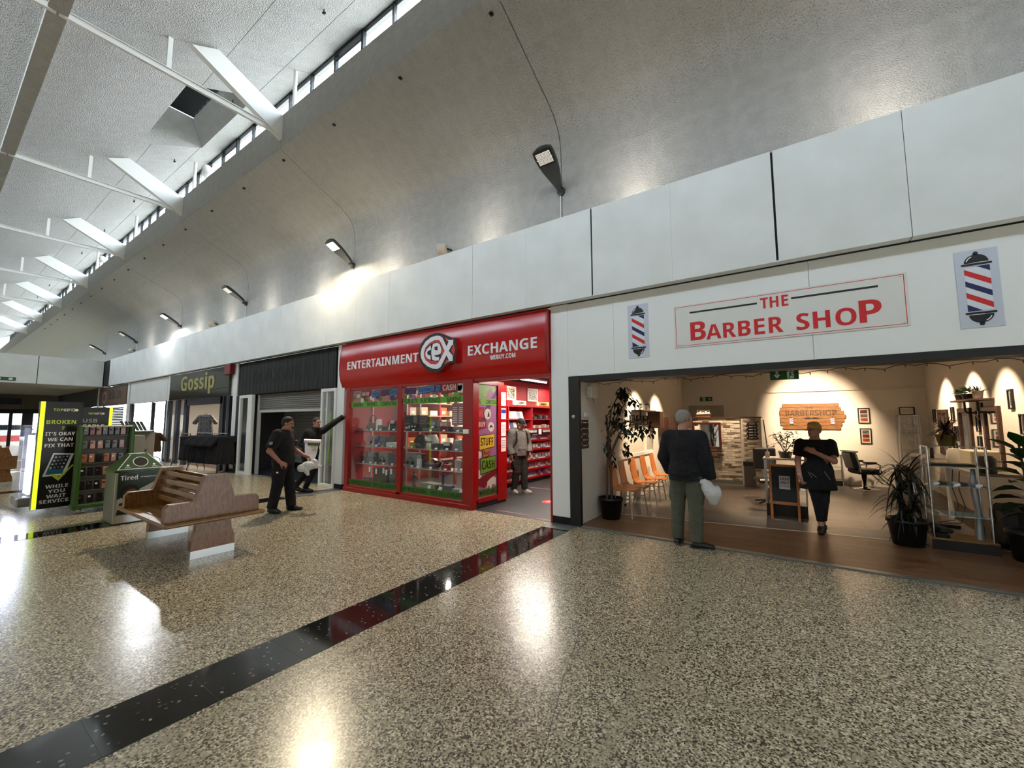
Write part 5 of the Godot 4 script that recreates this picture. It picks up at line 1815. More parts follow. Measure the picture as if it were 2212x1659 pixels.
func game_shop_front() -> void:
	var t := thing("shop_sign", "long bulging red shop sign reading ENTERTAINMENT EXCHANGE with a white round logo", "sign", V(0, 0, 0))
	var s := sb()
	var x0 := -9.10
	var x1 := -3.315
	var ys := [2.39, 2.45, 2.51, 2.57, 2.65, 2.72, 2.80, 2.88, 2.97, 3.05, 3.13, 3.2, 3.28, 3.36, 3.47]
	s.set_smooth_group(0)
	for i in ys.size() - 1:
		var a := sign_z(ys[i])
		var b := sign_z(ys[i + 1])
		face(s, [V(x0, ys[i], a), V(x1, ys[i], a), V(x1, ys[i + 1], b), V(x0, ys[i + 1], b)], V(-6, 2.9, -9))
	s.set_smooth_group(-1)
	obj("sign_face", s, T.red_sign, t)
	s = sb()
	for xe in [x0, x1]:
		for i in ys.size() - 1:
			face(s, [V(xe, ys[i], sign_z(ys[i])), V(xe, ys[i + 1], sign_z(ys[i + 1])), V(xe, ys[i + 1], -6.05), V(xe, ys[i], -6.05)], V(-6, 2.9, -6))
	span(s, V(x0, 2.385, -5.93), V(x1, 2.40, -6.05))
	obj("sign_end", s, T.red_sign, t)
	s = sb()
	span(s, V(x0, 3.44, -5.872), V(x1, 3.475, -5.855))
	obj("edge_rail", s, T.red_sign, t)
	s = sb()
	for xe in [x0 + 0.004, x1 - 0.03]:
		for i in ys.size() - 1:
			var pa := V(xe, ys[i], sign_z(ys[i]))
			var pb := V(xe, ys[i + 1], sign_z(ys[i + 1]))
			face(s, [pa + V(0, 0, 0.004), pb + V(0, 0, 0.004), pb + V(0.03, 0, 0.004), pa + V(0.03, 0, 0.004)], V(-6, 2.9, -9))
	obj("edge_rail", s, T.red_frame, t)
	var bend := func(p: Vector3) -> Vector3: return V(p.x, p.y, sign_z(p.y) + p.z)
	text("ENTERTAINMENT", 2.42, 0.185, at(V(-7.54, 2.925, 0.001)), T.white_letter, t, 0.012, true, "lettering", "Droid Sans", bend)
	text("EXCHANGE", 1.5, 0.185, at(V(-4.24, 2.915, 0.001)), T.white_letter, t, 0.012, true, "lettering", "Droid Sans", bend)
	text("WEBUY.COM", 0.55, 0.08, at(V(-4.205, 2.745, 0.001)), T.white_letter, t, 0.008, true, "lettering", "Droid Sans", bend)
	# round logo box
	var X := at(V(-5.75, 2.98, -5.86))
	plate(pv([-0.483, -0.017, -0.473, 0.081, -0.419, 0.184, -0.321, 0.277, -0.186, 0.337, -0.038, 0.362, 0.107, 0.347, 0.222, 0.292, 0.335, 0.248, 0.432, 0.212, 0.528, 0.204, 0.536, 0.06, 0.553, -0.034, 0.541, -0.134, 0.52, -0.284, 0.411, -0.265, 0.301, -0.297, 0.218, -0.347, 0.12, -0.413, -0.009, -0.42, -0.156, -0.388, -0.308, -0.313, -0.409, -0.208, -0.466, -0.106]), 0.138, X, T.red_sign, t, "logo_box")
	X.origin.z = -5.722
	plate(pv([-0.483, -0.017, -0.473, 0.081, -0.419, 0.184, -0.321, 0.277, -0.186, 0.337, -0.038, 0.362, 0.107, 0.347, 0.222, 0.292, 0.335, 0.248, 0.432, 0.212, 0.528, 0.204, 0.536, 0.06, 0.553, -0.034, 0.541, -0.134, 0.52, -0.284, 0.411, -0.265, 0.301, -0.297, 0.218, -0.347, 0.12, -0.413, -0.009, -0.42, -0.156, -0.388, -0.308, -0.313, -0.409, -0.208, -0.466, -0.106]), 0.006, X, T.black_letter, t, "logo_outline")
	X.origin.z = -5.716
	plate(pv([-0.391, -0.004, -0.259, 0.199, -0.11, 0.269, 0.094, 0.276, 0.194, 0.254, 0.265, 0.23, 0.35, 0.194, 0.406, 0.126, 0.482, 0.066, 0.51, -0.029, 0.471, -0.137, 0.41, -0.204, 0.37, -0.236, 0.245, -0.282, 0.146, -0.264, 0.033, -0.339, -0.144, -0.283, -0.311, -0.184]), 0.003, X, mt("logo_red", col(0.78, 0.22, 0.17), 0.4), t, "logo_fill")
	X.origin.z = -5.713
	plate(pv([-0.307, -0.012, -0.256, 0.091, -0.138, 0.154, 0.023, 0.179, 0.125, 0.136, 0.184, 0.014, 0.143, -0.097, 0.138, -0.19, 0.016, -0.206, -0.146, -0.177, -0.259, -0.102]), 0.003, X, T.black_letter, t, "logo_ring")
	plate(pv([0.19, 0.254, 0.24, 0.25, 0.30, 0.15, 0.35, 0.19, 0.39, 0.14, 0.31, 0.05, 0.24, 0.1]), 0.003, X, T.black_letter, t, "logo_ring")
	plate(pv([0.40, 0.08, 0.47, 0.08, 0.41, -0.03, 0.47, -0.13, 0.41, -0.13, 0.34, -0.035]), 0.003, X, T.black_letter, t, "logo_ring")
	plate(pv([0.17, -0.30, 0.22, -0.30, 0.30, -0.19, 0.36, -0.235, 0.39, -0.2, 0.29, -0.1, 0.24, -0.12]), 0.003, X, T.black_letter, t, "logo_ring")
	X.origin.z = -5.711
	var wl := mt("logo_white", col(0.88, 0.86, 0.88), 0.4)
	plate(pv([-0.41, -0.002, -0.378, 0.104, -0.274, 0.217, -0.126, 0.286, 0.036, 0.302, 0.123, 0.283, 0.188, 0.234, 0.353, -0.034, 0.457, -0.131, 0.459, -0.238, 0.321, -0.232, 0.363, -0.22, 0.248, -0.024, 0.154, 0.143, 0.095, 0.208, -0.036, 0.217, -0.168, 0.178, -0.286, 0.094, -0.322, -0.01]), 0.004, X, wl, t, "logo_letter")
	plate(pv([-0.41, -0.002, -0.322, -0.01, -0.313, -0.087, -0.266, -0.166, -0.13, -0.247, 0.003, -0.268, 0.075, -0.248, 0.159, -0.15, 0.248, -0.024, 0.35, 0.147, 0.322, 0.174, 0.467, 0.17, 0.464, 0.063, 0.442, 0.08, 0.353, -0.034, 0.264, -0.16, 0.147, -0.326, 0.062, -0.357, -0.069, -0.342, -0.218, -0.283, -0.341, -0.192, -0.396, -0.101]), 0.0041, X, wl, t, "logo_letter")
	plate(pv([-0.281, -0.014, -0.24, 0.057, -0.137, 0.127, -0.123, 0.035, -0.195, 0.026, -0.231, -0.008, -0.215, -0.053, -0.13, -0.082, -0.131, -0.167, -0.221, -0.127, -0.268, -0.075]), 0.004, X, wl, t, "logo_letter")
	plate(pv([-0.112, -0.031, -0.106, 0.054, -0.064, 0.146, 0.038, 0.161, 0.111, 0.127, 0.17, 0.005, 0.143, -0.065, 0.057, -0.084, -0.023, -0.081, -0.015, -0.103, 0.044, -0.128, 0.108, -0.13, 0.095, -0.192, -0.013, -0.193, -0.087, -0.16]), 0.004, X, wl, t, "logo_letter")
	X.origin.z = -5.708
	plate(pv([-0.026, 0.083, 0.054, 0.089, 0.067, 0.005, -0.017, 0.019]), 0.003, X, T.black_letter, t, "logo_ring")
	# window frame: posts, mullion, rails
	var w := snode("window_60")
	s = sb()
	bbox(s, V(-8.80, 1.20, FZ), V(0.14, 2.40, 0.10), 0.006)
	obj("post", s, T.red_frame, w)
	s = sb()
	bbox(s, V(-6.965, 1.22, FZ), V(0.13, 2.30, 0.09), 0.006)
	obj("mullion", s, T.red_frame, w)
	s = sb()
	bbox(s, V(-5.04, 1.20, FZ), V(0.25, 2.40, 0.13), 0.008)
	obj("post", s, T.red_frame, w)
	s = sb()
	bbox(s, V(-6.93, 0.045, FZ + 0.01), V(3.9, 0.09, 0.12), 0.006)
	bbox(s, V(-6.93, 0.11, FZ), V(3.9, 0.06, 0.09), 0.006)
	obj("bottom_rail", s, T.red_frame, w)
	s = sb()
	bbox(s, V(-6.1, 2.37, FZ - 0.05), V(5.6, 0.06, 0.16), 0.006)
	obj("head_rail", s, T.red_frame, w)
	for g in [[-8.73, -7.03], [-6.90, -5.165]]:
		s = sb()
		span(s, V(g[0], 0.14, FZ - 0.008), V(g[1], 2.36, FZ))
		obj("pane", s, T.pane, w)
	s = sb()
	bbox(s, V(-5.06, 1.42, FZ + 0.085), V(0.13, 0.08, 0.035), 0.006)
	tag(obj("entry_keypad", s, T.white_paint), "small white key box on the red corner post of the game shop", "box")
	# side screen of the entrance
	var d := snode("window_61")
	s = sb()
	box(s, V(-4.95, 1.27, -6.0), V(0.06, 2.25, 0.07))
	box(s, V(-4.95, 1.20, -6.79), V(0.07, 2.3, 0.30))
	box(s, V(-4.95, 2.36, -6.4), V(0.06, 0.08, 0.9))
	box(s, V(-4.95, 0.14, -6.4), V(0.06, 0.08, 0.75))
	obj("frame", s, T.red_frame, d)
	s = sb()
	box(s, V(-4.96, 0.05, -6.45), V(0.07, 0.10, 0.95))
	obj("plinth", s, T.black_joint, d)
	s = sb()
	span(s, V(-4.955, 0.18, -6.64), V(-4.947, 2.33, -6.03))
	obj("pane", s, T.pane, d)
	s = sb()
	box(s, V(-4.9, 1.15, -6.72), V(0.035, 0.012, 0.05))
	obj("handle", s, T.steel, d)
	# notices on the red side post
	var nc := [[2.06, 0.28], [1.76, 0.22], [1.45, 0.28], [1.14, 0.28]]
	for i in 4:
		s = sb()
		box(s, V(-4.912, nc[i][0], -6.82), V(0.003, nc[i][1], 0.16))
		var o := tag(obj("wall_notice", s, T.white_letter), "white paper notice on the red entrance post, " + ["topmost of four", "second from top with a blue band", "third from top", "lowest of four"][i], "notice") as Node3D
		s = sb()
		for k in 5: box(s, V(-4.909, nc[i][0] + 0.08 - 0.035 * k, -6.82), V(0.002, 0.008, 0.12))
		if i == 1: box(s, V(-4.909, nc[i][0] + 0.05, -6.82), V(0.003, 0.07, 0.15))
		obj("print_line", s, mt("notice_blue", col(0.1, 0.18, 0.5), 0.5) if i == 1 else T.trim_grey, o)
	window_prints(w)
	side_print(d)

func banner(parent: Node, X: Transform3D, w: float, h: float, skew: float, c: Material, words: String, tm: Material, called := "print_banner") -> void:
	var o := plate(pv([-w / 2, -h / 2 - skew, w / 2, -h / 2 + skew, w / 2, h / 2 + skew * 0.5, -w / 2, h / 2 - skew * 0.5]), 0.0015, X.translated_local(V(0, 0, 0.0015)), c, parent, called)
	plate(pv([-w / 2 - 0.012, -h / 2 - skew - 0.014, w / 2 + 0.012, -h / 2 + skew - 0.012, w / 2 + 0.012, h / 2 + skew * 0.5 + 0.012, -w / 2 - 0.012, h / 2 - skew * 0.5 + 0.012]), 0.001, X, T.black_letter, o, "outline")
	if words != "": text(words, w * 0.86, h * 0.6, X.translated_local(V(0, 0, 0.003)), tm, o, 0.001)

func window_prints(w: Node) -> void:
	var gm := mt("slime_green", col(0.36, 0.58, 0.16), 0.5)
	var gd := mt("slime_dark", col(0.20, 0.40, 0.10), 0.5)
	var zf := FZ + 0.004
	var bl := mt("print_blue", col(0.22, 0.42, 0.62), 0.5)
	var pu := mt("print_purple", col(0.28, 0.14, 0.36), 0.5)
	var pk := mt("print_pink", col(0.55, 0.36, 0.50), 0.5)
	var rd := mt("print_red", col(0.55, 0.05, 0.10), 0.5)
	var wt := mt("print_white", col(0.72, 0.72, 0.66), 0.5)
	# green bands with words
	for b in [[-7.88, 1.70, 2.0], [-6.03, 1.73, 2.035]]:
		var s := sb()
		box(s, V(b[0], b[2], zf), V(b[1], 0.125, 0.001))
		obj("print_band", s, gm, w)
		s = sb()
		box(s, V(b[0], 0.215, zf), V(b[1], 0.135, 0.001))
		obj("print_band", s, gd, w)
	for q in [["GAMING", -8.46, 0.36], ["PHONES", -7.95, 0.34], ["COMPUTING", -7.36, 0.5]]: text(q[0], q[2], 0.085, at(V(q[1], 2.0, zf + 0.001)), T.black_letter, w, 0.001)
	for q in [["FILM & TV", -6.66, 0.42], ["ELECTRONICS", -6.08, 0.55], ["GAMING", -5.44, 0.36]]: text(q[0], q[2], 0.085, at(V(q[1], 2.035, zf + 0.001)), T.black_letter, w, 0.001)
	for q in [[-8.46, 0.17], [-6.68, 0.17]]:
		text("WE", 0.13, 0.075, at(V(q[0] - 0.13, 0.215, zf + 0.001)), T.black_letter, w, 0.001)
		text("RECYCLING", 0.46, 0.075, at(V(q[0] + 0.3, 0.215, zf + 0.001)), T.black_letter, w, 0.001)
		plate(pv([0, -0.04, 0.045, 0.01, 0.035, 0.035, 0.012, 0.035, 0, 0.02, -0.012, 0.035, -0.035, 0.035, -0.045, 0.01]), 0.001, at(V(q[0] + 0.01, 0.215, zf + 0.001)), T.black_letter, w, "heart")
	text("BUY SELL DONATE", 0.76, 0.075, at(V(-7.44, 0.215, zf + 0.001)), T.black_letter, w, 0.001)
	text("BUY SELL DONATE", 0.80, 0.075, at(V(-5.62, 0.215, zf + 0.001)), T.black_letter, w, 0.001)
	# cartoon collage behind the banners
	for i in 34:
		var x := -8.66 + 0.1 * i
		if x > -7.05 and x < -6.88: continue
		var right := x > -6.9
		var y := rng.randf_range(2.10, 2.26)
		var p := PackedVector2Array()
		var r := rng.randf_range(0.05, 0.085)
		for k in 9: p.append(Vector2(cos(TAU * k / 9), sin(TAU * k / 9) * 0.8) * r * rng.randf_range(0.7, 1.15))
		x = clampf(x, -8.62, -7.14) if not right else clampf(x, -6.79, -5.27)
		plate(p, 0.0008, at(V(x, y, zf + 0.0002 * (i % 5))), [gd, pk, wt, gm, pu][i % 5], w, "print_shape")
	var Z := func(x: float, y: float) -> Transform3D: return at(V(x, y, zf + 0.002))
	banner(w, Z.call(-8.18, 2.245), 0.30, 0.13, 0.015, rd, "WE BUY", wt)
	banner(w, Z.call(-7.80, 2.235), 0.26, 0.11, 0.02, bl, "GAMES", T.black_letter)
	banner(w, Z.call(-7.48, 2.245), 0.26, 0.11, 0.01, pu, "PHONES", T.black_letter)
	banner(w, Z.call(-7.19, 2.25), 0.22, 0.12, 0.02, bl, "MOVIES", T.black_letter)
	banner(w, Z.call(-6.68, 2.25), 0.32, 0.10, -0.01, pu, "COMPUTERS", T.black_letter)
	banner(w, Z.call(-6.20, 2.255), 0.46, 0.12, 0.025, bl, "ELECTRONICS", T.black_letter)
	banner(w, Z.call(-5.87, 2.275), 0.13, 0.10, 0.01, bl, "FOR", T.black_letter)
	banner(w, Z.call(-5.565, 2.27), 0.40, 0.19, 0.02, rd, "CASH", wt)
	for q in [[-8.31, 2.10], [-5.30, 2.26]]:
		plate(disc(0.06 if q[0] < -7.0 else 0.07, 14), 0.001, Z.call(q[0], q[1]), wt, w, "print_disc")
	# row of gloves / hands replaced by plain cartoon puffs
	plate(pv([-0.07, -0.07, 0.05, -0.09, 0.08, 0.02, 0.04, 0.09, -0.02, 0.05, -0.08, 0.07]), 0.001, Z.call(-5.27, 2.24), wt, w, "print_shape")

func side_print(d: Node) -> void:
	# full height print on the side screen, facing the entrance (+x)
	var R := Basis(Vector3.UP, PI / 2)
	var Y := func(u: float, y: float, dz := 0.0) -> Transform3D: return Transform3D(R, V(-4.946 + dz, y, -6.335 - u))
	var pk := mt("print_lilac", col(0.52, 0.36, 0.50), 0.4)
	plate(pv([-0.305, -1.07, 0.305, -1.07, 0.305, 1.07, -0.305, 1.07]), 0.001, Y.call(0.0, 1.255), pk, d, "print_back")
	var g := mt("slime_green", col(0.36, 0.58, 0.16), 0.5)
	var gd := mt("slime_dark", col(0.20, 0.40, 0.10), 0.5)
	var wt := mt("print_white", col(0.72, 0.72, 0.66), 0.5)
	plate(pv([-0.305, 0.12, -0.305, -0.1, -0.2, -0.06, -0.12, -0.14, -0.02, -0.1, 0.0, 0.0, 0.06, 0.04, 0.05, 0.12]), 0.001, Y.call(0.0, 2.2, 0.001), g, d, "print_slime")
	plate(disc(0.06, 12), 0.001, Y.call(0.19, 2.24, 0.001), g, d, "print_slime")
	plate(disc(0.075, 12), 0.001, Y.call(-0.24, 2.06, 0.001), g, d, "print_slime")
	plate(pv([-0.2, -0.3, -0.05, -0.05, 0.305, 0.3, 0.305, 0.2, 0.05, -0.12, -0.1, -0.32]), 0.001, Y.call(0.0, 1.95, 0.001), mt("print_purple", col(0.28, 0.14, 0.36), 0.5), d, "print_swirl")
	var s := sb()
	prism(s, pv([-0.305, -0.065, 0.305, -0.065, 0.305, 0.06, -0.305, 0.06]), 0.001, Y.call(0.0, 1.99, 0.002))
	obj("print_band", s, g, d)
	text("ES", 0.08, 0.08, Y.call(-0.26, 1.985, 0.003), T.black_letter, d, 0.001)
	text("COMPUTING", 0.33, 0.085, Y.call(0.11, 1.985, 0.003), T.black_letter, d, 0.001)
	s = sb()
	prism(s, pv([-0.305, -0.06, 0.305, -0.06, 0.305, 0.07, -0.305, 0.07]), 0.001, Y.call(0.0, 0.26, 0.002))
	obj("print_band", s, gd, d)
	plate(pv([0, -0.04, 0.045, 0.01, 0.035, 0.035, 0.012, 0.035, 0, 0.02, -0.012, 0.035, -0.035, 0.035, -0.045, 0.01]), 0.001, Y.call(-0.2, 0.26, 0.003), T.black_letter, d, "heart")
	text("RECYCLING", 0.38, 0.08, Y.call(0.05, 0.265, 0.003), T.black_letter, d, 0.001)
	banner(d, Y.call(-0.21, 1.76, 0.002), 0.17, 0.2, 0.01, mt("print_red", col(0.55, 0.05, 0.10), 0.5), "WE", mt("dull_red2", col(0.75, 0.2, 0.25), 0.5))
	banner(d, Y.call(-0.18, 1.55, 0.004), 0.24, 0.15, 0.02, mt("print_red", col(0.55, 0.05, 0.10), 0.5), "BUY", wt)
	plate(disc(0.105, 18), 0.001, Y.call(0.0, 1.75, 0.004), wt, d, "print_disc")
	plate(pv([-0.02, -0.06, 0.05, -0.05, 0.03, 0.05, 0.0, 0.01]), 0.001, Y.call(0.01, 1.75, 0.005), T.black_letter, d, "print_icon")
	plate(disc(0.095, 18), 0.001, Y.call(0.11, 1.5, 0.004), wt, d, "print_disc")
	plate(pv([-0.06, -0.03, -0.03, 0.03, 0.03, 0.03, 0.06, -0.03, 0.03, -0.01, -0.03, -0.01]), 0.001, Y.call(0.11, 1.5, 0.005), T.black_letter, d, "print_icon")
	banner(d, Y.call(-0.02, 1.22, 0.005), 0.46, 0.25, 0.025, mt("print_yellow", col(0.72, 0.64, 0.18), 0.5), "STUFF", T.black_letter)
	banner(d, Y.call(-0.04, 1.01, 0.007), 0.2, 0.14, 0.02, mt("print_orange", col(0.62, 0.38, 0.16), 0.5), "for", T.black_letter)
	banner(d, Y.call(0.02, 0.78, 0.005), 0.46, 0.27, 0.03, mt("print_green", col(0.32, 0.52, 0.12), 0.5), "CASH", T.black_letter)
	for q in [[-0.25, 0.98, 0.07], [-0.25, 0.62, 0.08]]: plate(disc(q[2], 16), 0.001, Y.call(q[0], q[1], 0.003), wt, d, "print_disc")
	plate(pv([-0.305, -0.05, -0.305, 0.06, 0.305, 0.22, 0.305, 0.12, -0.1, -0.12]), 0.001, Y.call(0.0, 0.47, 0.002), mt("print_crimson", col(0.40, 0.06, 0.10), 0.5), d, "print_swirl")
	plate(pv([-0.05, -0.12, 0.02, -0.05, 0.08, -0.14, 0.14, -0.04, 0.24, -0.08, 0.25, 0.06, 0.16, 0.1, 0.05, 0.06, -0.02, 0.02]), 0.001, Y.call(0.02, 0.44, 0.004), wt, d, "print_shape")

# ---------------------------------------------------------------- red shop: window display
func shelf_pos(x: float, y: float, dz := 0.0) -> Vector3: return V(x, y, -6.3 + dz)

func item_box(called: String, label: String, cat: String, x: float, y: float, w: float, h: float, d: float, c: Color, dz := 0.0, turn := 0.0, lid: Variant = null) -> Node3D:
	var t := thing(called, label, cat, shelf_pos(x, y, dz), turn)
	var s := sb()
	bbox(s, V(0, h / 2, 0), V(w, h, d), 0.006)
	obj("body", s, mt("item_%02x%02x%02x" % [int(c.r * 255), int(c.g * 255), int(c.b * 255)], c, 0.45), t)
	if lid != null:
		s = sb()
		box(s, V(0, h * 0.75, d / 2 + 0.001), V(w * 0.92, h * 0.4, 0.002))
		obj("front_print", s, mt("item_%02x%02x%02x" % [int(lid.r * 255), int(lid.g * 255), int(lid.b * 255)], lid, 0.45), t)
	s = sb()
	box(s, V(w * 0.2, 0.02, d / 2 + 0.03), V(0.07, 0.035, 0.003), Basis(Vector3.RIGHT, -0.4))
	obj("price_card", s, T.white_letter, t)
	return t

func item_slanted(called: String, label: String, cat: String, x: float, y: float, w: float, h: float, c: Color, rough := 0.3, roll := 0.0) -> Node3D:
	var t := thing(called, label, cat, shelf_pos(x, y))
	var B := Basis(Vector3.BACK, roll) * Basis(Vector3.RIGHT, -0.35)
	var s := sb()
	bbox(s, B * V(0, h / 2, 0) + V(0, 0.01, 0), V(w, h, 0.014), 0.004, B)
	obj("body", s, mt("item_%02x%02x%02x" % [int(c.r * 255), int(c.g * 255), int(c.b * 255)], c, rough), t)
	s = sb()
	box(s, B * V(0, h / 2, 0.008) + V(0, 0.01, 0), V(w * 0.86, h * 0.84, 0.001), B)
	obj("front_panel", s, mt("item_dark_screen", col(0.05, 0.05, 0.06), 0.1) if c.v > 0.5 and w < 0.1 else mt("item_%02x%02x%02x_b" % [int(c.r * 255), int(c.g * 255), int(c.b * 255)], c.lightened(0.08), rough), t)
	s = sb()
	box(s, V(0, h * 0.3, -0.06), V(w * 0.4, h * 0.6, 0.004), Basis(Vector3.RIGHT, 0.35))
	obj("stand", s, T.pane, t)
	return t

func item_headphones(label: String, p: Vector3, r: float, c: Color, turn := 0.0) -> void:
	var t := thing("headphones", label, "headphones", p, turn)
	var m := mt("phones_%02x" % int(c.v * 255), c, 0.4)
	var s := sb()
	var arc := []
	for i in 13: arc.append(V(cos(PI * i / 12) * r, r + sin(PI * i / 12) * r * 1.1, 0))
	tube(s, arc, r * 0.1, 8)
	obj("headband", s, m, t)
	for sx in [-1, 1]:
		s = sb()
		lathe(s, [Vector2(0, 0.02), Vector2(r * 0.42, 0.018), Vector2(r * 0.48, 0.0), Vector2(r * 0.42, -0.02), Vector2(0, -0.025)], V(sx * r * 0.95, r * 0.75, 0), 14, Basis(Vector3.BACK, PI / 2))
		obj("ear_cup", s, m, t)

func game_shop_window() -> void:
	var s := sb()
	# display plinth, side cheek, glass shelves
	span(s, V(-8.73, 0.0, -5.98), V(-5.0, 0.13, -6.75))
	struct("trim_3", s, mt("red_cloth", col(0.36, 0.05, 0.06), 0.8))
	s = sb()
	span(s, V(-9.0, 0, -5.97), V(-8.74, 2.66, -12.0))
	struct("wall_left", s, mt("red_wall", col(0.62, 0.05, 0.08), 0.6))
	var ls := ["on the upper left", "on the middle left", "on the lower left", "on the upper right", "on the middle right", "on the lower right"]
	for k in 2:
		for i in 3:
			var t := thing("window_shelf", "clear glass display shelf in the game shop window, " + ls[k * 3 + i], "shelf", V([-8.1, -6.1][k], [1.395, 1.025, 0.625][i], -6.3), 0.0, "glass shelves in the game shop window")
			s = sb()
			bbox(s, Vector3.ZERO, V([1.3, 1.85][k], 0.012, 0.42), 0.002)
			obj("glass", s, glass("shelf_glass", col(0.75, 0.9, 0.85), 0.25), t)
			s = sb()
			box(s, V(0, -0.002, 0.212), V([1.3, 1.85][k], 0.016, 0.006))
			obj("edge_strip", s, T.aluminium, t)
			s = sb()
			for sx in [-0.48, 0.48]: tube(s, [V(sx * [1.3, 1.85][k], -0.012, -0.2), V(sx * [1.3, 1.85][k], -0.012, 0.2)], 0.006, 6)
			obj("bracket", s, T.steel, t)
	for x in [-8.72, -7.46, -7.02, -5.2]:
		s = sb()
		span(s, V(x - 0.012, 0.13, -6.54), V(x + 0.012, 2.4, -6.51))
		tag(obj("shelf_upright", s, T.steel), "slim steel upright carrying the window shelves, " + {-8.72: "far left one", -7.46: "second from left", -7.02: "just right of the red mullion", -5.2: "by the red corner post"}[x], "upright")
	var Y1 := 1.402
	var Y2 := 1.032
	var Y3 := 0.632
	var Y4 := 0.131
	# upper left
	var pc := [col(0.75, 0.74, 0.72), col(0.12, 0.12, 0.13), col(0.78, 0.78, 0.76), col(0.45, 0.12, 0.12)]
	for i in 4: item_slanted("mobile_phone", "slanted " + ["silver", "black", "white", "dark red"][i] + " phone on the upper left window shelf", "phone", -8.66 + 0.085 * i, Y1, 0.075, 0.15, pc[i], 0.25, -0.25)
	item_box("accessory_bag", "dark red pouch under the headphones on the upper left window shelf", "pouch", -8.38, Y1, 0.26, 0.17, 0.14, col(0.22, 0.07, 0.07))
	item_headphones("black headphones with red cups resting on a dark red pouch, upper left window shelf", shelf_pos(-8.40, Y1 + 0.175), 0.085, col(0.10, 0.06, 0.06), 0.4)
	item_box("white_carton", "tall white carton on the upper left window shelf", "box", -8.18, Y1, 0.10, 0.26, 0.1, col(0.76, 0.75, 0.72))
	item_box("grey_console", "flat grey console on the upper left window shelf", "console", -8.0, Y1, 0.2, 0.12, 0.2, col(0.27, 0.27, 0.28))
	item_slanted("white_tablet", "white tablet on the upper left window shelf beside the mullion", "tablet", -7.78, Y1, 0.14, 0.24, col(0.74, 0.73, 0.70))
	item_box("black_camcorder", "black camcorder on the upper left window shelf beside the mullion", "camera", -7.60, Y1, 0.18, 0.16, 0.16, col(0.05, 0.05, 0.055), 0.0, 0.3)
	# middle left
	item_slanted("laptop_computer", "open pink red laptop lid tilted on the middle left window shelf", "laptop", -8.6, Y2, 0.26, 0.24, col(0.50, 0.30, 0.30), 0.3, -0.45)
	item_slanted("cream_tablet", "large cream tablet standing on the middle left window shelf", "tablet", -8.36, Y2, 0.19, 0.30, col(0.66, 0.63, 0.50), 0.4, -0.12)
	item_slanted("yellow_case", "small yellow case leaning on the middle left window shelf", "case", -8.48, Y2, 0.08, 0.12, col(0.66, 0.55, 0.16), 0.4)
	item_box("blue_carton", "blue rounded carton on the middle left window shelf", "box", -8.17, Y2, 0.18, 0.23, 0.14, col(0.16, 0.24, 0.42))
	item_box("grey_carton", "grey carton printed with headphones on the middle left window shelf", "box", -7.96, Y2, 0.2, 0.25, 0.12, col(0.42, 0.42, 0.42))
	item_headphones("grey headphones in front of a grey carton on the middle left window shelf", shelf_pos(-7.96, Y2, 0.1), 0.075, col(0.55, 0.55, 0.54))
	item_slanted("photo_tablet", "grey tablet showing a picture on the middle left window shelf", "tablet", -7.76, Y2, 0.2, 0.26, col(0.36, 0.33, 0.32), 0.2)
	item_box("white_console", "low white console on the middle left window shelf by the mullion", "console", -7.62, Y2, 0.3, 0.10, 0.22, col(0.70, 0.72, 0.70))
	# lower left
	item_box("orange_carton", "black carton with an orange red top on the lower left window shelf", "box", -8.64, Y3, 0.2, 0.26, 0.14, col(0.08, 0.08, 0.09), 0.0, 0.0, col(0.60, 0.16, 0.08))
	item_box("speaker_carton", "grey carton with a dark print on the lower left window shelf", "box", -8.38, Y3, 0.22, 0.27, 0.14, col(0.36, 0.36, 0.37), 0.0, 0.0, col(0.44, 0.44, 0.45))
	item_box("black_carton", "narrow black carton on the lower left window shelf", "box", -8.17, Y3, 0.14, 0.25, 0.14, col(0.04, 0.04, 0.045))
	item_box("headset_carton", "pale grey carton printed with a headset on the lower left window shelf", "box", -7.92, Y3, 0.30, 0.28, 0.14, col(0.50, 0.50, 0.51))
	item_headphones("black headset shown on the front of a pale grey carton, lower left shelf", shelf_pos(-7.90, Y3 + 0.02, 0.11), 0.08, col(0.06, 0.06, 0.07))
	item_box("slate_carton", "slate grey carton on the lower left window shelf by the mullion", "box", -7.60, Y3, 0.24, 0.26, 0.14, col(0.26, 0.27, 0.29))
	# floor left
	for i in 3: item_box("toy_figure", ["small pink", "small grey", "small red"][i] + " boxed toy figure on the display floor at far left", "toy", -8.62 + 0.11 * i, Y4, 0.08, 0.16, 0.08, [col(0.42, 0.28, 0.32), col(0.36, 0.36, 0.38), col(0.42, 0.12, 0.14)][i])
	item_slanted("white_phone", "white phone leaning on the display floor at left", "phone", -8.27, Y4, 0.075, 0.16, col(0.78, 0.77, 0.74))
	item_box("black_tower", "tall black computer tower with hanging white tags at left", "computer", -8.13, Y4, 0.17, 0.40, 0.3, col(0.03, 0.03, 0.035), -0.05)
	item_box("black_computer", "wide black computer case on the display floor, left window", "computer", -7.86, Y4, 0.28, 0.36, 0.3, col(0.06, 0.06, 0.065), -0.05)
	item_box("grey_tower", "grey computer tower on the display floor by the mullion", "computer", -7.55, Y4, 0.2, 0.38, 0.3, col(0.24, 0.25, 0.26), -0.05)
	for i in 5:
		s = sb()
		box(s, shelf_pos([-8.26, -8.02, -7.76, -7.66, -7.50][i], 0.50 - 0.03 * (i % 2), 0.17), V(0.06, 0.12, 0.002))
		tag(obj("price_tag", s, T.white_letter), "white price tag hanging before the dark computers, " + ["first", "second", "third", "fourth", "fifth"][i] + " from the left", "tag", "price tags hanging in the left window")
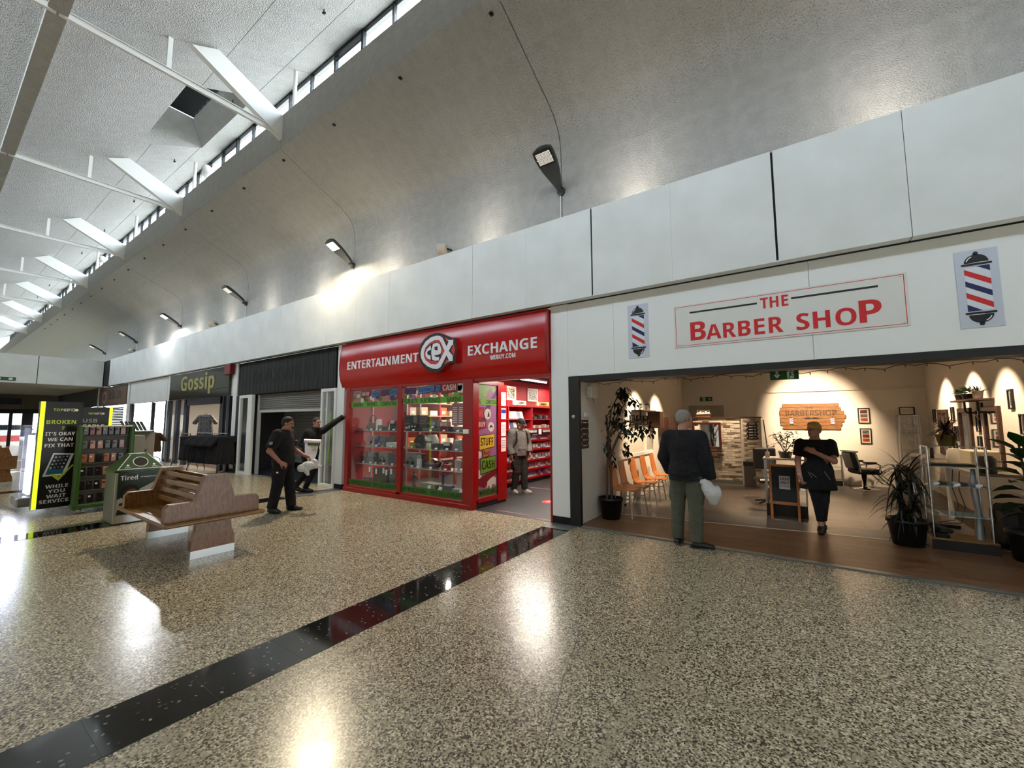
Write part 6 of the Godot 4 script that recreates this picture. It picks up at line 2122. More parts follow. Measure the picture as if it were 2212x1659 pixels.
	# upper right
	var amp := item_box("black_amplifier", "large black cube amplifier with three pale lights, upper right window shelf", "amplifier", -6.93 + 0.02, Y1, 0.42, 0.34, 0.3, col(0.035, 0.035, 0.04), -0.03)
	for i in 3:
		s = sb()
		lathe(s, [Vector2(0, 0.01), Vector2(0.014, 0.008), Vector2(0.016, 0)], V(-0.08 + 0.09 * i, 0.10, 0.151), 10, Basis(Vector3.RIGHT, PI / 2))
		obj("knob", s, T.white_letter, amp)
	var cam := item_box("film_camera_set", "black twin dial camera on the upper right window shelf", "camera", -6.36, Y1 + 0.07, 0.32, 0.16, 0.14, col(0.06, 0.06, 0.06))
	for i in 2:
		s = sb()
		lathe(s, [Vector2(0, 0.04), Vector2(0.035, 0.04), Vector2(0.045, 0.0)], V(-0.07 + 0.14 * i, 0.09, 0.071), 14, Basis(Vector3.RIGHT, PI / 2))
		obj("dial", s, T.trim_grey, cam)
	item_box("green_board", "low box of small green parts under the twin dial camera", "box", -6.38, Y1, 0.40, 0.065, 0.24, col(0.36, 0.40, 0.34))
	item_box("red_player", "red and white music player on the upper right window shelf", "player", -6.02, Y1, 0.2, 0.2, 0.12, col(0.42, 0.06, 0.08), 0.0, 0.0, col(0.68, 0.64, 0.62))
	item_box("black_receiver", "flat black receiver at the right end of the upper window shelf", "receiver", -5.62, Y1, 0.42, 0.10, 0.26, col(0.05, 0.05, 0.055))
	var ps := thing("price_poster", "red price list poster with white lines hanging above the black receiver", "poster", V(-5.60, 1.75, -6.2))
	s = sb()
	box(s, Vector3.ZERO, V(0.30, 0.44, 0.004))
	obj("sheet", s, mt("poster_red", col(0.46, 0.06, 0.10), 0.5), ps)
	for i in 9:
		s = sb()
		box(s, V(-0.07, 0.13 - 0.037 * i, 0.003), V(0.12, 0.012, 0.001))
		box(s, V(0.09, 0.13 - 0.037 * i, 0.003), V(0.09, 0.016, 0.001))
		obj("print_line", s, T.white_letter, ps)
	# middle right
	item_box("yellow_carton", "small yellow carton at the left of the middle right window shelf", "box", -7.0 + 0.02, Y2, 0.16, 0.12, 0.1, col(0.62, 0.54, 0.12))
	helmet("bronze brown collector helmet on the middle right window shelf", shelf_pos(-6.74, Y2), col(0.16, 0.10, 0.07))
	helmet("white collector helmet with a dark visor on the middle right window shelf", shelf_pos(-6.40, Y2), col(0.74, 0.74, 0.71))
	item_box("goggle_headset", "slate blue virtual reality goggles on the middle right window shelf", "headset", -6.17, Y2, 0.26, 0.12, 0.16, col(0.14, 0.18, 0.22), 0.06)
	item_box("black_white_card", "black and white printed box on the middle right window shelf", "box", -5.90, Y2, 0.18, 0.15, 0.06, col(0.06, 0.06, 0.06), 0.06, 0.0, col(0.74, 0.74, 0.72))
	item_box("grey_speaker", "pale grey speaker at the right of the middle window shelf", "speaker", -5.66, Y2, 0.17, 0.20, 0.14, col(0.42, 0.43, 0.43))
	item_box("black_speaker", "black speaker at the right end of the middle window shelf", "speaker", -5.42, Y2, 0.18, 0.24, 0.16, col(0.045, 0.045, 0.05))
	# lower right
	item_box("headphone_carton", "big grey carton with a black headphone print on the lower right window shelf", "box", -7.0 + 0.02, Y3, 0.34, 0.30, 0.14, col(0.48, 0.49, 0.50))
	item_headphones("black headphones in front of the big grey carton, lower right window shelf", shelf_pos(-6.97, Y3 + 0.02, 0.1), 0.085, col(0.05, 0.05, 0.055))
	item_box("dark_carton", "dark carton with white tag beside the big grey carton", "box", -6.72, Y3, 0.16, 0.28, 0.14, col(0.06, 0.06, 0.07), 0.0, 0.0, col(0.6, 0.6, 0.6))
	item_box("remote_carton", "narrow white carton with a remote control print", "box", -6.66, Y3, 0.10, 0.18, 0.06, col(0.76, 0.76, 0.74), 0.12)
	model_car(shelf_pos(-6.38, Y3 + 0.10))
	item_box("red_track_box", "dark red box carrying the toy car on the lower right window shelf", "box", -6.38, Y3, 0.36, 0.098, 0.2, col(0.24, 0.05, 0.06))
	for i in 4: item_slanted("mobile_phone", "slanted " + ["white", "black", "silver", "grey"][i] + " phone on the lower right window shelf", "phone", -6.2 + 0.09 * i, Y3, 0.07, 0.14, [col(0.78, 0.78, 0.76), col(0.08, 0.08, 0.09), col(0.66, 0.66, 0.64), col(0.35, 0.35, 0.36)][i], 0.25, -0.3)
	item_box("red_carton", "small bright red carton on the lower right window shelf", "box", -5.88, Y3, 0.17, 0.11, 0.1, col(0.58, 0.06, 0.06), 0.1)
	item_box("white_can", "white can at the right of the lower window shelf", "can", -5.72, Y3, 0.10, 0.20, 0.1, col(0.62, 0.62, 0.60), -0.06)
	item_box("ruby_can", "red can at the right of the lower window shelf", "can", -5.58, Y3, 0.08, 0.18, 0.08, col(0.42, 0.07, 0.08), -0.06)
	item_slanted("white_console_lid", "white console lid leaning at the right end of the lower window shelf", "console", -5.4, Y3, 0.14, 0.18, col(0.76, 0.76, 0.74), 0.3, -0.4)
	# floor right
	item_figure("brown standing collector figure on the display floor, right window", shelf_pos(-6.95 + 0.02, Y4 + 0.05), 0.34, col(0.22, 0.17, 0.11))
	for i in 6:
		s = sb()
		box(s, shelf_pos(-6.86 + 0.095 * i, Y4 + 0.015, 0.2), V(0.075, 0.05, 0.003), Basis(Vector3.RIGHT, -0.7))
		tag(obj("price_card", s, T.white_letter), "white price card lying in a row at the foot of the right window, " + ["first", "second", "third", "fourth", "fifth", "sixth"][i] + " from the mullion", "card", "price cards at the foot of the right window")
	item_box("ship_carton", "long pale grey model box on the display floor, right window", "box", -6.42, Y4, 0.5, 0.18, 0.22, col(0.46, 0.44, 0.40), -0.05, -0.15)
	item_box("small_tin", "small pale tin on the display floor, right window", "tin", -6.52, Y4, 0.12, 0.2, 0.1, col(0.50, 0.49, 0.46), 0.12)
	item_figure("blue winged model on the display floor, right window", shelf_pos(-6.08, Y4 + 0.18), 0.26, col(0.14, 0.20, 0.36))
	item_box("dark_block", "dark block carrying the blue winged model", "box", -6.08, Y4, 0.24, 0.178, 0.2, col(0.07, 0.07, 0.09))
	item_box("blue_camera", "blue grey camera body on the display floor near the corner post", "camera", -5.82, Y4, 0.2, 0.2, 0.14, col(0.20, 0.24, 0.30), 0.1)
	item_box("silver_camera", "silver camera body on the display floor near the corner post", "camera", -5.60, Y4, 0.18, 0.15, 0.12, col(0.40, 0.40, 0.40), 0.1)
	item_box("brown_carton", "brown patterned box at the right end of the display floor", "box", -5.48, Y4, 0.22, 0.32, 0.2, col(0.24, 0.14, 0.08), -0.12)
	for i in 3:
		s = sb()
		box(s, shelf_pos([-6.28, -5.98, -5.42][i], Y4 + 0.09, 0.2), V(0.09, 0.17, 0.003), Basis(Vector3.BACK, [0.0, -0.3, -0.25][i]) * Basis(Vector3.RIGHT, -0.25))
		tag(obj("price_card", s, T.white_letter), "tall white price card leaning on the display floor, " + ["before the long model box", "before the blue winged model", "beside the corner post"][i], "card")

func helmet(label: String, p: Vector3, c: Color) -> void:
	var t := thing("collector_helmet", label, "helmet", p, 0.2)
	var m := mt("helmet_%02x" % int(c.v * 255), c, 0.3)
	obj("dome", nets([net([ell(V(0, 0.165, 0), V(0.135, 0.13, 0.15), 0.02), cap(V(0, 0.05, 0.02), V(0, 0.15, 0.0), 0.11, 0.125, 0.03), ell(V(0, 0.06, 0.11), V(0.07, 0.05, 0.05), 0.02)], 0.012, [[V(0, 0.004, 0), V(0, -1, 0)]])]), m, t)
	var s := sb()
	bbox(s, V(0, 0.15, 0.135), V(0.19, 0.035, 0.03), 0.01)
	obj("visor", s, T.black_plastic, t)

func model_car(p: Vector3) -> void:
	var t := thing("toy_car", "dark red toy sports car on a box, lower right window shelf", "toy car", p, 0.3)
	var s := sb()
	prism(s, pv([-0.17, 0.02, 0.17, 0.02, 0.17, 0.05, 0.1, 0.065, 0.05, 0.1, -0.06, 0.105, -0.13, 0.07, -0.17, 0.06]), 0.13, at(V(0, 0, -0.065)))
	obj("body", s, mt("toy_red", col(0.36, 0.03, 0.05), 0.2), t)
	for sx in [-0.1, 0.1]:
		for sz in [-1, 1]:
			s = sb()
			lathe(s, [Vector2(0, 0.012), Vector2(0.03, 0.012), Vector2(0.03, -0.012), Vector2(0, -0.012)], V(sx, 0.03, sz * 0.066), 14, Basis(Vector3.RIGHT, PI / 2))
			obj("wheel", s, T.black_plastic, t)

func item_figure(label: String, p: Vector3, h: float, c: Color) -> void:
	var t := thing("collector_figure", label, "figure", p, 0.3)
	var k := h
	var m := mt("figure_%02x" % int(c.b * 255), c, 0.5)
	obj("body", nets([net([cap(V(-0.05, 0, 0) * k, V(-0.04, 0.45, 0) * k, 0.06 * k, 0.07 * k, 0.03 * k), cap(V(0.08, 0, 0.03) * k, V(0.04, 0.45, 0) * k, 0.06 * k, 0.07 * k, 0.03 * k), cap(V(0, 0.45, 0) * k, V(0, 0.75, 0) * k, 0.1 * k, 0.13 * k, 0.05 * k), ell(V(0, 0.93, 0.02) * k, V(0.08, 0.09, 0.09) * k, 0.03 * k), cap(V(0.14, 0.76, 0) * k, V(0.32, 0.6, 0.12) * k, 0.05 * k, 0.035 * k, 0.03 * k), cap(V(-0.14, 0.76, 0) * k, V(-0.34, 0.82, 0.1) * k, 0.05 * k, 0.035 * k, 0.03 * k)], 0.012)]), m, t)
	var s := sb()
	lathe(s, [Vector2(0, -0.03 * k), Vector2(0.2 * k, -0.03 * k), Vector2(0.2 * k, -0.045 * k), Vector2(0, -0.045 * k)], Vector3.ZERO, 16)
	obj("stand", s, T.black_plastic, t)

# ---------------------------------------------------------------- red shop: room
func game_shop_room() -> void:
	var s := sb()
	span(s, V(-9.0, -0.2, FZ - 0.01), V(-3.3, 0.002, -12.1))
	var fl := mt("vinyl", Color.WHITE, 0.45)
	fl.albedo_texture = noise_tex(FastNoiseLite.TYPE_SIMPLEX, 0.02, ramp([[0.0, col(0.14, 0.14, 0.145)], [1.0, col(0.20, 0.20, 0.205)]]), 256, 31, 4)
	tri_map(fl, 0.7, true)
	struct("floor", s, fl)
	s = sb()
	span(s, V(-9.0, 2.66, FZ - 0.15), V(-3.3, 2.8, -12.1))
	struct("ceiling", s, mt("dark_ceiling", col(0.05, 0.05, 0.055), 0.8))
	s = sb()
	span(s, V(-9.0, 2.4, FZ - 0.13), V(-3.3, 3.5, FZ - 0.35))
	struct("wall_front", s, T.black_joint)
	s = sb()
	span(s, V(-9.0, 0, -12.0), V(-3.0, 2.7, -12.2))
	struct("wall_back", s, T.red_wall)
	s = sb()
	span(s, V(-3.32, 0, -6.12), V(-2.98, 2.7, -12.1))
	struct("wall_right", s, T.red_wall)
	s = sb()
	span(s, V(-3.33, 0, FZ + 0.005), V(-3.295, 2.4, -6.15))
	struct("trim_4", s, T.red_frame)
	# tape marks and the round sticker on the floor
	var tp := mt("tape_pale", col(0.62, 0.42, 0.42), 0.5)
	for q in [[V(-4.2, 0.0035, -6.13), V(0.72, 0.003, 0.03), "nearest the entrance"], [V(-5.3, 0.0035, -8.65), V(0.85, 0.003, 0.03), "near the cap wearing man's feet"], [V(-3.5, 0.0035, -6.0), V(0.3, 0.003, 0.03), "by the white pier"]]:
		s = sb()
		box(s, q[0], q[1])
		tag(obj("floor_tape", s, tp), "pale strip of tape on the dark shop floor " + q[2], "tape")
	var st := thing("floor_sticker", "round red sticker on the dark floor inside the game shop", "sticker", V(-4.15, 0.002, -7.35))
	s = sb()
	lathe(s, [Vector2(0, 0.002), Vector2(0.17, 0.002), Vector2(0.17, 0)], Vector3.ZERO, 22, Basis.IDENTITY, false)
	obj("disc", s, mt("sticker_red", col(0.72, 0.16, 0.18), 0.5), st)
	text("2m", 0.16, 0.1, Transform3D(Basis(Vector3.RIGHT, -PI / 2), V(0, 0.002, 0)), T.white_letter, st, 0.001)
	# shelving wall at x = -5.9, facing +x
	var W := -5.92
	var g := thing("game_shelving", "red shelving wall with sloping game racks and upper display bays behind the cap wearing man", "shelving", V(W, 0, -9.7))
	s = sb()
	box(s, V(-0.22, 1.33, 0), V(0.06, 2.65, 3.6))
	obj("back_panel", s, T.red_wall, g)
	s = sb()
	box(s, V(-0.06, 0.05, 0), V(0.28, 0.10, 3.56))
	obj("plinth", s, T.black_joint, g)
	var rows := [0.12, 0.34, 0.565, 0.84, 1.08]
	for y in rows:
		s = sb()
		box(s, V(-0.03, y, 0), V(0.26, 0.02, 3.56))
		box(s, V(0.105, y + 0.012, 0), V(0.012, 0.05, 3.56))
		obj("rack", s, T.red_frame, g)
	for y in [1.40, 1.65, 1.98]:
		s = sb()
		box(s, V(-0.05, y, 0), V(0.3, 0.02, 3.56))
		obj("shelf_board", s, T.red_wall, g)
	for z in [-1.75, -0.9, 0.3, 1.4, 1.77]:
		s = sb()
		box(s, V(-0.05, 1.68, z), V(0.3, 0.64, 0.03))
		obj("divider", s, T.red_wall, g)
	# long grey header rails with lettering
	for q in [[-9.22, 0.66, "NINTENDO 3DS"], [-10.2, 0.9, "NINTENDO DS"]]:
		var h := thing("header_rail", "rounded grey header rail lettered " + q[2] + " above the game racks", "sign", V(W + 0.12, 1.325, q[0]), PI / 2)
		s = sb()
		tube(s, [V(-q[1] / 2, 0, 0), V(q[1] / 2, 0, 0)], 0.055, 14)
		obj("rail", s, mt("rail_grey", col(0.16, 0.16, 0.165), 0.4), h)
		text(q[2], q[1] * 0.82, 0.045, at(V(0, 0, 0.053)), T.white_letter, h, 0.004)
	s = sb()
	box(s, V(W + 0.18, 1.32, -9.66), V(0.01, 0.14, 0.13))
	tag(obj("price_disc", s, T.white_letter), "square white price plate between the two grey header rails", "sign")
	for q in [[-8.75, 0.62, col(0.78, 0.76, 0.70), "white and black header board over the tablets, left bay"], [-9.9, 0.7, col(0.72, 0.58, 0.22), "yellow header board over the headphones, right bay"]]:
		var h := thing("header_board", q[3], "sign", V(W + 0.12, 2.07, q[0]), PI / 2)
		s = sb()
		bbox(s, V(0, 0, 0), V(q[1], 0.11, 0.02), 0.006)
		obj("board", s, mt("header_%d" % int(q[1] * 100), q[2], 0.5), h)
		plate(disc(0.062, 14), 0.004, at(V(-q[1] * 0.36, 0, 0.01)), T.white_letter, h, "badge")
		text("GAMES" if q[1] < 0.65 else "AUDIO", q[1] * 0.45, 0.05, at(V(0.06, 0.0, 0.01)), T.black_letter, h, 0.004)
	for i in 2:
		frame_on_wall(["black and yellow framed comic style poster high on the red wall, nearer one", "pale framed comic style poster high on the red wall, farther one"][i], V(W - 0.185, 2.33, [-8.76, -9.86][i]), 0.5, 0.36, PI / 2, [print_mat("comic_%d" % i, col(0.08, 0.08, 0.08), [col(0.75, 0.64, 0.16), col(0.66, 0.66, 0.5)][i], col(0.7, 0.7, 0.68), 0.05)], "", "poster", T.white_paint)
	# game cases on the five racks: built once, copied
	var cm := []
	for i in 6: cm.append(mt("case_%d" % i, [col(0.70, 0.70, 0.68), col(0.62, 0.60, 0.56), col(0.72, 0.70, 0.70), col(0.30, 0.30, 0.33), col(0.46, 0.20, 0.24), col(0.34, 0.40, 0.50)][i], 0.3))
	var protos := []
	for i in 6:
		var t := thing("game_case", "", "game case", Vector3.ZERO, 0.0)
		s = sb()
		bbox(s, V(0, 0.085, 0), V(0.012, 0.17, 0.118), 0.003)
		obj("case", s, cm[i], t)
		s = sb()
		box(s, V(0.0066, 0.10, 0), V(0.001, 0.09, 0.1))
		obj("cover_print", s, cm[(i + 3) % 6], t)
		protos.append(t)
	var rn := ["lowest", "second lowest", "middle", "second highest", "highest"]
	var used := 0
	for r in 5:
		for i in 21:
			var z := -8.2 - 0.135 * i
			var k: int = [0, 1, 2, 0, 2, 3, 0, 1, 2, 4, 5][rng.randi() % 11]
			var lab: String = "game case facing out on the %s sloping rack of the red game shelving" % rn[r]
			var grp: String = "game cases on the %s rack" % rn[r]
			var o: Node3D = protos[k]
			if used < 6:
				k = used
				o = protos[k]
				used += 1
				o.set_meta("label", lab)
				o.set_meta("group", grp)
			else:
				o = dup(protos[k], Vector3.ZERO, 0.0, lab, grp)
			o.position = V(W + 0.055, rows[r] + 0.012, z)
			o.rotation = V(0, 0, 0.16)
	# purple divider cards
	for q in [[0, -10.05], [0, -9.75], [4, -9.75], [1, -10.6]]:
		s = sb()
		bbox(s, V(W + 0.085, rows[q[0]] + 0.105, q[1]), V(0.008, 0.16, 0.14), 0.002)
		tag(obj("divider_card", s, mt("card_purple", col(0.42, 0.10, 0.32), 0.5)), "magenta divider card standing among game cases, " + {-10.05: "on the lowest rack, farther one", -9.75: ("on the lowest rack, nearer one" if q[0] == 0 else "on the highest rack"), -10.6: "on the second lowest rack"}[q[1]], "card")
	# tablets and boxes in the upper bays
	var tc := [col(0.80, 0.78, 0.74), col(0.76, 0.62, 0.56), col(0.78, 0.76, 0.68), col(0.80, 0.80, 0.78), col(0.42, 0.42, 0.43), col(0.74, 0.74, 0.72)]
	var tn := ["white", "pink", "cream", "bright white", "grey", "pale grey"]
	for i in 6:
		var t := thing("display_tablet", tn[i] + " tablet box standing tilted in the upper left bay of the red shelving", "tablet", V(W + 0.0, 1.662, -8.38 - 0.135 * i))
		s = sb()
		bbox(s, V(-0.03, 0.10, 0), V(0.03, 0.2, 0.12), 0.004, Basis(Vector3.BACK, 0.3))
		obj("carton", s, mt("tab_%d" % i, tc[i], 0.4), t)
		s = sb()
		box(s, V(-0.012, 0.10, 0), V(0.001, 0.03, 0.02), Basis(Vector3.BACK, 0.3))
		obj("print_mark", s, T.trim_grey, t)
	for i in 5:
		s = sb()
		bbox(s, V(W, 1.50, -8.38 - 0.16 * i), V(0.04, 0.17, 0.14), 0.004, Basis(Vector3.BACK, 0.3))
		var c2: Array = [col(0.74, 0.74, 0.72), col(0.14, 0.22, 0.40), col(0.70, 0.70, 0.68), col(0.50, 0.14, 0.12), col(0.62, 0.60, 0.56)]
		tag(obj("tablet_box", s, mt("tb_%d" % i, c2[i], 0.4)), ["white", "blue", "pale", "red", "beige"][i] + " box on the shelf below the tilted tablets", "box")
	for i in 12:
		s = sb()
		var hh := rng.randf_range(0.06, 0.13)
		bbox(s, V(W + 0.0, [1.662, 1.412][i % 2] + hh / 2, -9.5 - 0.075 * i), V(0.12, hh, 0.11), 0.01, Basis(Vector3.UP, rng.randf_range(-0.3, 0.3)))
		tag(obj("gadget", s, mt("gad_%d" % (i % 4), [col(0.08, 0.08, 0.09), col(0.66, 0.65, 0.62), col(0.30, 0.30, 0.32), col(0.5, 0.42, 0.40)][i % 4], 0.4)), ["black", "white", "dark grey", "tan"][i % 4] + " gadget in the right display bay, " + ["upper", "lower"][i % 2] + " shelf, " + ["first", "second", "third", "fourth", "fifth", "sixth"][i / 2] + " along", "gadget", "gadgets in the right display bay")
	# lit stock shelves seen through the upper part of the windows
	var k2 := thing("stock_shelving", "tall red stock shelving full of cartons seen through the game shop windows", "shelving", V(-9.0 + 0.0, 0, 0))
	s = sb()
	for z in [-7.4, -8.6, -9.8, -11.0]: box(s, V(0.42, 1.3, z), V(0.3, 2.6, 0.05))
	obj("upright", s, T.red_wall, k2)
	for y in [0.5, 0.95, 1.4, 1.75, 2.1]:
		s = sb()
		box(s, V(0.42, y, -9.2), V(0.34, 0.025, 3.65))
		obj("board", s, mt("shelf_pale", col(0.62, 0.50, 0.42), 0.5), k2)
	var idx := 0
	for y in [1.4125, 1.7625, 2.1125, 0.9625]:
		for i in 9:
			var hh := rng.randf_range(0.14, 0.27)
			var ww := rng.randf_range(0.22, 0.33)
			s = sb()
			bbox(s, V(-8.56, y + hh / 2, -7.6 - 0.39 * i), V(0.2, hh, ww), 0.005)
			var cc := [col(0.72, 0.62, 0.46), col(0.76, 0.72, 0.66), col(0.66, 0.36, 0.10), col(0.70, 0.58, 0.44), col(0.74, 0.70, 0.60)]
			var o := tag(obj("carton", s, mt("carton_%d" % (idx % 5), cc[idx % 5], 0.6)), ["tan", "white", "orange", "brown", "cream"][idx % 5] + " carton on the " + {1.4125: "third", 1.7625: "second", 2.1125: "top", 0.9625: "fourth"}[y] + " shelf of the stock shelving inside the game shop", "carton", "cartons on the stock shelving") as Node3D
			s = sb()
			box(s, V(-8.458, y + hh * 0.4, -7.6 - 0.39 * i), V(0.002, hh * 0.35, ww * 0.5))
			obj("label_print", s, T.white_letter, o)
			idx += 1
	# inner row of red posts dividing the front
	for x in [-7.3, -6.75, -6.3]:
		s = sb()
		box(s, V(x, 1.33, -8.0), V(0.06, 2.64, 0.06))
		tag(obj("shelf_post", s, T.red_wall), "slim red post inside the game shop seen through the window, " + {-7.3: "left one", -6.75: "middle one", -6.3: "right one"}[x], "post")
	# tube lights
	var tm := glow("tube_white", col(1.0, 0.97, 0.92), 6.0)
	for q in [[V(-5.2, 2.56, -8.45), 1.3, 0.0, "nearest the doorway view"], [V(-5.2, 2.56, -10.6), 1.3, 0.0, "deeper along the game racks"], [V(-7.5, 2.56, -8.6), 1.3, PI / 2, "front one over the stock area"], [V(-7.5, 2.56, -10.4), 1.3, PI / 2, "rear one over the stock area"], [V(-4.2, 2.56, -7.2), 1.3, 0.0, "just inside the entrance"]]:
		var t := thing("tube_light", "bright white tube light under the dark ceiling of the game shop, " + q[3], "light", q[0], q[2], "tube lights in the game shop")
		s = sb()
		bbox(s, V(0, 0.06, 0), V(0.07, 0.05, q[1]), 0.006)
		obj("housing", s, T.white_paint, t)
		s = sb()
		tube(s, [V(0, 0.015, -q[1] / 2 + 0.02), V(0, 0.015, q[1] / 2 - 0.02)], 0.018, 10)
		obj("tube", s, tm, t)
		area("tube_light_source", V(0, -0.01, 0), Vector3.DOWN, Vector2(0.06, q[1]), col(1.0, 0.96, 0.9), 3.6, t)

# ---------------------------------------------------------------- closed unit with the half raised shutter
func framed_window(parent: Node, x0: float, x1: float, y1: float, fw: float, m: Material) -> void:
	var s := sb()
	for q in [[(x0 + x1) / 2, y1 - fw / 2, x1 - x0, fw], [(x0 + x1) / 2, fw / 2, x1 - x0, fw]]: bbox(s, V(q[0], q[1], FZ), V(q[2], q[3], 0.08), 0.004)
	for x in [x0 + fw / 2, x1 - fw / 2]: bbox(s, V(x, y1 / 2, FZ), V(fw, y1 - fw * 2, 0.08), 0.004)
	obj("frame", s, m, parent)
	s = sb()
	span(s, V(x0 + fw, fw, FZ - 0.004), V(x1 - fw, y1 - fw, FZ + 0.004))
	obj("pane", s, T.pane, parent)

func pier(x: float, w: float) -> void:
	var s := sb()
	bbox(s, V(x, 1.81, FZ - 0.09), V(w, 3.39, 0.2), 0.004)
	var p := struct("wall_pier", s, T.white_paint)
	s = sb()
	box(s, V(x, 0.055, FZ - 0.088), V(w + 0.004, 0.11, 0.2))
	obj("plinth", s, T.black_joint, p)

func shutter_unit() -> void:
	pier(-9.17, 0.30)
	pier(-15.05, 0.28)
	var s := sb()
	# dark ribbed fascia of narrow boards with the ghost of removed letters
	var w := snode("wall_front")
	var dm := []
	for i in 4: dm.append(mt("dark_board_%d" % i, [col(0.085, 0.085, 0.082), col(0.10, 0.10, 0.095), col(0.12, 0.118, 0.11), col(0.075, 0.075, 0.073)][i], 0.75))
	for i in 48:
		s = sb()
		bbox(s, V(-14.83 + 0.1135 * i, 2.96, FZ - 0.03 - 0.004 * (i % 2)), V(0.109, 1.0, 0.03), 0.004)
		obj("board", s, dm[rng.randi() % 4], w)
	s = sb()
	span(s, V(-14.92, 2.44, FZ - 0.05), V(-9.3, 3.5, FZ - 0.3))
	obj("backing", s, T.black_joint, w)
	text("MAXWELL", 3.7, 0.42, at(V(-12.0, 2.98, FZ - 0.016)), mt("ghost_letter", col(0.07, 0.07, 0.068), 0.85), w, 0.003)
	# white frames left and right
	var l := snode("window_62")
	framed_window(l, -14.62, -13.72, 2.44, 0.09, T.white_paint)
	s = sb()
	bbox(s, V(-13.86, 1.22, FZ + 0.005), V(0.26, 2.44, 0.1), 0.004)
	obj("post", s, T.white_paint, l)
	s = sb()
	span(s, V(-14.92, 0, FZ - 0.04), V(-14.62, 2.44, FZ))
	obj("post", s, T.black_frame, l)
	var r := snode("window_63")
	framed_window(r, -9.98, -9.32, 2.44, 0.08, T.white_paint)
	s = sb()
	tube(s, [V(-9.56, 0.55, FZ + 0.03), V(-9.50, 1.85, FZ + 0.03)], 0.014, 6)
	tag(obj("lime_strap", s, mt("lime", col(0.55, 0.75, 0.10), 0.5)), "thin lime green strap hanging on the glass of the closed unit", "strap")
	# shutter: slats rolled half way up
	var sh := thing("roller_shutter", "grey roller shutter raised half way over the dark empty unit", "shutter", V(-11.9, 0, -6.12))
	for i in 9:
		s = sb()
		s.set_smooth_group(0)
		var y := 1.98 + 0.055 * i
		lathe(s, [Vector2(0.03, -1.84), Vector2(0.03, 1.84)], V(0, y, -0.012), 10, Basis(Vector3.BACK, PI / 2))
		obj("slat", s, mt("slat_grey", col(0.46, 0.45, 0.43), 0.45, 0.2), sh)
	s = sb()
	bbox(s, V(0, 1.925, 0), V(3.7, 0.075, 0.05), 0.006)
	obj("bottom_bar", s, mt("bar_pale", col(0.72, 0.71, 0.68), 0.4), sh)
	s = sb()
	for x in [-1.88, 1.88]: box(s, V(x, 1.22, 0.0), V(0.07, 2.44, 0.09))
	obj("guide_rail", s, T.white_paint, sh)
	# inside: slatted display wall, blue skirting, grey carpet
	s = sb()
	span(s, V(-15.2, -0.2, -6.05), V(-9.3, 0.002, -9.0))
	struct("floor", s, mt("unit_carpet", col(0.13, 0.15, 0.19), 0.9))
	s = sb()
	span(s, V(-15.2, 2.7, -6.2), V(-9.3, 2.9, -9.0))
	struct("ceiling", s, mt("unit_ceiling", col(0.35, 0.35, 0.34), 0.9))
	var bw := snode("wall_back")
	s = sb()
	span(s, V(-15.4, 0, -7.6), V(-9.2, 2.9, -7.75))
	obj("backing", s, T.black_joint, bw)
	for i in 24:
		s = sb()
		bbox(s, V(-12.3, 0.22 + 0.1 * i + 0.045, -7.59), V(6.1, 0.092, 0.03), 0.004)
		obj("slat_board", s, mt("slat_board", col(0.55, 0.55, 0.54), 0.6), bw)
	s = sb()
	span(s, V(-15.2, 0, -7.57), V(-9.3, 0.2, -7.6))
	obj("skirting", s, mt("navy_skirting", col(0.02, 0.03, 0.12), 0.5), bw)
	for x in [-15.25, -9.2]:
		s = sb()
		span(s, V(x, 0, -6.0), V(x + 0.1, 2.9, -8.7))
		struct("wall_side", s, mt("unit_wall", col(0.30, 0.30, 0.29), 0.8))
	s = sb()
	box(s, V(-12.0, 0.004, -6.06), V(4.0, 0.008, 0.04))
	struct("trim_5", s, T.aluminium)

# ---------------------------------------------------------------- clothes shop, blank unit, cafe
func garment_mesh(w: float, h: float, sleeves: bool, th := 0.05) -> ArrayMesh:
	# hanging garment: shoulders slope, body, short sleeves; local xy plane, hook at the origin, thickness th
	var pr := [cap(V(-w * 0.3, -0.10, 0), V(w * 0.3, -0.10, 0), 0.05, 0.05, 0.05)]
	for i in 5:
		var x := -w * 0.32 + w * 0.16 * i
		pr.append(cap(V(x * 0.8, -0.12, 0), V(x * 1.1, -h, 0.012 * ((i % 2) * 2 - 1)), 0.05, 0.055, 0.04))
	if sleeves:
		for sx in [-1, 1]: pr.append(cap(V(sx * w * 0.34, -0.11, 0), V(sx * w * 0.62, -0.33, 0), 0.055, 0.06, 0.04))
	var g := net(pr, 0.022)
	for i in g[0].size(): g[0][i].z *= th / 0.06
	return nets([g])

func hang(called: String, label: String, cat: String, mesh: ArrayMesh, m: Material, p: Vector3, turn: float, grp := "") -> void:
	var t := thing(called, label, cat, p, turn, grp)
	obj("cloth", mesh, m, t)
	var s := sb()
	tube(s, [V(0, 0.05, 0), V(0.02, 0.035, 0), V(0, 0.0, 0), V(0, -0.03, 0)], 0.004, 5)
	tube(s, [V(-0.16, -0.07, 0), V(0, -0.02, 0), V(0.16, -0.07, 0)], 0.006, 5)
	obj("hanger", s, T.black_plastic, t)

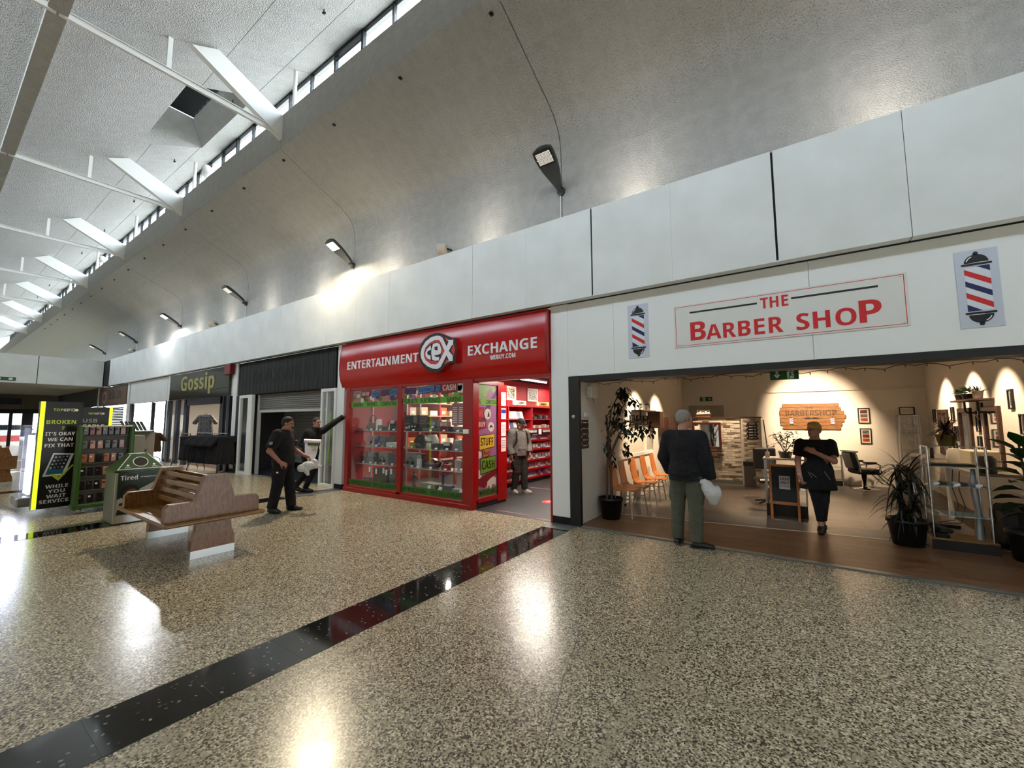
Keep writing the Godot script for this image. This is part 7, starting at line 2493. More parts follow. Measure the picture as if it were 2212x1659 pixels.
func rack(label: String, a: Vector3, b: Vector3, h: float) -> void:
	var t := thing("clothes_rail", label, "clothes rail", a)
	var d := b - a
	var side := d.normalized().cross(Vector3.UP)
	var s := sb()
	tube(s, [V(0, h, 0), d + V(0, h, 0)], 0.014)
	obj("rail", s, T.chrome, t)
	for e in [Vector3.ZERO, d]:
		s = sb()
		tube(s, [e + V(0, 0.25, 0), e + V(0, h, 0)], 0.014)
		obj("post", s, T.black_frame, t)
		s = sb()
		tube(s, [e - side * 0.27 + V(0, 0.01, 0), e - side * 0.22 + V(0, 0.24, 0), e - side * 0.12 + V(0, 0.3, 0), e + side * 0.12 + V(0, 0.3, 0), e + side * 0.22 + V(0, 0.24, 0), e + side * 0.27 + V(0, 0.01, 0)], 0.014)
		obj("foot", s, T.black_frame, t)
	s = sb()
	tube(s, [V(0, 0.3, 0), d + V(0, 0.3, 0)], 0.012)
	obj("stretcher", s, T.black_frame, t)

func clothes_shop() -> void:
	pier(-21.2, 0.3)
	pier(-26.85, 0.3)
	pier(-32.6, 0.3)
	var navy := mt("navy_frame", col(0.02, 0.025, 0.13), 0.35)
	var s := sb()
	# gossip sign
	var t := thing("shop_sign", "glossy dark olive shop sign reading Gossip in pale gold letters", "sign", V(-18.2, 2.97, FZ))
	s = sb()
	bbox(s, V(0, 0, 0.02), V(5.55, 1.0, 0.06), 0.004)
	obj("board", s, mt("olive_gloss", col(0.17, 0.17, 0.145), 0.12), t)
	text("Gossip", 3.1, 0.78, at(V(0.05, 0.02, 0.05)), mt("gold_letter", col(0.62, 0.60, 0.36), 0.5), t, 0.015)
	var wave := PackedVector2Array()
	for i in 21: wave.append(Vector2(-2.77 + 5.54 * i / 20, -0.27 + 0.06 * sin(i * 0.3 + 2.2)))
	for i in 21: wave.append(Vector2(2.77 - 5.54 * i / 20, -0.29 + 0.06 * sin((20 - i) * 0.3 + 2.2)))
	plate(wave, 0.004, at(V(0, 0, 0.05)), T.black_letter, t, "wave_line")
	s = sb()
	bbox(s, V(-15.27, 3.32, FZ + 0.12), V(0.44, 0.34, 0.14), 0.012)
	tag(obj("alarm_box", s, mt("alarm_red", col(0.40, 0.03, 0.04), 0.4)), "red alarm box on the white pier beside the olive shop sign", "alarm")
	var fr := snode("window_64")
	for x in [-20.95, -20.05, -19.15, -15.9, -15.4]:
		s = sb()
		bbox(s, V(x, 1.23, FZ), V(0.28 if x != -15.4 else 0.18, 2.46, 0.1), 0.004)
		obj("post", s, navy, fr)
	s = sb()
	bbox(s, V(-17.5, 2.34, FZ), V(3.3, 0.24, 0.1), 0.004)
	obj("head", s, navy, fr)
	for q in [[-20.8, -20.2], [-19.9, -19.3], [-15.75, -15.5]]:
		s = sb()
		span(s, V(q[0], 0.05, FZ - 0.004), V(q[1], 2.45, FZ + 0.004))
		obj("pane", s, T.pane, fr)
	s = sb()
	span(s, V(-21.1, 2.46, FZ - 0.04), V(-15.2, 3.5, FZ - 0.3))
	struct("wall_front", s, T.cream_wall)
	# its room
	s = sb()
	span(s, V(-27.0, -0.2, -6.05), V(-15.2, 0.002, -13.0))
	struct("floor", s, mt("shop_floor", col(0.33, 0.26, 0.23), 0.5))
	s = sb()
	span(s, V(-27.0, 2.75, -6.2), V(-15.2, 2.9, -13.0))
	struct("ceiling", s, mt("unit_ceiling2", col(0.6, 0.59, 0.56), 0.9))
	s = sb()
	span(s, V(-21.2, 0, -10.5), V(-15.2, 2.9, -10.7))
	struct("wall_back", s, T.cream_wall)
	s = sb()
	span(s, V(-21.3, 0, -6.0), V(-21.15, 2.9, -10.7))
	struct("wall_left", s, T.cream_wall)
	var dark := []
	for i in 5: dark.append(mt("cloth_dark_%d" % i, [col(0.035, 0.04, 0.07), col(0.05, 0.055, 0.09), col(0.03, 0.03, 0.045), col(0.06, 0.07, 0.11), col(0.045, 0.05, 0.075)][i], 0.9))
	rack("black clothes rail full of navy jackets outside the olive signed shop", V(-16.5, 0, -5.45), V(-14.75, 0, -5.66), 1.24)
	var jm := garment_mesh(0.62, 0.88, true, 0.11)
	var dirj := V(1.75, 0, -0.21)
	for i in 13:
		var f := (i + 0.5) / 13.0
		hang("navy_jacket", "dark navy jacket on the rail outside the olive signed shop, " + ["first", "second", "third", "fourth", "fifth", "sixth", "seventh", "eighth", "ninth", "tenth", "eleventh", "twelfth", "last"][i] + " from the left", "jacket", jm, dark[i % 5], V(-16.5, 1.21, -5.45) + dirj * f, 1.15 + 0.12 * sin(i * 1.7), "navy jackets on the rail")
	rack("short black rail with one dark dress beside the navy jackets", V(-18.1, 0, -5.5), V(-17.3, 0, -5.5), 1.2)
	hang("black_dress", "long black dress on the short rail left of the navy jackets", "dress", garment_mesh(0.42, 0.85, false, 0.08), dark[2], V(-17.75, 1.17, -5.5), 0.5)
	hang("black_dress", "second long black dress on the short rail, behind the first", "dress", garment_mesh(0.42, 0.8, false, 0.08), dark[4], V(-17.5, 1.17, -5.5), 0.7)
	hang("print_top", "black and white patterned top hanging at the shop door above the short rail", "top", garment_mesh(0.6, 0.75, true, 0.1), print_mat("bw_print", col(0.05, 0.05, 0.06), col(0.3, 0.3, 0.32), col(0.5, 0.5, 0.5), 0.06), V(-17.55, 1.9, -6.0), 0.6)
	rack("black rail of tee shirts outside the blank signed unit", V(-19.95, 0, -5.2), V(-21.6, 0, -5.35), 1.28)
	var sm2 := garment_mesh(0.6, 0.72, true, 0.09)
	var sc := [col(0.26, 0.16, 0.08), col(0.10, 0.11, 0.15), col(0.62, 0.64, 0.66), col(0.10, 0.17, 0.32), col(0.48, 0.54, 0.50), col(0.42, 0.44, 0.36), col(0.06, 0.06, 0.07), col(0.66, 0.64, 0.58), col(0.08, 0.08, 0.10)]
	for i in 9: hang("tee_shirt", ["brown", "dark slate", "pale grey", "blue", "mint", "olive", "black", "cream", "charcoal"][i] + " tee shirt on the rail outside the blank signed unit" + (", facing out at the front" if i == 0 else ""), "shirt", sm2, mt("tee_%d" % i, sc[i], 0.9), V(-20.0 - 0.17 * i, 1.25, -5.2 - 0.016 * i), 1.25 + (0.0 if i else -0.1))
	# wall of light dresses inside
	rack("long rail of pale dresses inside the olive signed shop", V(-20.2, 0, -8.6), V(-15.6, 0, -8.6), 1.95)
	var pm := garment_mesh(0.45, 0.9, true, 0.09)
	var pc := [col(0.80, 0.74, 0.66), col(0.60, 0.22, 0.22), col(0.78, 0.70, 0.52), col(0.45, 0.40, 0.36), col(0.72, 0.52, 0.48), col(0.82, 0.80, 0.74)]
	for i in 15: hang("pale_dress", ["ivory", "red", "straw", "taupe", "pink", "white"][i % 6] + " dress on the long inner rail of the olive signed shop, " + ["left part", "middle part", "right part"][i / 5] + " of the rail", "dress", pm, mt("dress_%d" % (i % 6), pc[i % 6], 0.85), V(-20.0 + 0.3 * i, 1.92, -8.6), [0.0, 0.9, 0.3][i % 3], "dresses on the inner rail")
	area("shop_light", V(-17.8, 2.72, -8.0), Vector3.DOWN, Vector2(2.4, 0.3), col(1.0, 0.93, 0.82), 5.0)
	s = sb()
	box(s, V(-17.8, 2.735, -8.0), V(2.4, 0.02, 0.3))
	tag(obj("ceiling_light", s, glow("shop_panel", col(1.0, 0.95, 0.86), 2.5)), "long ceiling light inside the olive signed clothes shop", "light")
	# blank white sign unit with windows through to daylight
	t = thing("blank_sign", "plain white shop sign without lettering, left of the olive sign", "sign", V(-23.9, 2.99, FZ))
	s = sb()
	bbox(s, V(0, 0, 0.0), V(5.1, 1.0, 0.05), 0.004)
	obj("board", s, T.panel_white, t)
	var f2 := snode("window_65")
	for x in [-26.3, -23.2, -21.5]:
		s = sb()
		bbox(s, V(x, 1.23, FZ - 0.05), V(0.34 if x < -26 else 0.16, 2.46, 0.1), 0.004)
		obj("post", s, navy, f2)
	s = sb()
	span(s, V(-26.1, 0.05, FZ - 0.054), V(-23.3, 2.45, FZ - 0.046))
	obj("pane", s, T.pane, f2)
	var bwall := snode("wall_back")
	s = sb()
	span(s, V(-42, 0, -13.0), V(-21.3, 0.85, -13.2))
	span(s, V(-42, 2.1, -13.0), V(-21.3, 2.9, -13.2))
	for x in [-42.0, -40.6, -37.6, -34.6, -31.6, -28.6, -25.6, -22.6]: span(s, V(x, 0.85, -13.0), V(x + 0.9, 2.1, -13.2))
	obj("wall_panel", s, mt("unit_wall2", col(0.42, 0.40, 0.36), 0.8), bwall)
	# cafe sign
	t = thing("shop_sign", "matt brown shop sign with a pale oval logo and faded dark script", "sign", V(-29.7, 2.98, FZ))
	s = sb()
	bbox(s, V(0, 0, 0), V(5.2, 1.0, 0.05), 0.004)
	obj("board", s, mt("cafe_brown", col(0.40, 0.32, 0.27), 0.7), t)
	var ring := PackedVector2Array()
	for i in 20: ring.append(Vector2(cos(TAU * i / 20) * 0.42, sin(TAU * i / 20) * 0.34))
	plate(ring, 0.004, at(V(-1.45, -0.05, 0.025)), mt("cafe_pale", col(0.62, 0.54, 0.52), 0.7), t, "logo_oval")
	for i in 20: ring[i] *= 0.62
	plate(ring, 0.004, at(V(-1.45, -0.05, 0.028)), T.cafe_brown, t, "logo_oval")
	text("Bella Cafe", 2.3, 0.5, at(V(0.55, 0.08, 0.026)), mt("cafe_dark", col(0.20, 0.14, 0.11), 0.8), t, 0.004, false, "lettering", "Droid Serif")
	var cs := thing("grey_shutter", "closed dark grey shutter below the brown sign", "shutter", V(-29.9, 0, FZ - 0.06))
	for i in 28:
		s = sb()
		box(s, V(0.1, 0.08 + 0.083 * i, 0), V(4.0, 0.078, 0.03))
		obj("slat", s, mt("slat_dark", col(0.14, 0.145, 0.15), 0.5), cs)
	s = sb()
	span(s, V(-33, 2.5, FZ - 0.06), V(-21.3, 3.5, FZ - 0.3))
	struct("wall_front", s, T.black_joint)

# ---------------------------------------------------------------- end of the mall: low passage and glazed exit
func far_end() -> void:
	var s := sb()
	span(s, V(-62, 3.505, -6.1), V(-31.2, 3.7, 4.3))
	struct("ceiling", s, mt("passage_ceiling", col(0.70, 0.66, 0.56), 0.8))
	s = sb()
	span(s, V(-46, 2.5, FZ), V(-32.75, 3.5, FZ - 0.2))
	struct("wall_front", s, mt("grey_board", col(0.24, 0.25, 0.24), 0.7))
	s = sb()
	span(s, V(-46, 0, FZ - 0.3), V(-32.75, 2.5, FZ - 0.4))
	struct("wall_front", s, mt("dark_shop", col(0.10, 0.11, 0.12), 0.5))
	# exit wall with glazed doors
	var w := snode("wall_end")
	s = sb()
	span(s, V(-44.2, 2.35, 4.3), V(-44, 3.6, -6.2))
	obj("head_panel", s, mt("passage_wall", col(0.52, 0.49, 0.42), 0.8), w)
	s = sb()
	span(s, V(-44.15, 2.2, 4.3), V(-43.95, 2.5, -6.0))
	obj("head_beam", s, T.black_frame, w)
	for z in [-5.9, -4.55, -3.8, -2.6, -1.4, -0.2, 1.0, 2.2, 3.4]:
		s = sb()
		box(s, V(-44.05, 1.1, z), V(0.12, 2.2, 0.16 if z > -4.2 else 0.5))
		obj("mullion", s, mt("exit_frame", col(0.05, 0.05, 0.08), 0.4), w)
	s = sb()
	span(s, V(-44.06, 0.0, -4.4), V(-44.04, 2.2, 3.4))
	obj("pane", s, T.pane, w)
	s = sb()
	box(s, V(-43.9, 3.02, -2.2), V(0.12, 0.42, 4.0))
	tag(obj("dark_sign_box", s, T.black_plastic), "long dark sign box above the glazed exit at the far end", "sign")
	# outside: pavement, red kerb planter, pale hedge of cars is left as simple built things
	s = sb()
	span(s, V(-90, -0.15, 30), V(-44.2, -0.02, -40))
	struct("pavement", s, mt("paving", col(0.55, 0.54, 0.52), 0.9))
	for i in 3:
		var c := thing("parked_car", ["silver", "white", "blue grey"][i] + " car parked outside the glazed far exit, " + ["nearest the frame edge", "in the middle", "farther along"][i], "car", V(-58.0, 0, -5.2 + 4.2 * i), PI / 2)
		s = sb()
		prism(s, pv([-2.0, 0.3, 2.0, 0.3, 2.05, 0.75, 1.3, 0.9, 0.7, 1.4, -1.0, 1.42, -1.7, 0.95, -2.05, 0.85]), 1.7, at(V(0, 0, -0.85)))
		obj("body", s, mt("car_%d" % i, [col(0.62, 0.63, 0.65), col(0.8, 0.8, 0.8), col(0.3, 0.38, 0.5)][i], 0.25), c)
		s = sb()
		prism(s, pv([-1.5, 0.93, 1.15, 0.93, 0.65, 1.34, -0.95, 1.36]), 1.72, at(V(0, 0, -0.86)))
		obj("side_glass", s, mt("car_glass", col(0.05, 0.06, 0.07), 0.1), c)
		for x in [-1.25, 1.25]:
			for z in [-0.8, 0.8]:
				s = sb()
				lathe(s, [Vector2(0, 0.1), Vector2(0.32, 0.1), Vector2(0.32, -0.1), Vector2(0, -0.1)], V(x, 0.32, z), 16, Basis(Vector3.RIGHT, PI / 2))
				obj("wheel", s, T.black_plastic, c)
	s = sb()
	box(s, V(-54.5, 0.25, -3.0), V(0.4, 0.5, 5.0))
	tag(obj("red_planter", s, mt("planter_red", col(0.5, 0.12, 0.12), 0.7)), "low red planter wall outside the glazed far exit", "planter")
	# exit sign on the turning fascia
	var e := thing("exit_sign", "long green exit sign on the turned fascia at the far left", "sign", V(-30.91, 3.68, -2.2), PI / 2)
	s = sb()
	bbox(s, Vector3.ZERO, V(1.0, 0.17, 0.03), 0.004)
	obj("board", s, T.green_sign, e)
	for x in [-0.36, 0.0, 0.34]:
		plate(rrect(0.12 if x else 0.07, 0.1, 0.02), 0.003, at(V(x, 0, 0.015)), T.white_letter, e, "pictogram")

# ---------------------------------------------------------------- phone kiosk
func kiosk() -> void:
	var s := sb()
	var green := mt("kiosk_green", col(0.16, 0.30, 0.05), 0.4)
	var lime := glow("lime_edge", col(0.85, 1.0, 0.15), 0.55)
	var blk := mt("board_black", col(0.012, 0.016, 0.016), 0.35)
	var yl := mt("lime_letter", col(0.72, 0.80, 0.18), 0.5)
	var wl: Material = T.white_letter
	var R := Basis(Vector3.UP, PI / 2)
	# kiosk carcass
	var k := thing("phone_kiosk", "green and grey phone accessory kiosk on castors with six racks of phone cases", "kiosk", V(-11.2, 0, -2.1))
	s = sb()
	box(s, V(0.58, 0.82, 0.04), V(0.02, 1.42, 0.62))
	obj("back_panel", s, mt("kiosk_grey", col(0.50, 0.49, 0.46), 0.5), k)
	for z in [0.38, -0.31]:
		s = sb()
		bbox(s, V(0.66, 0.82, z), V(0.2, 1.48, 0.07), 0.02)
		obj("green_post", s, green, k)
	s = sb()
	bbox(s, V(0.62, 0.13, 0.04), V(0.26, 0.07, 0.76), 0.01)
	obj("green_base", s, green, k)
	s = sb()
	bbox(s, V(0.66, 1.535, 0.04), V(0.2, 0.03, 0.70), 0.006)
	obj("top_rail", s, mt("kiosk_cream", col(0.66, 0.64, 0.56), 0.5), k)
	s = sb()
	bbox(s, V(-0.25, 0.75, -0.1), V(1.55, 1.2, 0.9), 0.01)
	obj("body", s, T.kiosk_grey, k)
	var ry := [1.31, 1.065, 0.82, 0.585, 0.345, 0.115]
	for y in ry:
		s = sb()
		box(s, V(0.63, y + 0.055, 0.04), V(0.12, 0.012, 0.62))
		obj("rack", s, mt("rack_grey", col(0.30, 0.30, 0.29), 0.4), k)
	for z in [0.3, -0.3]:
		for x in [0.62, -0.85]:
			s = sb()
			lathe(s, [Vector2(0, 0.02), Vector2(0.045, 0.02), Vector2(0.045, -0.02), Vector2(0, -0.02)], V(x, 0.045, z), 14, Basis(Vector3.RIGHT, PI / 2))
			tube(s, [V(x, 0.05, z), V(x, 0.12, z)], 0.02)
			obj("castor", s, T.steel, k)
	# phone cases: a pouch with a printed card, copied along the racks
	var cc := [col(0.07, 0.07, 0.08), col(0.62, 0.40, 0.32), col(0.50, 0.05, 0.09), col(0.10, 0.10, 0.12), col(0.66, 0.46, 0.38), col(0.08, 0.07, 0.16)]
	var cn := ["black", "pink", "red", "charcoal", "rose", "indigo"]
	var pat := [[0, 2, 1, 3, 0, 3, 4], [3, 4, 1, 0, 3, 1], [1, 4, 3, 1, 4, 0], [3, 0, 3, 4, 0, 1], [0, 3, 0, 4, 5, 1], [0, 3, 0, 1, 4]]
	var rn := ["top", "second", "third", "fourth", "fifth", "bottom"]
	var hooked := [0, 0, 0, 0, 0, 0]
	for r in 6:
		var n: int = pat[r].size()
		for i in n:
			var c: int = pat[r][i]
			var p := thing("phone_case", "%s phone case pouch on the %s kiosk rack, %s from the left" % [cn[c], rn[r], ["first", "second", "third", "fourth", "fifth", "sixth", "seventh"][i]], "phone case", V(-10.5, ry[r] + 0.065, -1.79 - 0.53 / (n - 0.6) * i), 0.0, "phone cases on the kiosk")
			s = sb()
			bbox(s, V(-0.03, 0.08, 0), V(0.022, 0.15, 0.072), 0.006)
			obj("pouch", s, mt("pouch_%d" % c, cc[c], 0.25), p)
			s = sb()
			box(s, V(-0.018, 0.10 + 0.01 * (i % 2), 0.01), V(0.001, 0.03, 0.03))
			obj("card_print", s, [T.white_letter, T.black_letter, mt("card_red", col(0.5, 0.1, 0.1), 0.5)][(i + r) % 3], p)
	# side rack with white boxes and a tablet stand on top
	for r in 2:
		for i in 4:
			s = sb()
			bbox(s, V(-11.3, [1.13, 0.92][r] + 0.0, -2.60 - 0.055 * i), V(0.03, 0.16, 0.052), 0.003)
			tag(obj("white_box", s, T.kiosk_cream), "white accessory box on the %s side shelf of the kiosk, %s in the row" % [["upper", "lower"][r], ["first", "second", "third", "fourth"][i]], "box", "white boxes on the kiosk side")
		s = sb()
		box(s, V(-11.3, [1.04, 0.83][r], -2.7), V(0.1, 0.012, 0.32))
		tag(obj("side_shelf", s, T.rack_grey), ["upper", "lower"][r] + " narrow shelf on the side of the phone kiosk", "shelf")
	s = sb()
	bbox(s, V(-11.33, 0.75, -2.74), V(0.05, 1.3, 0.46), 0.008)
	tag(obj("side_panel", s, T.kiosk_grey), "grey side panel of the phone kiosk behind the white boxes", "panel")
	s = sb()
	bbox(s, V(-11.3, 1.41, -2.66), V(0.3, 0.03, 0.5), 0.006)
	tag(obj("green_ledge", s, green), "green ledge on the kiosk side carrying the dark folders", "ledge")
	for i in 6:
		s = sb()
		bbox(s, V(-11.3, 1.53, -2.46 - 0.06 * i), V(0.16, 0.21, 0.014), 0.003, Basis(Vector3.RIGHT, 0.45))
		tag(obj("folder_case", s, mt("folder_%d" % (i % 3), [col(0.10, 0.16, 0.26), col(0.04, 0.05, 0.07), col(0.16, 0.20, 0.26)][i % 3], 0.3)), "tilted %s tablet folder on the green kiosk ledge, %s in the row" % [["blue", "black", "slate"][i % 3], ["first", "second", "third", "fourth", "fifth", "sixth"][i]], "folder", "folders on the kiosk ledge")
	# big advert board
	var b := thing("advert_board", "tall black advert board with lime edge: BROKEN? IT'S OKAY WE CAN FIX THAT", "sign", V(-10.86, 0.12, -1.52), 0.0)
	b.rotation = V(0, PI / 2 + 0.1, 0)
	s = sb()
	bbox(s, V(0.0, 0.93, -0.05), V(0.53, 1.86, 0.1), 0.004)
	obj("board", s, blk, b)
	s = sb()
	box(s, V(-0.237, 0.93, 0.001), V(0.056, 1.855, 0.006))
	obj("lime_edge", s, lime, b)
	_topgift(b, 0.05, 1.715, 0.33, yl, wl)
	var tx := func(words: String, w: float, h: float, x: float, y: float, m: Material) -> void: text(words, w, h, at(V(x, y, 0.0)), m, b, 0.003)
	tx.call("BROKEN", 0.37, 0.07, 0.005, 1.50, yl)
	tx.call("?", 0.04, 0.055, 0.03, 1.39, yl)
	tx.call("IT'S OKAY", 0.37, 0.06, 0.005, 1.29, wl)
	tx.call("WE CAN", 0.31, 0.06, 0.01, 1.19, wl)
	tx.call("FIX THAT", 0.36, 0.06, 0.005, 1.085, wl)
	tx.call("WHILE", 0.28, 0.06, 0.02, 0.37, wl)
	tx.call("YOU", 0.21, 0.06, 0.02, 0.285, wl)
	tx.call("WAIT", 0.24, 0.06, 0.02, 0.20, wl)
	tx.call("SERVICE", 0.36, 0.06, 0.0, 0.115, wl)
	plate(pv([-0.17, 0.55, 0.10, 0.55, 0.20, 0.93, -0.06, 0.95]), 0.003, at(V(0, 0, 0.0)), wl, b, "tablet_print")
	var scr := mt("screen_navy", col(0.03, 0.07, 0.16), 0.3)
	plate(pv([-0.135, 0.58, 0.07, 0.58, 0.155, 0.905, -0.045, 0.925]), 0.001, at(V(0, 0, 0.003)), scr, b, "screen_print")
	plate(pv([-0.135, 0.58, 0.07, 0.58, 0.095, 0.68, 0.0, 0.66, -0.11, 0.69]), 0.001, at(V(0, 0, 0.004)), mt("screen_teal", col(0.12, 0.40, 0.46), 0.3), b, "screen_print")
	for r in 4:
		for c in 4: plate(rrect(0.024, 0.026, 0.006, 2), 0.001, at(V(-0.025 + 0.047 * c - 0.018 * r, 0.875 - 0.06 * r + 0.002 * c, 0.0045)), [wl, mt("icon_grey", col(0.55, 0.6, 0.62), 0.4), mt("icon_pink", col(0.7, 0.35, 0.4), 0.4)][(r * 3 + c) % 3], b, "icon")
	plate(pv([-0.08, 0.575, 0.03, 0.46, 0.19, 0.70, 0.215, 0.71, 0.19, 0.735, 0.03, 0.53, -0.05, 0.59]), 0.002, at(V(0, 0, 0.005)), T.lime_letter, b, "tick_mark")
	# second board behind
	var b2 := thing("advert_board", "smaller black advert board with lime edge lettered USB CABLE behind the case rack", "sign", V(-11.25, 1.45, -2.0), PI / 2)
	s = sb()
	bbox(s, V(0, 0.22, 0), V(0.52, 0.46, 0.06), 0.004)
	obj("board", s, blk, b2)
	s = sb()
	box(s, V(0.235, 0.22, 0.031), V(0.045, 0.455, 0.006))
	obj("lime_edge", s, lime, b2)
	_topgift(b2, 0.03, 0.33, 0.24, yl, wl, 0.03)
	text("USB", 0.2, 0.07, at(V(-0.05, 0.19, 0.03)), mt("grey_letter", col(0.55, 0.56, 0.56), 0.5), b2, 0.003)
	text("CABLE", 0.3, 0.07, at(V(-0.0, 0.085, 0.03)), wl, b2, 0.003)
	# lit curved showcase
	var c := thing("lit_showcase", "brightly lit curved acrylic showcase at the back of the phone kiosk", "showcase", V(-12.05, 0.0, -1.42))
	s = sb()
	bbox(s, V(0, 0.15, 0), V(0.7, 0.16, 0.5), 0.02)
	obj("base", s, T.kiosk_grey, c)
	var prof := PackedVector2Array()
	prof.append_array(pv([-0.28, 0.24, 0.28, 0.24]))
	for i in 9: prof.append(Vector2(0.28, 1.36) + Vector2(cos(PI / 2 * i / 8) - 1.0, sin(PI / 2 * i / 8)) * 0.2)
	for i in 9: prof.append(Vector2(-0.28, 1.36) + Vector2(1.0 - sin(PI / 2 * i / 8), cos(PI / 2 * i / 8)) * 0.2)
	s = sb()
	prism(s, prof, 0.44, at(V(0, 0, -0.22)))
	obj("acrylic_cover", s, glass("acrylic", col(0.8, 0.85, 1.0), 0.08), c)
	for i in 3:
		s = sb()
		bbox(s, V([-0.16, 0.0, 0.17][i], 0.82, 0.1), V(0.07, 1.1, 0.05), 0.01)
		obj("light_column", s, glow("column_white", col(0.90, 0.92, 1.0), 2.6), c)
	for i in 2:
		s = sb()
		bbox(s, V([-0.08, 0.085][i], 0.82, 0.09), V(0.06, 1.1, 0.05), 0.01)
		obj("violet_column", s, mt("column_violet", col(0.28, 0.26, 0.42), 0.4), c)
	area("showcase_light", V(0.0, 0.85, 0.27), V(0.2, 0, 1), Vector2(0.45, 1.1), col(0.86, 0.90, 1.0), 3.0, c)

func _topgift(parent: Node, x: float, y: float, w: float, yl: Material, wl: Material, z := 0.0) -> void:
	text("TOP", w * 0.36, w * 0.14, at(V(x - w * 0.3, y, z)), yl, parent, 0.003)
	text("GIFT", w * 0.36, w * 0.14, at(V(x + w * 0.08, y, z)), wl, parent, 0.003)
	for q in [[0.40, 0.0, 0.075], [0.30, 0.06, 0.035], [0.30, -0.06, 0.035]]:
		plate(disc(q[2] * w, 12), 0.003, at(V(x + q[0] * w, y + q[1] * w, z)), yl if q[2] < 0.05 else wl, parent, "logo_disc")

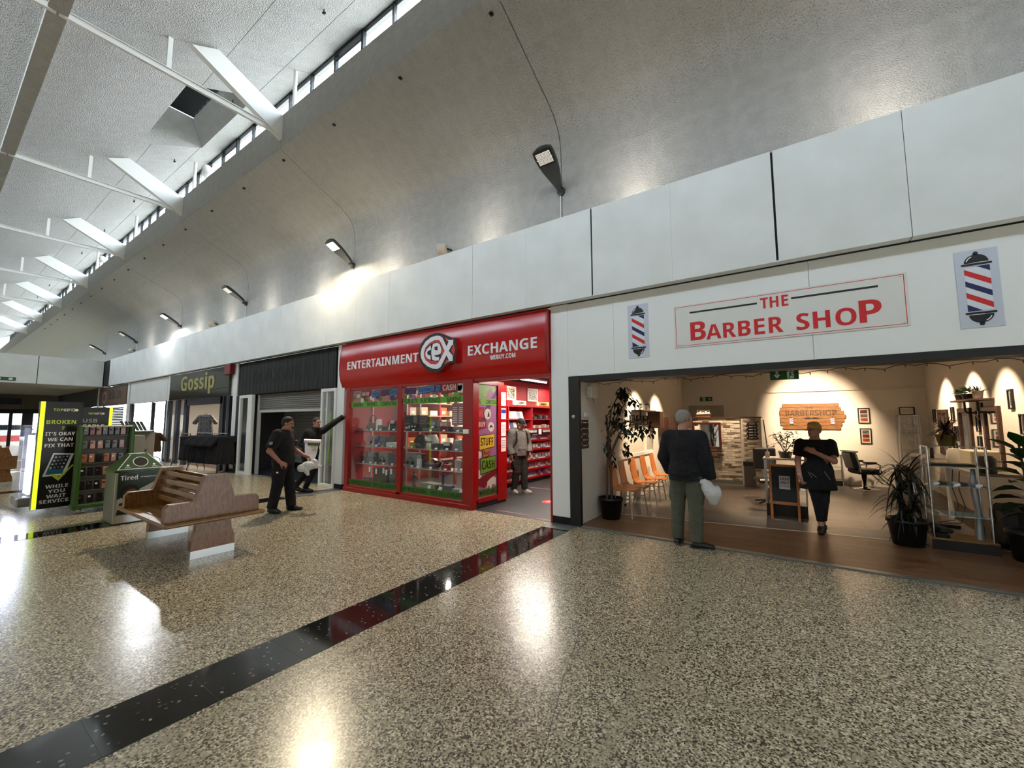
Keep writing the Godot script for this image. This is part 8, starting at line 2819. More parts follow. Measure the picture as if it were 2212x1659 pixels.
# ---------------------------------------------------------------- bench and bin
func bench_and_bin() -> void:
	var t := thing("wooden_bench", "double sided oak bench with arm rests and steel shod ends in the middle of the mall", "bench", V(-6.78, 0, -2.2))
	var s := sb()
	var end := pv([-0.23, 0.09, 0.23, 0.09, 0.225, 0.2, 0.19, 0.3, 0.18, 0.40, 0.18, 0.44, 0.48, 0.44, 0.5, 0.46, 0.5, 0.62, 0.46, 0.665, 0.21, 0.665, 0.115, 0.965, -0.115, 0.965, -0.21, 0.665, -0.46, 0.665, -0.5, 0.62, -0.5, 0.46, -0.48, 0.44, -0.18, 0.44, -0.18, 0.40, -0.19, 0.3, -0.225, 0.2])
	for x in [-0.82, 0.72]:
		s = sb()
		# xy of the outline lies in z and y; extruded along x
		prism(s, end, 0.10, Transform3D(Basis(V(0, 0, 1), V(0, 1, 0), V(1, 0, 0)), V(x, 0, 0)))
		obj("end_panel", s, mt_oak_end(), t)
		s = sb()
		box(s, V(x + 0.05, 0.045, 0), V(0.106, 0.09, 0.465))
		obj("steel_shoe", s, T.steel, t)
	for sg in [-1.0, 1.0]:
		for i in 5:
			s = sb()
			bbox(s, V(-0.03, 0.44, sg * (0.455 - 0.085 * i)), V(1.44, 0.03, 0.078), 0.006)
			obj("seat_slat", s, T.oak, t)
		s = sb()
		bbox(s, V(0.0, 0.443, sg * 0.508), V(1.90, 0.045, 0.045), 0.014)
		obj("seat_edge", s, T.oak, t)
		for i in 4:
			s = sb()
			var y := 0.575 + 0.105 * i
			bbox(s, V(-0.03, y, sg * (0.155 - 0.026 * i)), V(1.44, 0.06, 0.024), 0.006, Basis(Vector3.RIGHT, -sg * 0.28))
			obj("back_slat", s, T.oak, t)
	for x in [-0.935, 0.925]:
		s = sb()
		bbox(s, V(x, 0.443, 0), V(0.05, 0.045, 1.04), 0.016)
		obj("seat_edge", s, T.oak, t)
	s = sb()
	box(s, V(-0.03, 0.40, 0), V(1.5, 0.06, 0.3))
	obj("under_rail", s, T.dark_wood, t)
	dup(t, V(-17.6, 0, -1.35), 0.0, "second oak bench farther along the mall beyond the phone kiosk")
	var cl := thing("coat_bundle", "reddish brown coat bundle lying on the far bench", "coat", V(-16.95, 0.46, -1.15))
	obj("cloth", nets([net([ell(V(0, 0.11, 0), V(0.26, 0.13, 0.2), 0.04), ell(V(0.16, 0.16, 0.05), V(0.16, 0.12, 0.15), 0.04), ell(V(-0.14, 0.18, -0.04), V(0.18, 0.14, 0.14), 0.04)], 0.02, [[V(0, 0.004, 0), V(0, -1, 0)]])]), mt("coat_rust", col(0.30, 0.15, 0.12), 0.9), cl)
	# litter bin with sloping green hood
	var b := thing("litter_bin", "litter bin with a green sloping hood, round hole and a Tired of being Tired poster", "bin", V(-9.2, 0, -2.2))
	s = sb()
	bbox(s, V(0, 0.42, 0), V(0.6, 0.84, 0.62), 0.012)
	obj("body", s, mt("bin_steel", col(0.42, 0.43, 0.40), 0.35, 0.5), b)
	s = sb()
	var h0 := [V(0.31, 0.84, 0.32), V(0.31, 0.84, -0.32), V(-0.31, 0.84, -0.32), V(-0.31, 0.84, 0.32)]
	var h1 := [V(0.1, 1.09, 0.11), V(0.1, 1.09, -0.11), V(-0.1, 1.09, -0.11), V(-0.1, 1.09, 0.11)]
	for i in 4: face(s, [h0[i], h0[(i + 1) % 4], h1[(i + 1) % 4], h1[i]], V(0, 0.9, 0))
	face(s, h1, V(0, 0.8, 0))
	obj("hood", s, mt("hood_green", col(0.07, 0.25, 0.09), 0.35), b)
	s = sb()
	bbox(s, V(0, 0.83, 0), V(0.64, 0.05, 0.66), 0.01)
	obj("green_rim", s, T.hood_green, b)
	# sloping front face frame: normal points to +x and up
	var nrm := V(0.25, 0.21, 0).normalized()
	var upv := V(-0.21, 0.25, 0).normalized()
	var F := Basis(V(0, 0, -1), upv, nrm)
	var fc := V(0.205, 0.965, 0)
	s = sb()
	prism(s, disc(0.098, 24), 0.004, Transform3D(F, fc - upv * 0.005))
	var hr := obj("hole_ring", s, T.white_letter, b)
	s = sb()
	prism(s, disc(0.088, 24), 0.006, Transform3D(F, fc - upv * 0.005))
	obj("hole", s, T.black_joint, hr)
	s = sb()
	for q in [[pv([-0.30, -0.148, 0.30, -0.148, 0.29, -0.138, -0.29, -0.138]), 0], [pv([-0.30, -0.148, -0.115, 0.15, -0.105, 0.15, -0.29, -0.148]), 0], [pv([0.30, -0.148, 0.115, 0.15, 0.105, 0.15, 0.29, -0.148]), 0]]: prism(s, q[0], 0.003, Transform3D(F, fc))
	obj("white_outline", s, T.white_letter, b)
	for sg in [-1, 1]:
		plate(disc(0.018, 10), 0.003, Transform3D(F, fc + F * V(sg * 0.165, -0.07, 0)), T.white_letter, b, "pictogram")
		text("litter", 0.07, 0.018, Transform3D(F, fc + F * V(sg * 0.17, -0.11, 0)), T.white_letter, b, 0.002)
	# poster panel on the front
	s = sb()
	box(s, V(0.305, 0.47, 0), V(0.01, 0.66, 0.56))
	obj("poster", s, mt("poster_white", col(0.72, 0.72, 0.68), 0.3), b)
	var R := Basis(Vector3.UP, PI / 2)
	var P := Transform3D(R, V(0.31, 0.47, 0))
	plate(pv([-0.28, 0.33, 0.28, 0.33, 0.28, 0.22, 0.1, 0.12, -0.28, -0.08]), 0.002, P, mt("poster_green", col(0.03, 0.17, 0.08), 0.4), b, "poster_print")
	text("Tired", 0.21, 0.075, P.translated_local(V(-0.15, 0.255, 0.002)), T.white_letter, b, 0.002)
	text("of being Tired?", 0.2, 0.03, P.translated_local(V(0.09, 0.25, 0.002)), T.white_letter, b, 0.002)
	var hair := PackedVector2Array()
	for i in 16: hair.append(Vector2(-0.13 + cos(TAU * i / 16) * 0.12, 0.02 + sin(TAU * i / 16) * 0.13))
	plate(hair, 0.002, P.translated_local(V(0, 0, 0.002)), mt("print_hair", col(0.05, 0.035, 0.03), 0.6), b, "poster_print")
	for i in 16: hair[i] = Vector2(-0.11 + cos(TAU * i / 16) * 0.08, -0.02 + sin(TAU * i / 16) * 0.1)
	plate(hair, 0.002, P.translated_local(V(0, 0, 0.004)), mt("print_skin", col(0.42, 0.26, 0.20), 0.6), b, "poster_print")
	plate(pv([-0.28, -0.32, 0.02, -0.32, -0.02, -0.16, -0.12, -0.1, -0.25, -0.14]), 0.002, P.translated_local(V(0, 0, 0.003)), T.print_hair, b, "poster_print")
	s = sb()
	for z in [-0.3, 0.3]: bbox(s, V(0.305, 0.44, z), V(0.03, 0.82, 0.03), 0.004)
	bbox(s, V(0.305, 0.08, 0), V(0.02, 0.12, 0.6), 0.004)
	obj("poster_frame", s, T.aluminium, b)

func mt_oak_end() -> StandardMaterial3D:
	if not T.has("oak_end"):
		wood("oak_end", col(0.33, 0.19, 0.07), col(0.50, 0.33, 0.14), 0.35)
		T.oak_end.uv1_scale = V(5.0, 0.9, 3.5)
	return T.oak_end

# ---------------------------------------------------------------- people
# local frame of a figure: feet at y = 0, faces +z, its left is +x
func head_net(c: Vector3, B: Basis, s: float, neck: Vector3) -> Array:
	var P := func(x: float, y: float, z: float) -> Vector3: return c + B * (V(x, y, z) * s)
	var p := [
		ell(P.call(0, 0.035, -0.015), V(0.075, 0.083, 0.095) * s, 0.0, B),
		ell(P.call(0, -0.04, 0.022), V(0.058, 0.078, 0.066) * s, 0.03, B),
		ell(P.call(0, -0.098, 0.052), V(0.027, 0.02, 0.024) * s, 0.03, B),
		cap(P.call(-0.04, -0.085, 0.02), P.call(0.04, -0.085, 0.02), 0.022 * s, 0.022 * s, 0.03),
		cap(P.call(-0.036, 0.022, 0.073), P.call(0.036, 0.022, 0.073), 0.012 * s, 0.012 * s, 0.015),
		cap(P.call(0, 0.006, 0.083), P.call(0, -0.03, 0.106), 0.008 * s, 0.0135 * s, 0.012),
		cap(P.call(-0.012, -0.034, 0.092), P.call(0.012, -0.034, 0.092), 0.009 * s, 0.009 * s, 0.008),
		["x", P.call(-0.031, 0.0, 0.093), B, V(0.016, 0.011, 0.015) * s, 0.0, 0.0],
		["x", P.call(0.031, 0.0, 0.093), B, V(0.016, 0.011, 0.015) * s, 0.0, 0.0],
		cap(P.call(-0.018, -0.062, 0.082), P.call(0.018, -0.062, 0.082), 0.008 * s, 0.008 * s, 0.008),
		cap(P.call(-0.014, -0.072, 0.08), P.call(0.014, -0.072, 0.08), 0.008 * s, 0.008 * s, 0.006),
		ell(P.call(-0.079, -0.008, -0.008), V(0.011, 0.03, 0.019) * s, 0.008, B * Basis(Vector3.UP, 0.35)),
		ell(P.call(0.079, -0.008, -0.008), V(0.011, 0.03, 0.019) * s, 0.008, B * Basis(Vector3.UP, -0.35)),
		cap(P.call(0, -0.05, -0.022), neck, 0.052 * s, 0.058 * s, 0.03),
	]
	return net(p, 0.0062)

# five fingers and a palm; d along the hand, n out of the palm, thumb on the side ts of d x n
func hand_net(w: Vector3, d: Vector3, n: Vector3, ts: float, curl: Array, s: float) -> Array:
	d = d.normalized()
	n = (n - d * n.dot(d)).normalized()
	var a := d.cross(n).normalized()
	var B := Basis(a, d, n)
	var p := [ell(w + d * 0.05 * s, V(0.041, 0.054, 0.016) * s, 0.0, B), cap(w - d * 0.03, w + d * 0.02, 0.027 * s, 0.026 * s, 0.02)]
	for i in 4:
		var len: float = [0.070, 0.080, 0.075, 0.058][i] * s
		var q := w + (d * 0.092 - a * ts * (0.03 - 0.02 * i) * -1.0) * s
		var dir := (d + a * ts * (0.10 - 0.07 * i)).normalized()
		var r: float = [0.0088, 0.009, 0.0086, 0.0078][i] * s
		p.append(cap(q - d * 0.03 * s, q, r * 1.1, r, 0.008))
		for j in 3:
			dir = dir.rotated(a, -curl[i] * [0.9, 1.1, 0.7][j]).normalized() if (n.dot(dir.rotated(a, -0.1)) > n.dot(dir)) else dir.rotated(a, curl[i] * [0.9, 1.1, 0.7][j]).normalized()
			var e: Vector3 = q + dir * len * [0.44, 0.31, 0.25][j]
			p.append(cap(q, e, r, r * 0.93, 0.002))
			r *= 0.93
			q = e
	var t0: Vector3 = w + (d * 0.025 + a * ts * 0.032) * s
	var td: Vector3 = (d * 0.75 + a * ts * 0.62 + n * (0.25 + curl[4])).normalized()
	var t1: Vector3 = t0 + td * 0.042 * s
	var td2: Vector3 = (td + d * 0.35 - a * ts * 0.2 * (1.0 + curl[4]) + n * curl[4] * 0.5).normalized()
	p.append(cap(t0, t1, 0.0135 * s, 0.0105 * s, 0.012))
	p.append(cap(t1, t1 + td2 * 0.032 * s, 0.0102 * s, 0.0088 * s, 0.003))
	return net(p, 0.0055)

func torso(J: Dictionary, o: float, f: float) -> Array:
	var X: Vector3 = (J.hl - J.hr).normalized()
	var U: Vector3 = (J.chest - J.pelvis).normalized()
	var B := Basis(X, U, X.cross(U)).orthonormalized()
	var Xs: Vector3 = (J.sl - J.sr).normalized()
	var Us: Vector3 = (J.neck - J.chest).normalized()
	var B2 := Basis(Xs, Us - Xs * Us.dot(Xs), Xs.cross(Us)).orthonormalized()
	var waist: Vector3 = J.pelvis.lerp(J.chest, 0.45) + B.z * J.get("belly", 0.0)
	return [ell(J.pelvis, V(0.155 * f + o, 0.12, 0.115 * f + o), 0.0, B), ell(waist, V(0.145 * f + o, 0.15, 0.11 * f + o), 0.06, B), ell(J.chest, V(0.165 * f + o, 0.18, 0.118 * f + o), 0.07, B2), cap(J.sr.lerp(J.sl, 0.12), J.sl.lerp(J.sr, 0.12), 0.058 + o, 0.058 + o, 0.06), cap(J.chest + Us * 0.1, J.neck, 0.09 + o * 0.5, 0.058 + o * 0.5, 0.05)]

func limb(a: Vector3, b: Vector3, c: Vector3, r: Array, o: float, k := 0.02) -> Array:
	return [cap(a, b, r[0] + o, r[1] + o, 0.035), cap(b, c, r[1] + o, r[2] + o, k)]

func shoe(t: Node3D, ankle: Vector3, d: Vector3, m: Material, sole: Material, heel := 0.0) -> void:
	d = V(d.x, 0, d.z).normalized()
	var h := V(ankle.x, ankle.y - 0.085, ankle.z)
	var tip := V(0, -heel, 0)
	var a := h - d * 0.05 + V(0, 0.045 + 0.0, 0)
	var o := obj("shoe", nets([net([cap(a, h + d * 0.08 + V(0, 0.05, 0) + tip * 0.4, 0.04, 0.044, 0.02), cap(h + d * 0.08 + V(0, 0.045, 0) + tip * 0.4, h + d * 0.175 + V(0, 0.035, 0) + tip, 0.043, 0.034, 0.02), cap(ankle - V(0, 0.02, 0) - d * 0.01, h + V(0, 0.04, 0), 0.043, 0.042, 0.03)], 0.009, [[h + V(0, 0.012, 0), V(0, -1, 0)]] if heel == 0.0 else [])]), m, t)
	var s := sb()
	var pl := PackedVector2Array()
	for i in 16:
		var an := TAU * i / 16
		var q := Vector2(cos(an), sin(an))
		pl.append(Vector2(q.x * (0.045 if q.y > 0 else 0.04), q.y * 0.13 + 0.06))
	if heel == 0.0:
		prism(s, pl, 0.02, Transform3D(Basis(V(d.z, 0, -d.x), d, Vector3.UP), h))
		obj("sole", s, sole, o)

# builds a clothed figure; J holds the joints, o the look
func person(label: String, where: Vector3, turn: float, J: Dictionary, o: Dictionary) -> Node3D:
	var t := thing("person", label, "person", where, turn)
	var skin: Material = o.skin
	var s: float = o.get("hs", 1.0)
	var B: Basis = J.headb
	var f: float = o.get("fat", 1.0)
	var ra := [0.05 * f, 0.041 * f, 0.03]
	var rl := [0.086 * f, 0.056, 0.037]
	var bp := torso(J, -0.006, f)
	bp += limb(J.sl, J.el, J.wl, ra, 0.0) + limb(J.sr, J.er, J.wr, ra, 0.0)
	bp += limb(J.hl, J.kl, J.al, rl, -0.004) + limb(J.hr, J.kr, J.ar, rl, -0.004)
	bp.append(cap(J.neck - (J.neck - J.chest).normalized() * 0.03, J.neck + B.y * 0.05, 0.056 * s, 0.052 * s, 0.03))
	var parts := [net(bp, 0.016), head_net(J.head, B, s, J.neck)]
	parts.append(hand_net(J.wl, J.hdl, J.hnl, J.get("tl", 1.0), J.get("cl", [0.45, 0.45, 0.5, 0.55, 0.2]), s))
	parts.append(hand_net(J.wr, J.hdr, J.hnr, J.get("tr", -1.0), J.get("cr", [0.45, 0.45, 0.5, 0.55, 0.2]), s))
	var body := obj("body", nets(parts), skin, t)
	for sx in [-1, 1]:
		var e := sb()
		lathe(e, [Vector2(0, 0.0115), Vector2(0.007, 0.009), Vector2(0.0115, 0), Vector2(0.007, -0.009), Vector2(0, -0.0115)], J.head + B * (V(sx * 0.031, 0.0, 0.079) * s), 10, B * Basis(Vector3.RIGHT, PI / 2))
		var eye := obj("eye", e, mt("eye_white", col(0.7, 0.68, 0.64), 0.3), body)
		e = sb()
		lathe(e, [Vector2(0, 0.003), Vector2(0.0055, 0.0015), Vector2(0.006, 0)], J.head + B * (V(sx * 0.031, 0.0, 0.0895) * s), 10, B * Basis(Vector3.RIGHT, PI / 2))
		obj("iris", e, mt("eye_dark", col(0.07, 0.05, 0.04), 0.2), eye)
		e = sb()
		tube(e, [J.head + B * (V(sx * 0.048, 0.022, 0.074) * s), J.head + B * (V(sx * 0.032, 0.028, 0.085) * s), J.head + B * (V(sx * 0.014, 0.023, 0.087) * s)], [0.003, 0.0045, 0.0035], 6)
		obj("eyebrow", e, o.hair, body)
	var e := sb()
	tube(e, [J.head + B * (V(-0.022, -0.067, 0.084) * s), J.head + B * (V(0, -0.0665, 0.0905) * s), J.head + B * (V(0.022, -0.067, 0.084) * s)], [0.003, 0.0042, 0.003], 6)
	obj("lips", e, mt("lips", col(0.42, 0.22, 0.19), 0.5), body)
	# hair: a skull cap cut by the hair line
	var hl: Array = o.get("hairline", [V(0, 0.065, 0.075), V(0, -0.70, 0.71)])
	var hp := [ell(J.head + B * (V(0, 0.042, -0.02) * s), V(0.0805, 0.086, 0.099) * s, 0.02, B), ell(J.head + B * (V(0, 0.0, -0.05) * s), V(0.074, 0.075, 0.066) * s, 0.02, B)]
	if o.has("fringe"): hp.append(ell(J.head + B * (V(0.02, 0.07, 0.045) * s), V(0.066, 0.042, 0.055) * s, 0.02, B * Basis(Vector3.BACK, -0.35)))
	obj("hair", nets([net(hp, 0.0065, [[J.head + B * (hl[0] * s), B * hl[1].normalized()]])]), o.hair, t)
	# top
	var oo: float = o.get("loose", 0.016)
	var up := torso(J, oo, f)
	var sleeve: float = o.get("sleeve", 1.0)
	var cl := []
	for k in 2:
		var sh: Vector3 = [J.sl, J.sr][k]
		var el2: Vector3 = [J.el, J.er][k]
		var wr: Vector3 = [J.wl, J.wr][k]
		if sleeve <= 0.5:
			var c := sh.lerp(el2, sleeve * 2.0)
			up.append(cap(sh, c, ra[0] + oo + 0.008, ra[1] + oo + 0.012, 0.04))
			cl.append([c, (el2 - sh).normalized(), c, 0.13])
		else:
			up += limb(sh, el2, wr, ra, oo + 0.004)
			cl.append([wr, (wr - el2).normalized(), wr, 0.12])
	var hem: float = o.get("hem", 0.86)
	if o.has("skirt"):
		up.append(cap(J.pelvis, V(J.pelvis.x, hem, J.pelvis.z), 0.15 * f, o.skirt, 0.08))
		up.append(cap(J.pelvis + V(0.07, 0, 0), V(J.pelvis.x + 0.1, hem, J.pelvis.z), 0.13 * f, 0.13, 0.06))
		up.append(cap(J.pelvis - V(0.07, 0, 0), V(J.pelvis.x - 0.1, hem, J.pelvis.z), 0.13 * f, 0.13, 0.06))
	else:
		up.append(cap(J.pelvis, J.pelvis - V(0, 0.1, 0), 0.135 * f + oo, 0.13 * f + oo, 0.06))
		up.append(cap(J.pelvis + V(0.05, 0, 0), V(J.pelvis.x + 0.075, hem - 0.05, J.pelvis.z), 0.11 * f + oo, 0.1 * f + oo, 0.05))
		up.append(cap(J.pelvis - V(0.05, 0, 0), V(J.pelvis.x - 0.075, hem - 0.05, J.pelvis.z), 0.11 * f + oo, 0.1 * f + oo, 0.05))
	cl.append([V(0, hem, 0), V(0, -1, 0), V(J.pelvis.x, hem - 0.15, J.pelvis.z), 0.42])
	cl.append([J.neck + B.y * o.get("collar", 0.0), (J.neck - J.chest).normalized(), J.neck, 0.16])
	var top := obj(o.top_name, nets([net(up, 0.0125, cl)]), o.top, t)
	# trousers
	var ot: float = o.get("tloose", 0.018)
	var tr := [ell(J.pelvis, V(0.148 * f + 0.012, 0.12, 0.11 * f + 0.012), 0.0), cap(J.pelvis, J.hl, 0.11 * f, rl[0] + ot, 0.05), cap(J.pelvis, J.hr, 0.11 * f, rl[0] + ot, 0.05)]
	var tl: float = o.get("tlen", 1.0)
	var ec := []
	for k in 2:
		var hh: Vector3 = [J.hl, J.hr][k]
		var kk: Vector3 = [J.kl, J.kr][k]
		var aa: Vector3 = [J.al, J.ar][k]
		var end := kk.lerp(aa, tl)
		tr.append(cap(hh, kk, rl[0] + ot, rl[1] + ot, 0.03))
		tr.append(cap(kk, end, rl[1] + ot, lerpf(rl[1], rl[2], tl) + ot * 1.25, 0.02))
		ec.append([end, (aa - kk).normalized(), end, 0.14])
	if o.has("pocket"):
		tr.append(ell(J.hl.lerp(J.kl, 0.62) + V(0.085, 0, 0), V(0.03, 0.10, 0.075), 0.02))
		tr.append(ell(J.hr.lerp(J.kr, 0.62) - V(0.085, 0, 0), V(0.03, 0.10, 0.075), 0.02))
	obj("trousers", nets([net(tr, 0.0125, ec)]), o.trousers, t)
	for k in 2: shoe(t, [J.al, J.ar][k], [J.fl, J.fr][k], o.shoe, o.get("sole", o.shoe), [J.get("heel_l", 0.0), J.get("heel_r", 0.0)][k])
	if o.has("extra"): o.extra.call(t, J, B, s, top)
	return t

func joints(over: Dictionary) -> Dictionary:
	var J := {"pelvis": V(0, 0.95, 0), "chest": V(0, 1.26, -0.005), "neck": V(0, 1.475, -0.015), "head": V(0, 1.63, 0.02), "headb": Basis.IDENTITY,
		"sl": V(0.185, 1.405, -0.01), "sr": V(-0.185, 1.405, -0.01), "el": V(0.235, 1.13, -0.03), "er": V(-0.235, 1.13, -0.03), "wl": V(0.24, 0.89, 0.05), "wr": V(-0.24, 0.89, 0.05),
		"hl": V(0.088, 0.90, 0), "hr": V(-0.088, 0.90, 0), "kl": V(0.10, 0.49, 0.015), "kr": V(-0.10, 0.49, 0.015), "al": V(0.11, 0.085, -0.02), "ar": V(-0.11, 0.085, -0.02),
		"fl": V(0.25, 0, 1), "fr": V(-0.25, 0, 1), "hdl": V(0, -1, 0.15), "hdr": V(0, -1, 0.15), "hnl": V(-1, 0, 0), "hnr": V(1, 0, 0)}
	J.merge(over, true)
	return J

func cloth_mat(key: String, c: Color, rough := 0.9) -> StandardMaterial3D:
	var m := mt(key, c, rough)
	m.normal_enabled = true
	if not T.has("fold_tex"): T["fold_tex"] = noise_tex(FastNoiseLite.TYPE_SIMPLEX_SMOOTH, 0.018, null, 256, 77, 3, true, 7.0)
	m.normal_texture = T["fold_tex"]
	m.normal_scale = 0.9
	tri_map(m, 1.6)
	return m

func people() -> void:
	var skin := mt("skin", col(0.62, 0.42, 0.34), 0.55)
	skin.subsurf_scatter_enabled = true
	skin.subsurf_scatter_strength = 0.08
	var skin2 := mt("skin_pale", col(0.70, 0.50, 0.42), 0.55)
	var black := cloth_mat("black_cloth", col(0.022, 0.022, 0.025))
	var black2 := cloth_mat("black_cloth_warm", col(0.03, 0.03, 0.032))
	var navy := cloth_mat("navy_wool", col(0.025, 0.028, 0.055))
	var olive := cloth_mat("olive_cotton", col(0.30, 0.31, 0.25))
	var grey := cloth_mat("grey_marl", col(0.36, 0.35, 0.33))
	var camo := cloth_mat("camo_cloth", Color.WHITE)
	camo.albedo_texture = noise_tex(FastNoiseLite.TYPE_SIMPLEX, 0.03, ramp([[0.0, col(0.06, 0.06, 0.04)], [0.42, col(0.07, 0.065, 0.045)], [0.44, col(0.15, 0.13, 0.09)], [0.55, col(0.16, 0.14, 0.09)], [0.57, col(0.11, 0.12, 0.08)], [1.0, col(0.20, 0.18, 0.13)]]), 256, 12, 2)
	var sh_black := mt("shoe_black", col(0.03, 0.03, 0.032), 0.4)
	var sh_white := mt("shoe_white", col(0.62, 0.60, 0.55), 0.5)
	var hair_grey := mt("hair_grey", col(0.50, 0.48, 0.45), 0.8)
	hair_grey.normal_enabled = true
	hair_grey.normal_texture = T["fold_tex"]
	hair_grey.uv1_triplanar = true
	hair_grey.uv1_scale = V(14, 5, 14)
	var hair_dark := mt("hair_dark", col(0.075, 0.06, 0.05), 0.7)
	var hair_brown := mt("hair_brown", col(0.12, 0.08, 0.055), 0.7)
	var hair_blond := mt("hair_blond", col(0.72, 0.56, 0.30), 0.6)
	# 1: man in the navy jacket, seen from behind, at the barber's threshold
	person("grey haired man in a navy jacket and olive cargo trousers seen from behind at the barber entrance", V(-1.24, 0.0, -5.80), PI - 0.12, joints({
		"headb": Basis(Vector3.UP, -0.75) * Basis(Vector3.RIGHT, 0.08), "head": V(0, 1.635, 0.035),
		"sl": V(0.2, 1.40, -0.01), "sr": V(-0.2, 1.40, -0.01),
		"el": V(0.27, 1.13, -0.02), "wl": V(0.25, 0.92, 0.12), "er": V(-0.27, 1.12, -0.03), "wr": V(-0.30, 0.88, 0.02),
		"al": V(0.14, 0.085, 0.02), "ar": V(-0.12, 0.085, -0.04), "fl": V(0.05, 0, 1), "fr": V(-1.0, 0, 0.35), "kl": V(0.125, 0.49, 0.03), "kr": V(-0.11, 0.49, 0.0),
		"cr": [0.8, 0.8, 0.85, 0.9, 0.5], "hdr": V(0.15, -1, 0.1)}),
		{"skin": skin, "hair": hair_grey, "top": navy, "top_name": "jacket", "trousers": olive, "shoe": sh_black, "sole": mt("sole_grey", col(0.35, 0.35, 0.35), 0.6), "loose": 0.034, "hem": 0.845, "collar": 0.02, "pocket": true, "tloose": 0.03, "fat": 1.08, "hairline": [V(0, 0.045, 0.07), V(0, -0.62, 0.78)],
		"extra": func(t: Node3D, J: Dictionary, B: Basis, s: float, top: Node3D) -> void:
			obj("collar", nets([net([cap(J.neck + V(-0.045, 0.0, -0.02), J.neck + V(0.045, 0.0, -0.02), 0.045, 0.045, 0.02)], 0.01, [[J.neck + V(0, 0.02, 0), V(0, 1, 0)]])]), navy, top)
			for k in 2:
				var st := sb()
				var a: Vector3 = [J.al, J.ar][k]
				var d: Vector3 = ([J.fl, J.fr][k] as Vector3).normalized()
				bbox(st, a + V(0, -0.045, 0) - d * 0.075, V(0.05, 0.06, 0.02), 0.008, Basis.looking_at(d))
				obj("heel_patch", st, T.sole_grey, t)})
	# plastic bag in his right hand
	var bag := thing("carrier_bag", "crumpled white plastic carrier bag held by the man in the navy jacket", "bag", V(-0.94, 0.58, -5.78), 0.4)
	var bm := mt("bag_film", col(0.80, 0.80, 0.79), 0.35)
	bm.backlight_enabled = true
	bm.backlight = col(0.5, 0.5, 0.5)
	bm.normal_enabled = true
	bm.normal_texture = T["fold_tex"]
	bm.normal_scale = 1.4
	tri_map(bm, 3.5)
	obj("film", nets([net([cap(V(-0.05, 0.27, 0), V(0.0, 0.12, 0), 0.035, 0.075, 0.05), cap(V(0, 0.12, 0), V(0.02, 0.03, 0), 0.08, 0.06, 0.04), ell(V(-0.05, 0.2, 0.01), V(0.07, 0.09, 0.05), 0.03), ell(V(0.07, 0.13, 0), V(0.05, 0.09, 0.04), 0.03), ell(V(-0.09, 0.26, 0.01), V(0.05, 0.035, 0.03), 0.02)], 0.011)]), bm, bag)
	# 2: man in black short sleeved shirt beside the bench
	person("dark haired man in a black short sleeved work shirt and black trousers, walking beside the bench", V(-7.72, 0.0, -3.88), 2.12, joints({
		"headb": Basis(Vector3.UP, 0.1) * Basis(Vector3.RIGHT, 0.22), "head": V(0, 1.58, 0.06), "neck": V(0, 1.45, 0.0),
		"sl": V(0.2, 1.385, -0.01), "sr": V(-0.2, 1.385, -0.01),
		"er": V(-0.31, 1.10, -0.07), "wr": V(-0.26, 0.90, 0.11), "hdr": V(0.45, -0.5, 0.8), "hnr": V(0.6, -0.5, -0.3), "cr": [0.7, 0.8, 0.85, 0.9, 0.3],
		"el": V(0.27, 1.11, 0.02), "wl": V(0.22, 0.98, 0.27), "hdl": V(0.1, -0.35, 1), "hnl": V(-0.5, -0.8, 0), "cl": [0.6, 0.65, 0.7, 0.75, 0.4],
		"kl": V(0.12, 0.49, 0.06), "al": V(0.14, 0.085, 0.1), "kr": V(-0.11, 0.49, -0.02), "ar": V(-0.12, 0.085, -0.1), "fl": V(0.1, 0, 1), "fr": V(-0.3, 0, 1), "belly": 0.03}),
		{"skin": skin, "hair": hair_dark, "top": black, "top_name": "work_shirt", "trousers": black2, "shoe": sh_black, "sleeve": 0.42, "loose": 0.03, "hem": 0.83, "collar": 0.015, "tloose": 0.036, "fat": 1.08, "pocket": true, "hairline": [V(0, 0.075, 0.07), V(0, -0.62, 0.78)],
		"extra": func(t: Node3D, J: Dictionary, B: Basis, s: float, top: Node3D) -> void:
			var st := sb()
			tube(st, [J.head + B * V(-0.03, -0.055, 0.086), J.head + B * V(0, -0.047, 0.097), J.head + B * V(0.03, -0.055, 0.086)], [0.005, 0.008, 0.005], 6)
			obj("moustache", st, hair_dark, t)
			obj("collar", nets([net([cap(J.neck + V(-0.05, 0.0, 0.0), J.neck + V(0.05, 0.0, 0.0), 0.045, 0.045, 0.02), cap(J.neck + V(0.03, -0.03, 0.07), J.neck + V(0.06, -0.06, 0.09), 0.025, 0.02, 0.02)], 0.01, [[J.neck + V(0, 0.025, 0), V(0, 1, 0)]])]), black, top)
			st = sb()
			var arm: Vector3 = (J.sr as Vector3).lerp(J.er, 0.62)
			box(st, arm + V(-0.088, 0.03, 0.03), V(0.006, 0.05, 0.06), Basis(Vector3.BACK, -0.3))
			obj("sleeve_badge", st, mt("badge_grey", col(0.5, 0.52, 0.55), 0.6), top)
			st = sb()
			box(st, V(0.10, 1.27, 0.165), V(0.07, 0.012, 0.004), Basis(Vector3.UP, 0.3))
			obj("chest_print", st, T.white_letter, top)
			st = sb()
			box(st, V(-0.21, 0.72, 0.03), V(0.006, 0.025, 0.035))
			obj("pocket_label", st, T.white_letter, t)})
	var cr := thing("crumpled_sheet", "crumpled white vinyl sheet gathered in the hand of the man in short sleeves", "sheet", V(-7.40, 0.72, -4.16), 0.5)
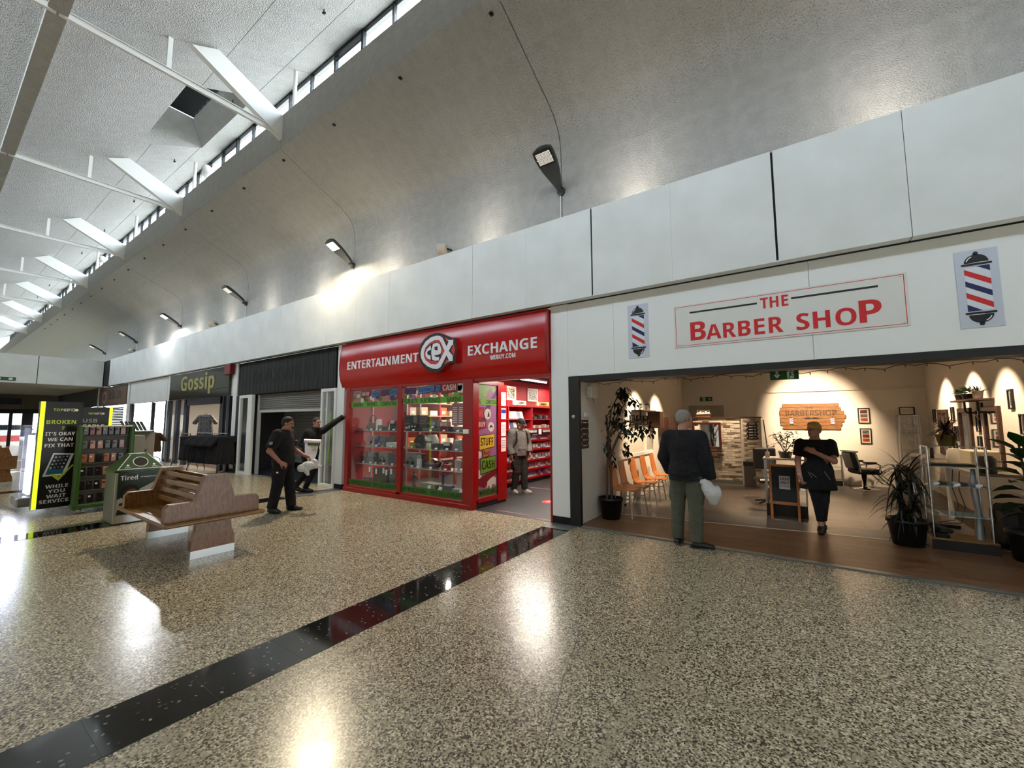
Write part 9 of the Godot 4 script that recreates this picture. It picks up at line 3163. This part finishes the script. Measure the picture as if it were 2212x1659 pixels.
	obj("sheet", nets([net([ell(V(0, 0.09, 0), V(0.12, 0.08, 0.07), 0.02), ell(V(0.08, 0.14, -0.07), V(0.07, 0.07, 0.05), 0.02), ell(V(-0.09, 0.05, 0.06), V(0.07, 0.07, 0.05), 0.02), cap(V(0.06, 0.08, -0.04), V(0.16, 0.06, -0.14), 0.05, 0.03, 0.04), cap(V(-0.02, 0.03, 0.02), V(0.02, -0.06, 0.02), 0.06, 0.03, 0.03)], 0.013)]), bm, cr)
	# 3: man in a black fleece leaning on the window frame
	person("man in a black fleece leaning with one straight arm on the window frame of the closed unit", V(-9.35, 0.0, -5.28), 1.25, joints({
		"pelvis": V(0.02, 0.93, 0), "hl": V(0.105, 0.885, 0), "hr": V(-0.07, 0.885, 0), "chest": V(0.07, 1.23, 0.0), "neck": V(0.11, 1.44, 0.0), "head": V(0.13, 1.585, 0.03), "headb": Basis(Vector3.UP, 0.45),
		"sl": V(0.29, 1.40, 0.0), "sr": V(-0.08, 1.35, 0.0), "el": V(0.5, 1.58, 0.06), "wl": V(0.70, 1.73, 0.12), "hdl": V(1, 0.3, 0.3), "hnl": V(0.2, -0.6, 0.4), "cl": [0.3, 0.35, 0.4, 0.5, 0.2],
		"er": V(-0.17, 1.09, -0.04), "wr": V(-0.02, 1.02, 0.16), "hdr": V(0.8, -0.1, 0.6), "hnr": V(0.2, 0.3, -0.9), "cr": [0.6, 0.65, 0.7, 0.75, 0.3],
		"kl": V(0.08, 0.47, 0.08), "al": V(-0.06, 0.085, 0.0), "fl": V(0.75, 0, 0.8), "kr": V(-0.05, 0.47, 0.04), "ar": V(-0.25, 0.13, -0.08), "fr": V(0.8, 0, 0.6), "heel_r": 0.04}),
		{"skin": skin, "hair": hair_brown, "top": black, "top_name": "fleece", "trousers": black2, "shoe": sh_black, "loose": 0.024, "hem": 0.84, "collar": 0.06, "tloose": 0.016, "hairline": [V(0, 0.072, 0.07), V(0, -0.62, 0.78)]})
	# poster sheet in his hand: roll, teal banner
	var po := thing("poster_sheet", "half unrolled white and teal poster with yellow words held by the man in the fleece", "poster", V(-8.98, 0.72, -5.13), 1.1)
	var st := sb()
	tube(st, [V(-0.17, 0.47, 0.03), V(0.17, 0.45, 0.03)], 0.042, 14)
	obj("roll", st, T.white_letter, po)
	st = sb()
	var cv := [V(-0.15, 0.44, 0.0), V(-0.14, 0.15, 0.02), V(-0.06, -0.02, 0.08), V(0.14, 0.43, 0.0), V(0.10, 0.17, 0.02), V(0.04, 0.0, 0.08)]
	for i in 2:
		var a := [cv[i], cv[i + 1], cv[i + 4], cv[i + 3]]
		var b2 := []
		for q in a: b2.append(q - V(0, 0, 0.003))
		face(st, a, V(0, 0.2, -2))
		face(st, b2, V(0, 0.2, 2))
	obj("sheet", st, T.white_letter, po)
	plate(pv([-0.10, 0.42, 0.13, 0.40, 0.10, 0.19, 0.08, 0.12, -0.01, 0.1, -0.04, 0.2]), 0.002, Transform3D(Basis(Vector3.RIGHT, -0.05), V(0, 0, 0.022)), mt("poster_teal", col(0.08, 0.34, 0.38), 0.5), po, "teal_print")
	text("We'", 0.13, 0.07, Transform3D(Basis(Vector3.RIGHT, -0.05), V(0.03, 0.345, 0.03)), mt("poster_yellow", col(0.75, 0.66, 0.22), 0.5), po, 0.002)
	text("on", 0.09, 0.05, Transform3D(Basis(Vector3.RIGHT, -0.05), V(0.035, 0.265, 0.027)), T.poster_yellow, po, 0.002)
	# 4: man with cap in the game shop
	person("man in a grey hooded top, black cap and camouflage trousers looking down inside the game shop", V(-5.22, 0.002, -7.86), 1.15, joints({
		"headb": Basis(Vector3.UP, 0.25) * Basis(Vector3.RIGHT, 0.42), "head": V(0, 1.535, 0.075), "neck": V(0, 1.40, -0.005), "chest": V(0, 1.20, -0.01), "pelvis": V(0, 0.90, 0),
		"sl": V(0.19, 1.335, -0.01), "sr": V(-0.19, 1.335, -0.01), "el": V(0.25, 1.07, -0.02), "er": V(-0.25, 1.07, -0.05), "wl": V(0.2, 0.89, 0.12), "wr": V(-0.23, 0.86, 0.03),
		"hl": V(0.088, 0.855, 0), "hr": V(-0.088, 0.855, 0), "kl": V(0.09, 0.47, 0.05), "kr": V(-0.09, 0.47, 0.02), "al": V(0.09, 0.085, 0.07), "ar": V(-0.12, 0.085, -0.06), "fl": V(0.3, 0, 1), "fr": V(-0.1, 0, 1), "belly": 0.03}),
		{"skin": skin, "hair": hair_dark, "top": grey, "top_name": "hooded_top", "trousers": camo, "shoe": sh_white, "sole": sh_white, "loose": 0.034, "hem": 0.83, "collar": 0.05, "tloose": 0.028, "fat": 1.06, "pocket": true,
		"extra": func(t: Node3D, J: Dictionary, B: Basis, s: float, top: Node3D) -> void:
			var hat := obj("cap", nets([net([ell(J.head + B * V(0, 0.052, -0.015), V(0.088, 0.084, 0.106), 0.0, B)], 0.008, [[J.head + B * V(0, 0.045, 0), B * V(0, -1, 0)]])]), black, t)
			var cs := sb()
			var pk := PackedVector2Array()
			for i in 9: pk.append(Vector2(cos(PI * i / 8) * 0.078, sin(PI * i / 8) * 0.095))
			prism(cs, pk, 0.006, Transform3D(B * Basis(V(1, 0, 0), V(0, -0.25, 1).normalized(), V(0, 1, 0.25).normalized()), J.head + B * V(0, 0.043, 0.062)))
			obj("peak", cs, black, hat)
			obj("hood", nets([net([cap(J.neck + V(-0.07, 0.01, -0.06), J.neck + V(0.07, 0.01, -0.06), 0.055, 0.055, 0.03), cap(J.neck + V(-0.08, 0.01, -0.03), J.neck + V(-0.05, -0.02, 0.07), 0.045, 0.03, 0.03), cap(J.neck + V(0.08, 0.01, -0.03), J.neck + V(0.05, -0.02, 0.07), 0.045, 0.03, 0.03)], 0.011)]), grey, top)
			for sx in [-1, 1]:
				cs = sb()
				tube(cs, [V(sx * 0.12, 1.40, -0.09), V(sx * 0.13, 1.42, 0.01), V(sx * 0.135, 1.33, 0.115), V(sx * 0.15, 1.15, 0.135), V(sx * 0.19, 1.0, 0.02)], 0.018, 8)
				obj("strap", cs, black, top)
			obj("kangaroo_pocket", nets([net([ell(V(0, 0.98, 0.155), V(0.13, 0.075, 0.03), 0.02)], 0.012)]), grey, top)})
	var bp := thing("backpack", "black backpack on the back of the man in the grey hooded top", "backpack", V(-5.22, 0.002, -7.86), 1.15)
	obj("sack", nets([net([ell(V(0, 1.2, -0.215), V(0.14, 0.2, 0.085), 0.03), ell(V(0, 1.08, -0.23), V(0.12, 0.1, 0.085), 0.03)], 0.014)]), black, bp)
	# 5: barber in black with one arm across her chest
	person("blond barber in a black tunic, leggings and glasses with one arm across her chest", V(0.2, 0.008, -7.62), 0.05, joints({
		"pelvis": V(0, 0.86, 0), "chest": V(0, 1.13, -0.005), "neck": V(0, 1.32, -0.01), "head": V(-0.01, 1.465, 0.02), "headb": Basis(Vector3.UP, -0.75) * Basis(Vector3.BACK, 0.04),
		"sl": V(0.18, 1.255, -0.01), "sr": V(-0.18, 1.255, -0.01), "el": V(0.20, 1.02, 0.10), "wl": V(-0.02, 1.14, 0.21), "hdl": V(-1, 0.55, -0.35), "hnl": V(-0.3, -0.3, -0.9), "cl": [0.35, 0.35, 0.35, 0.4, 0.2], "tl": -1.0,
		"er": V(-0.23, 1.0, 0.0), "wr": V(-0.215, 0.79, 0.09), "hdr": V(0.2, -1, 0.25), "hnr": V(0.8, 0, -0.4), "cr": [0.4, 0.5, 0.6, 0.65, 0.25],
		"hl": V(0.085, 0.81, 0), "hr": V(-0.085, 0.81, 0), "kl": V(0.06, 0.45, 0.03), "kr": V(-0.03, 0.45, 0.05), "al": V(0.03, 0.085, -0.04), "ar": V(0.0, 0.085, 0.1), "fl": V(-0.15, 0, 1), "fr": V(-0.15, 0, 1)}),
		{"skin": skin2, "hair": hair_blond, "top": black, "top_name": "tunic", "trousers": black2, "shoe": sh_black, "sleeve": 0.36, "loose": 0.02, "hem": 0.60, "skirt": 0.15, "tloose": 0.005, "tlen": 0.82, "fat": 0.98, "fringe": true, "hs": 0.96, "hairline": [V(0, 0.03, 0.075), V(0, -0.55, 0.83)],
		"extra": func(t: Node3D, J: Dictionary, B: Basis, s: float, top: Node3D) -> void:
			for sx in [-1, 1]:
				var gs := sb()
				var ring := []
				for i in 13: ring.append(J.head + B * V(sx * 0.031 + cos(TAU * i / 12) * 0.021, sin(TAU * i / 12) * 0.016, 0.094))
				tube(gs, ring, 0.0025, 5, false)
				tube(gs, [J.head + B * V(sx * 0.05, 0.004, 0.092), J.head + B * V(sx * 0.076, 0.006, 0.0)], 0.0022, 5)
				obj("glasses", gs, mt("glasses_red", col(0.25, 0.04, 0.05), 0.3), t)
			# printed scissors and razor on the tunic
			for k in 3:
				var gs := sb()
				var x: float = [-0.10, -0.06, 0.10][k]
				box(gs, V(x, 0.82, 0.192), V(0.008, 0.10 if k < 2 else 0.13, 0.004), Basis(Vector3.BACK, [0.5, 0.8, 0.5][k]))
				obj("tunic_print", gs, mt("print_pale", col(0.45, 0.45, 0.45), 0.6), top)
			var w := sb()
			tube(w, [J.wr + V(-0.033, 0.02, 0), J.wr + V(0, 0.02, 0.033), J.wr + V(0.033, 0.02, 0), J.wr + V(0, 0.02, -0.033), J.wr + V(-0.033, 0.02, 0)], 0.006, 6)
			obj("bracelet", w, T.white_letter, t)})

func V(x: float, y: float, z: float) -> Vector3: return Vector3(x, y, z)
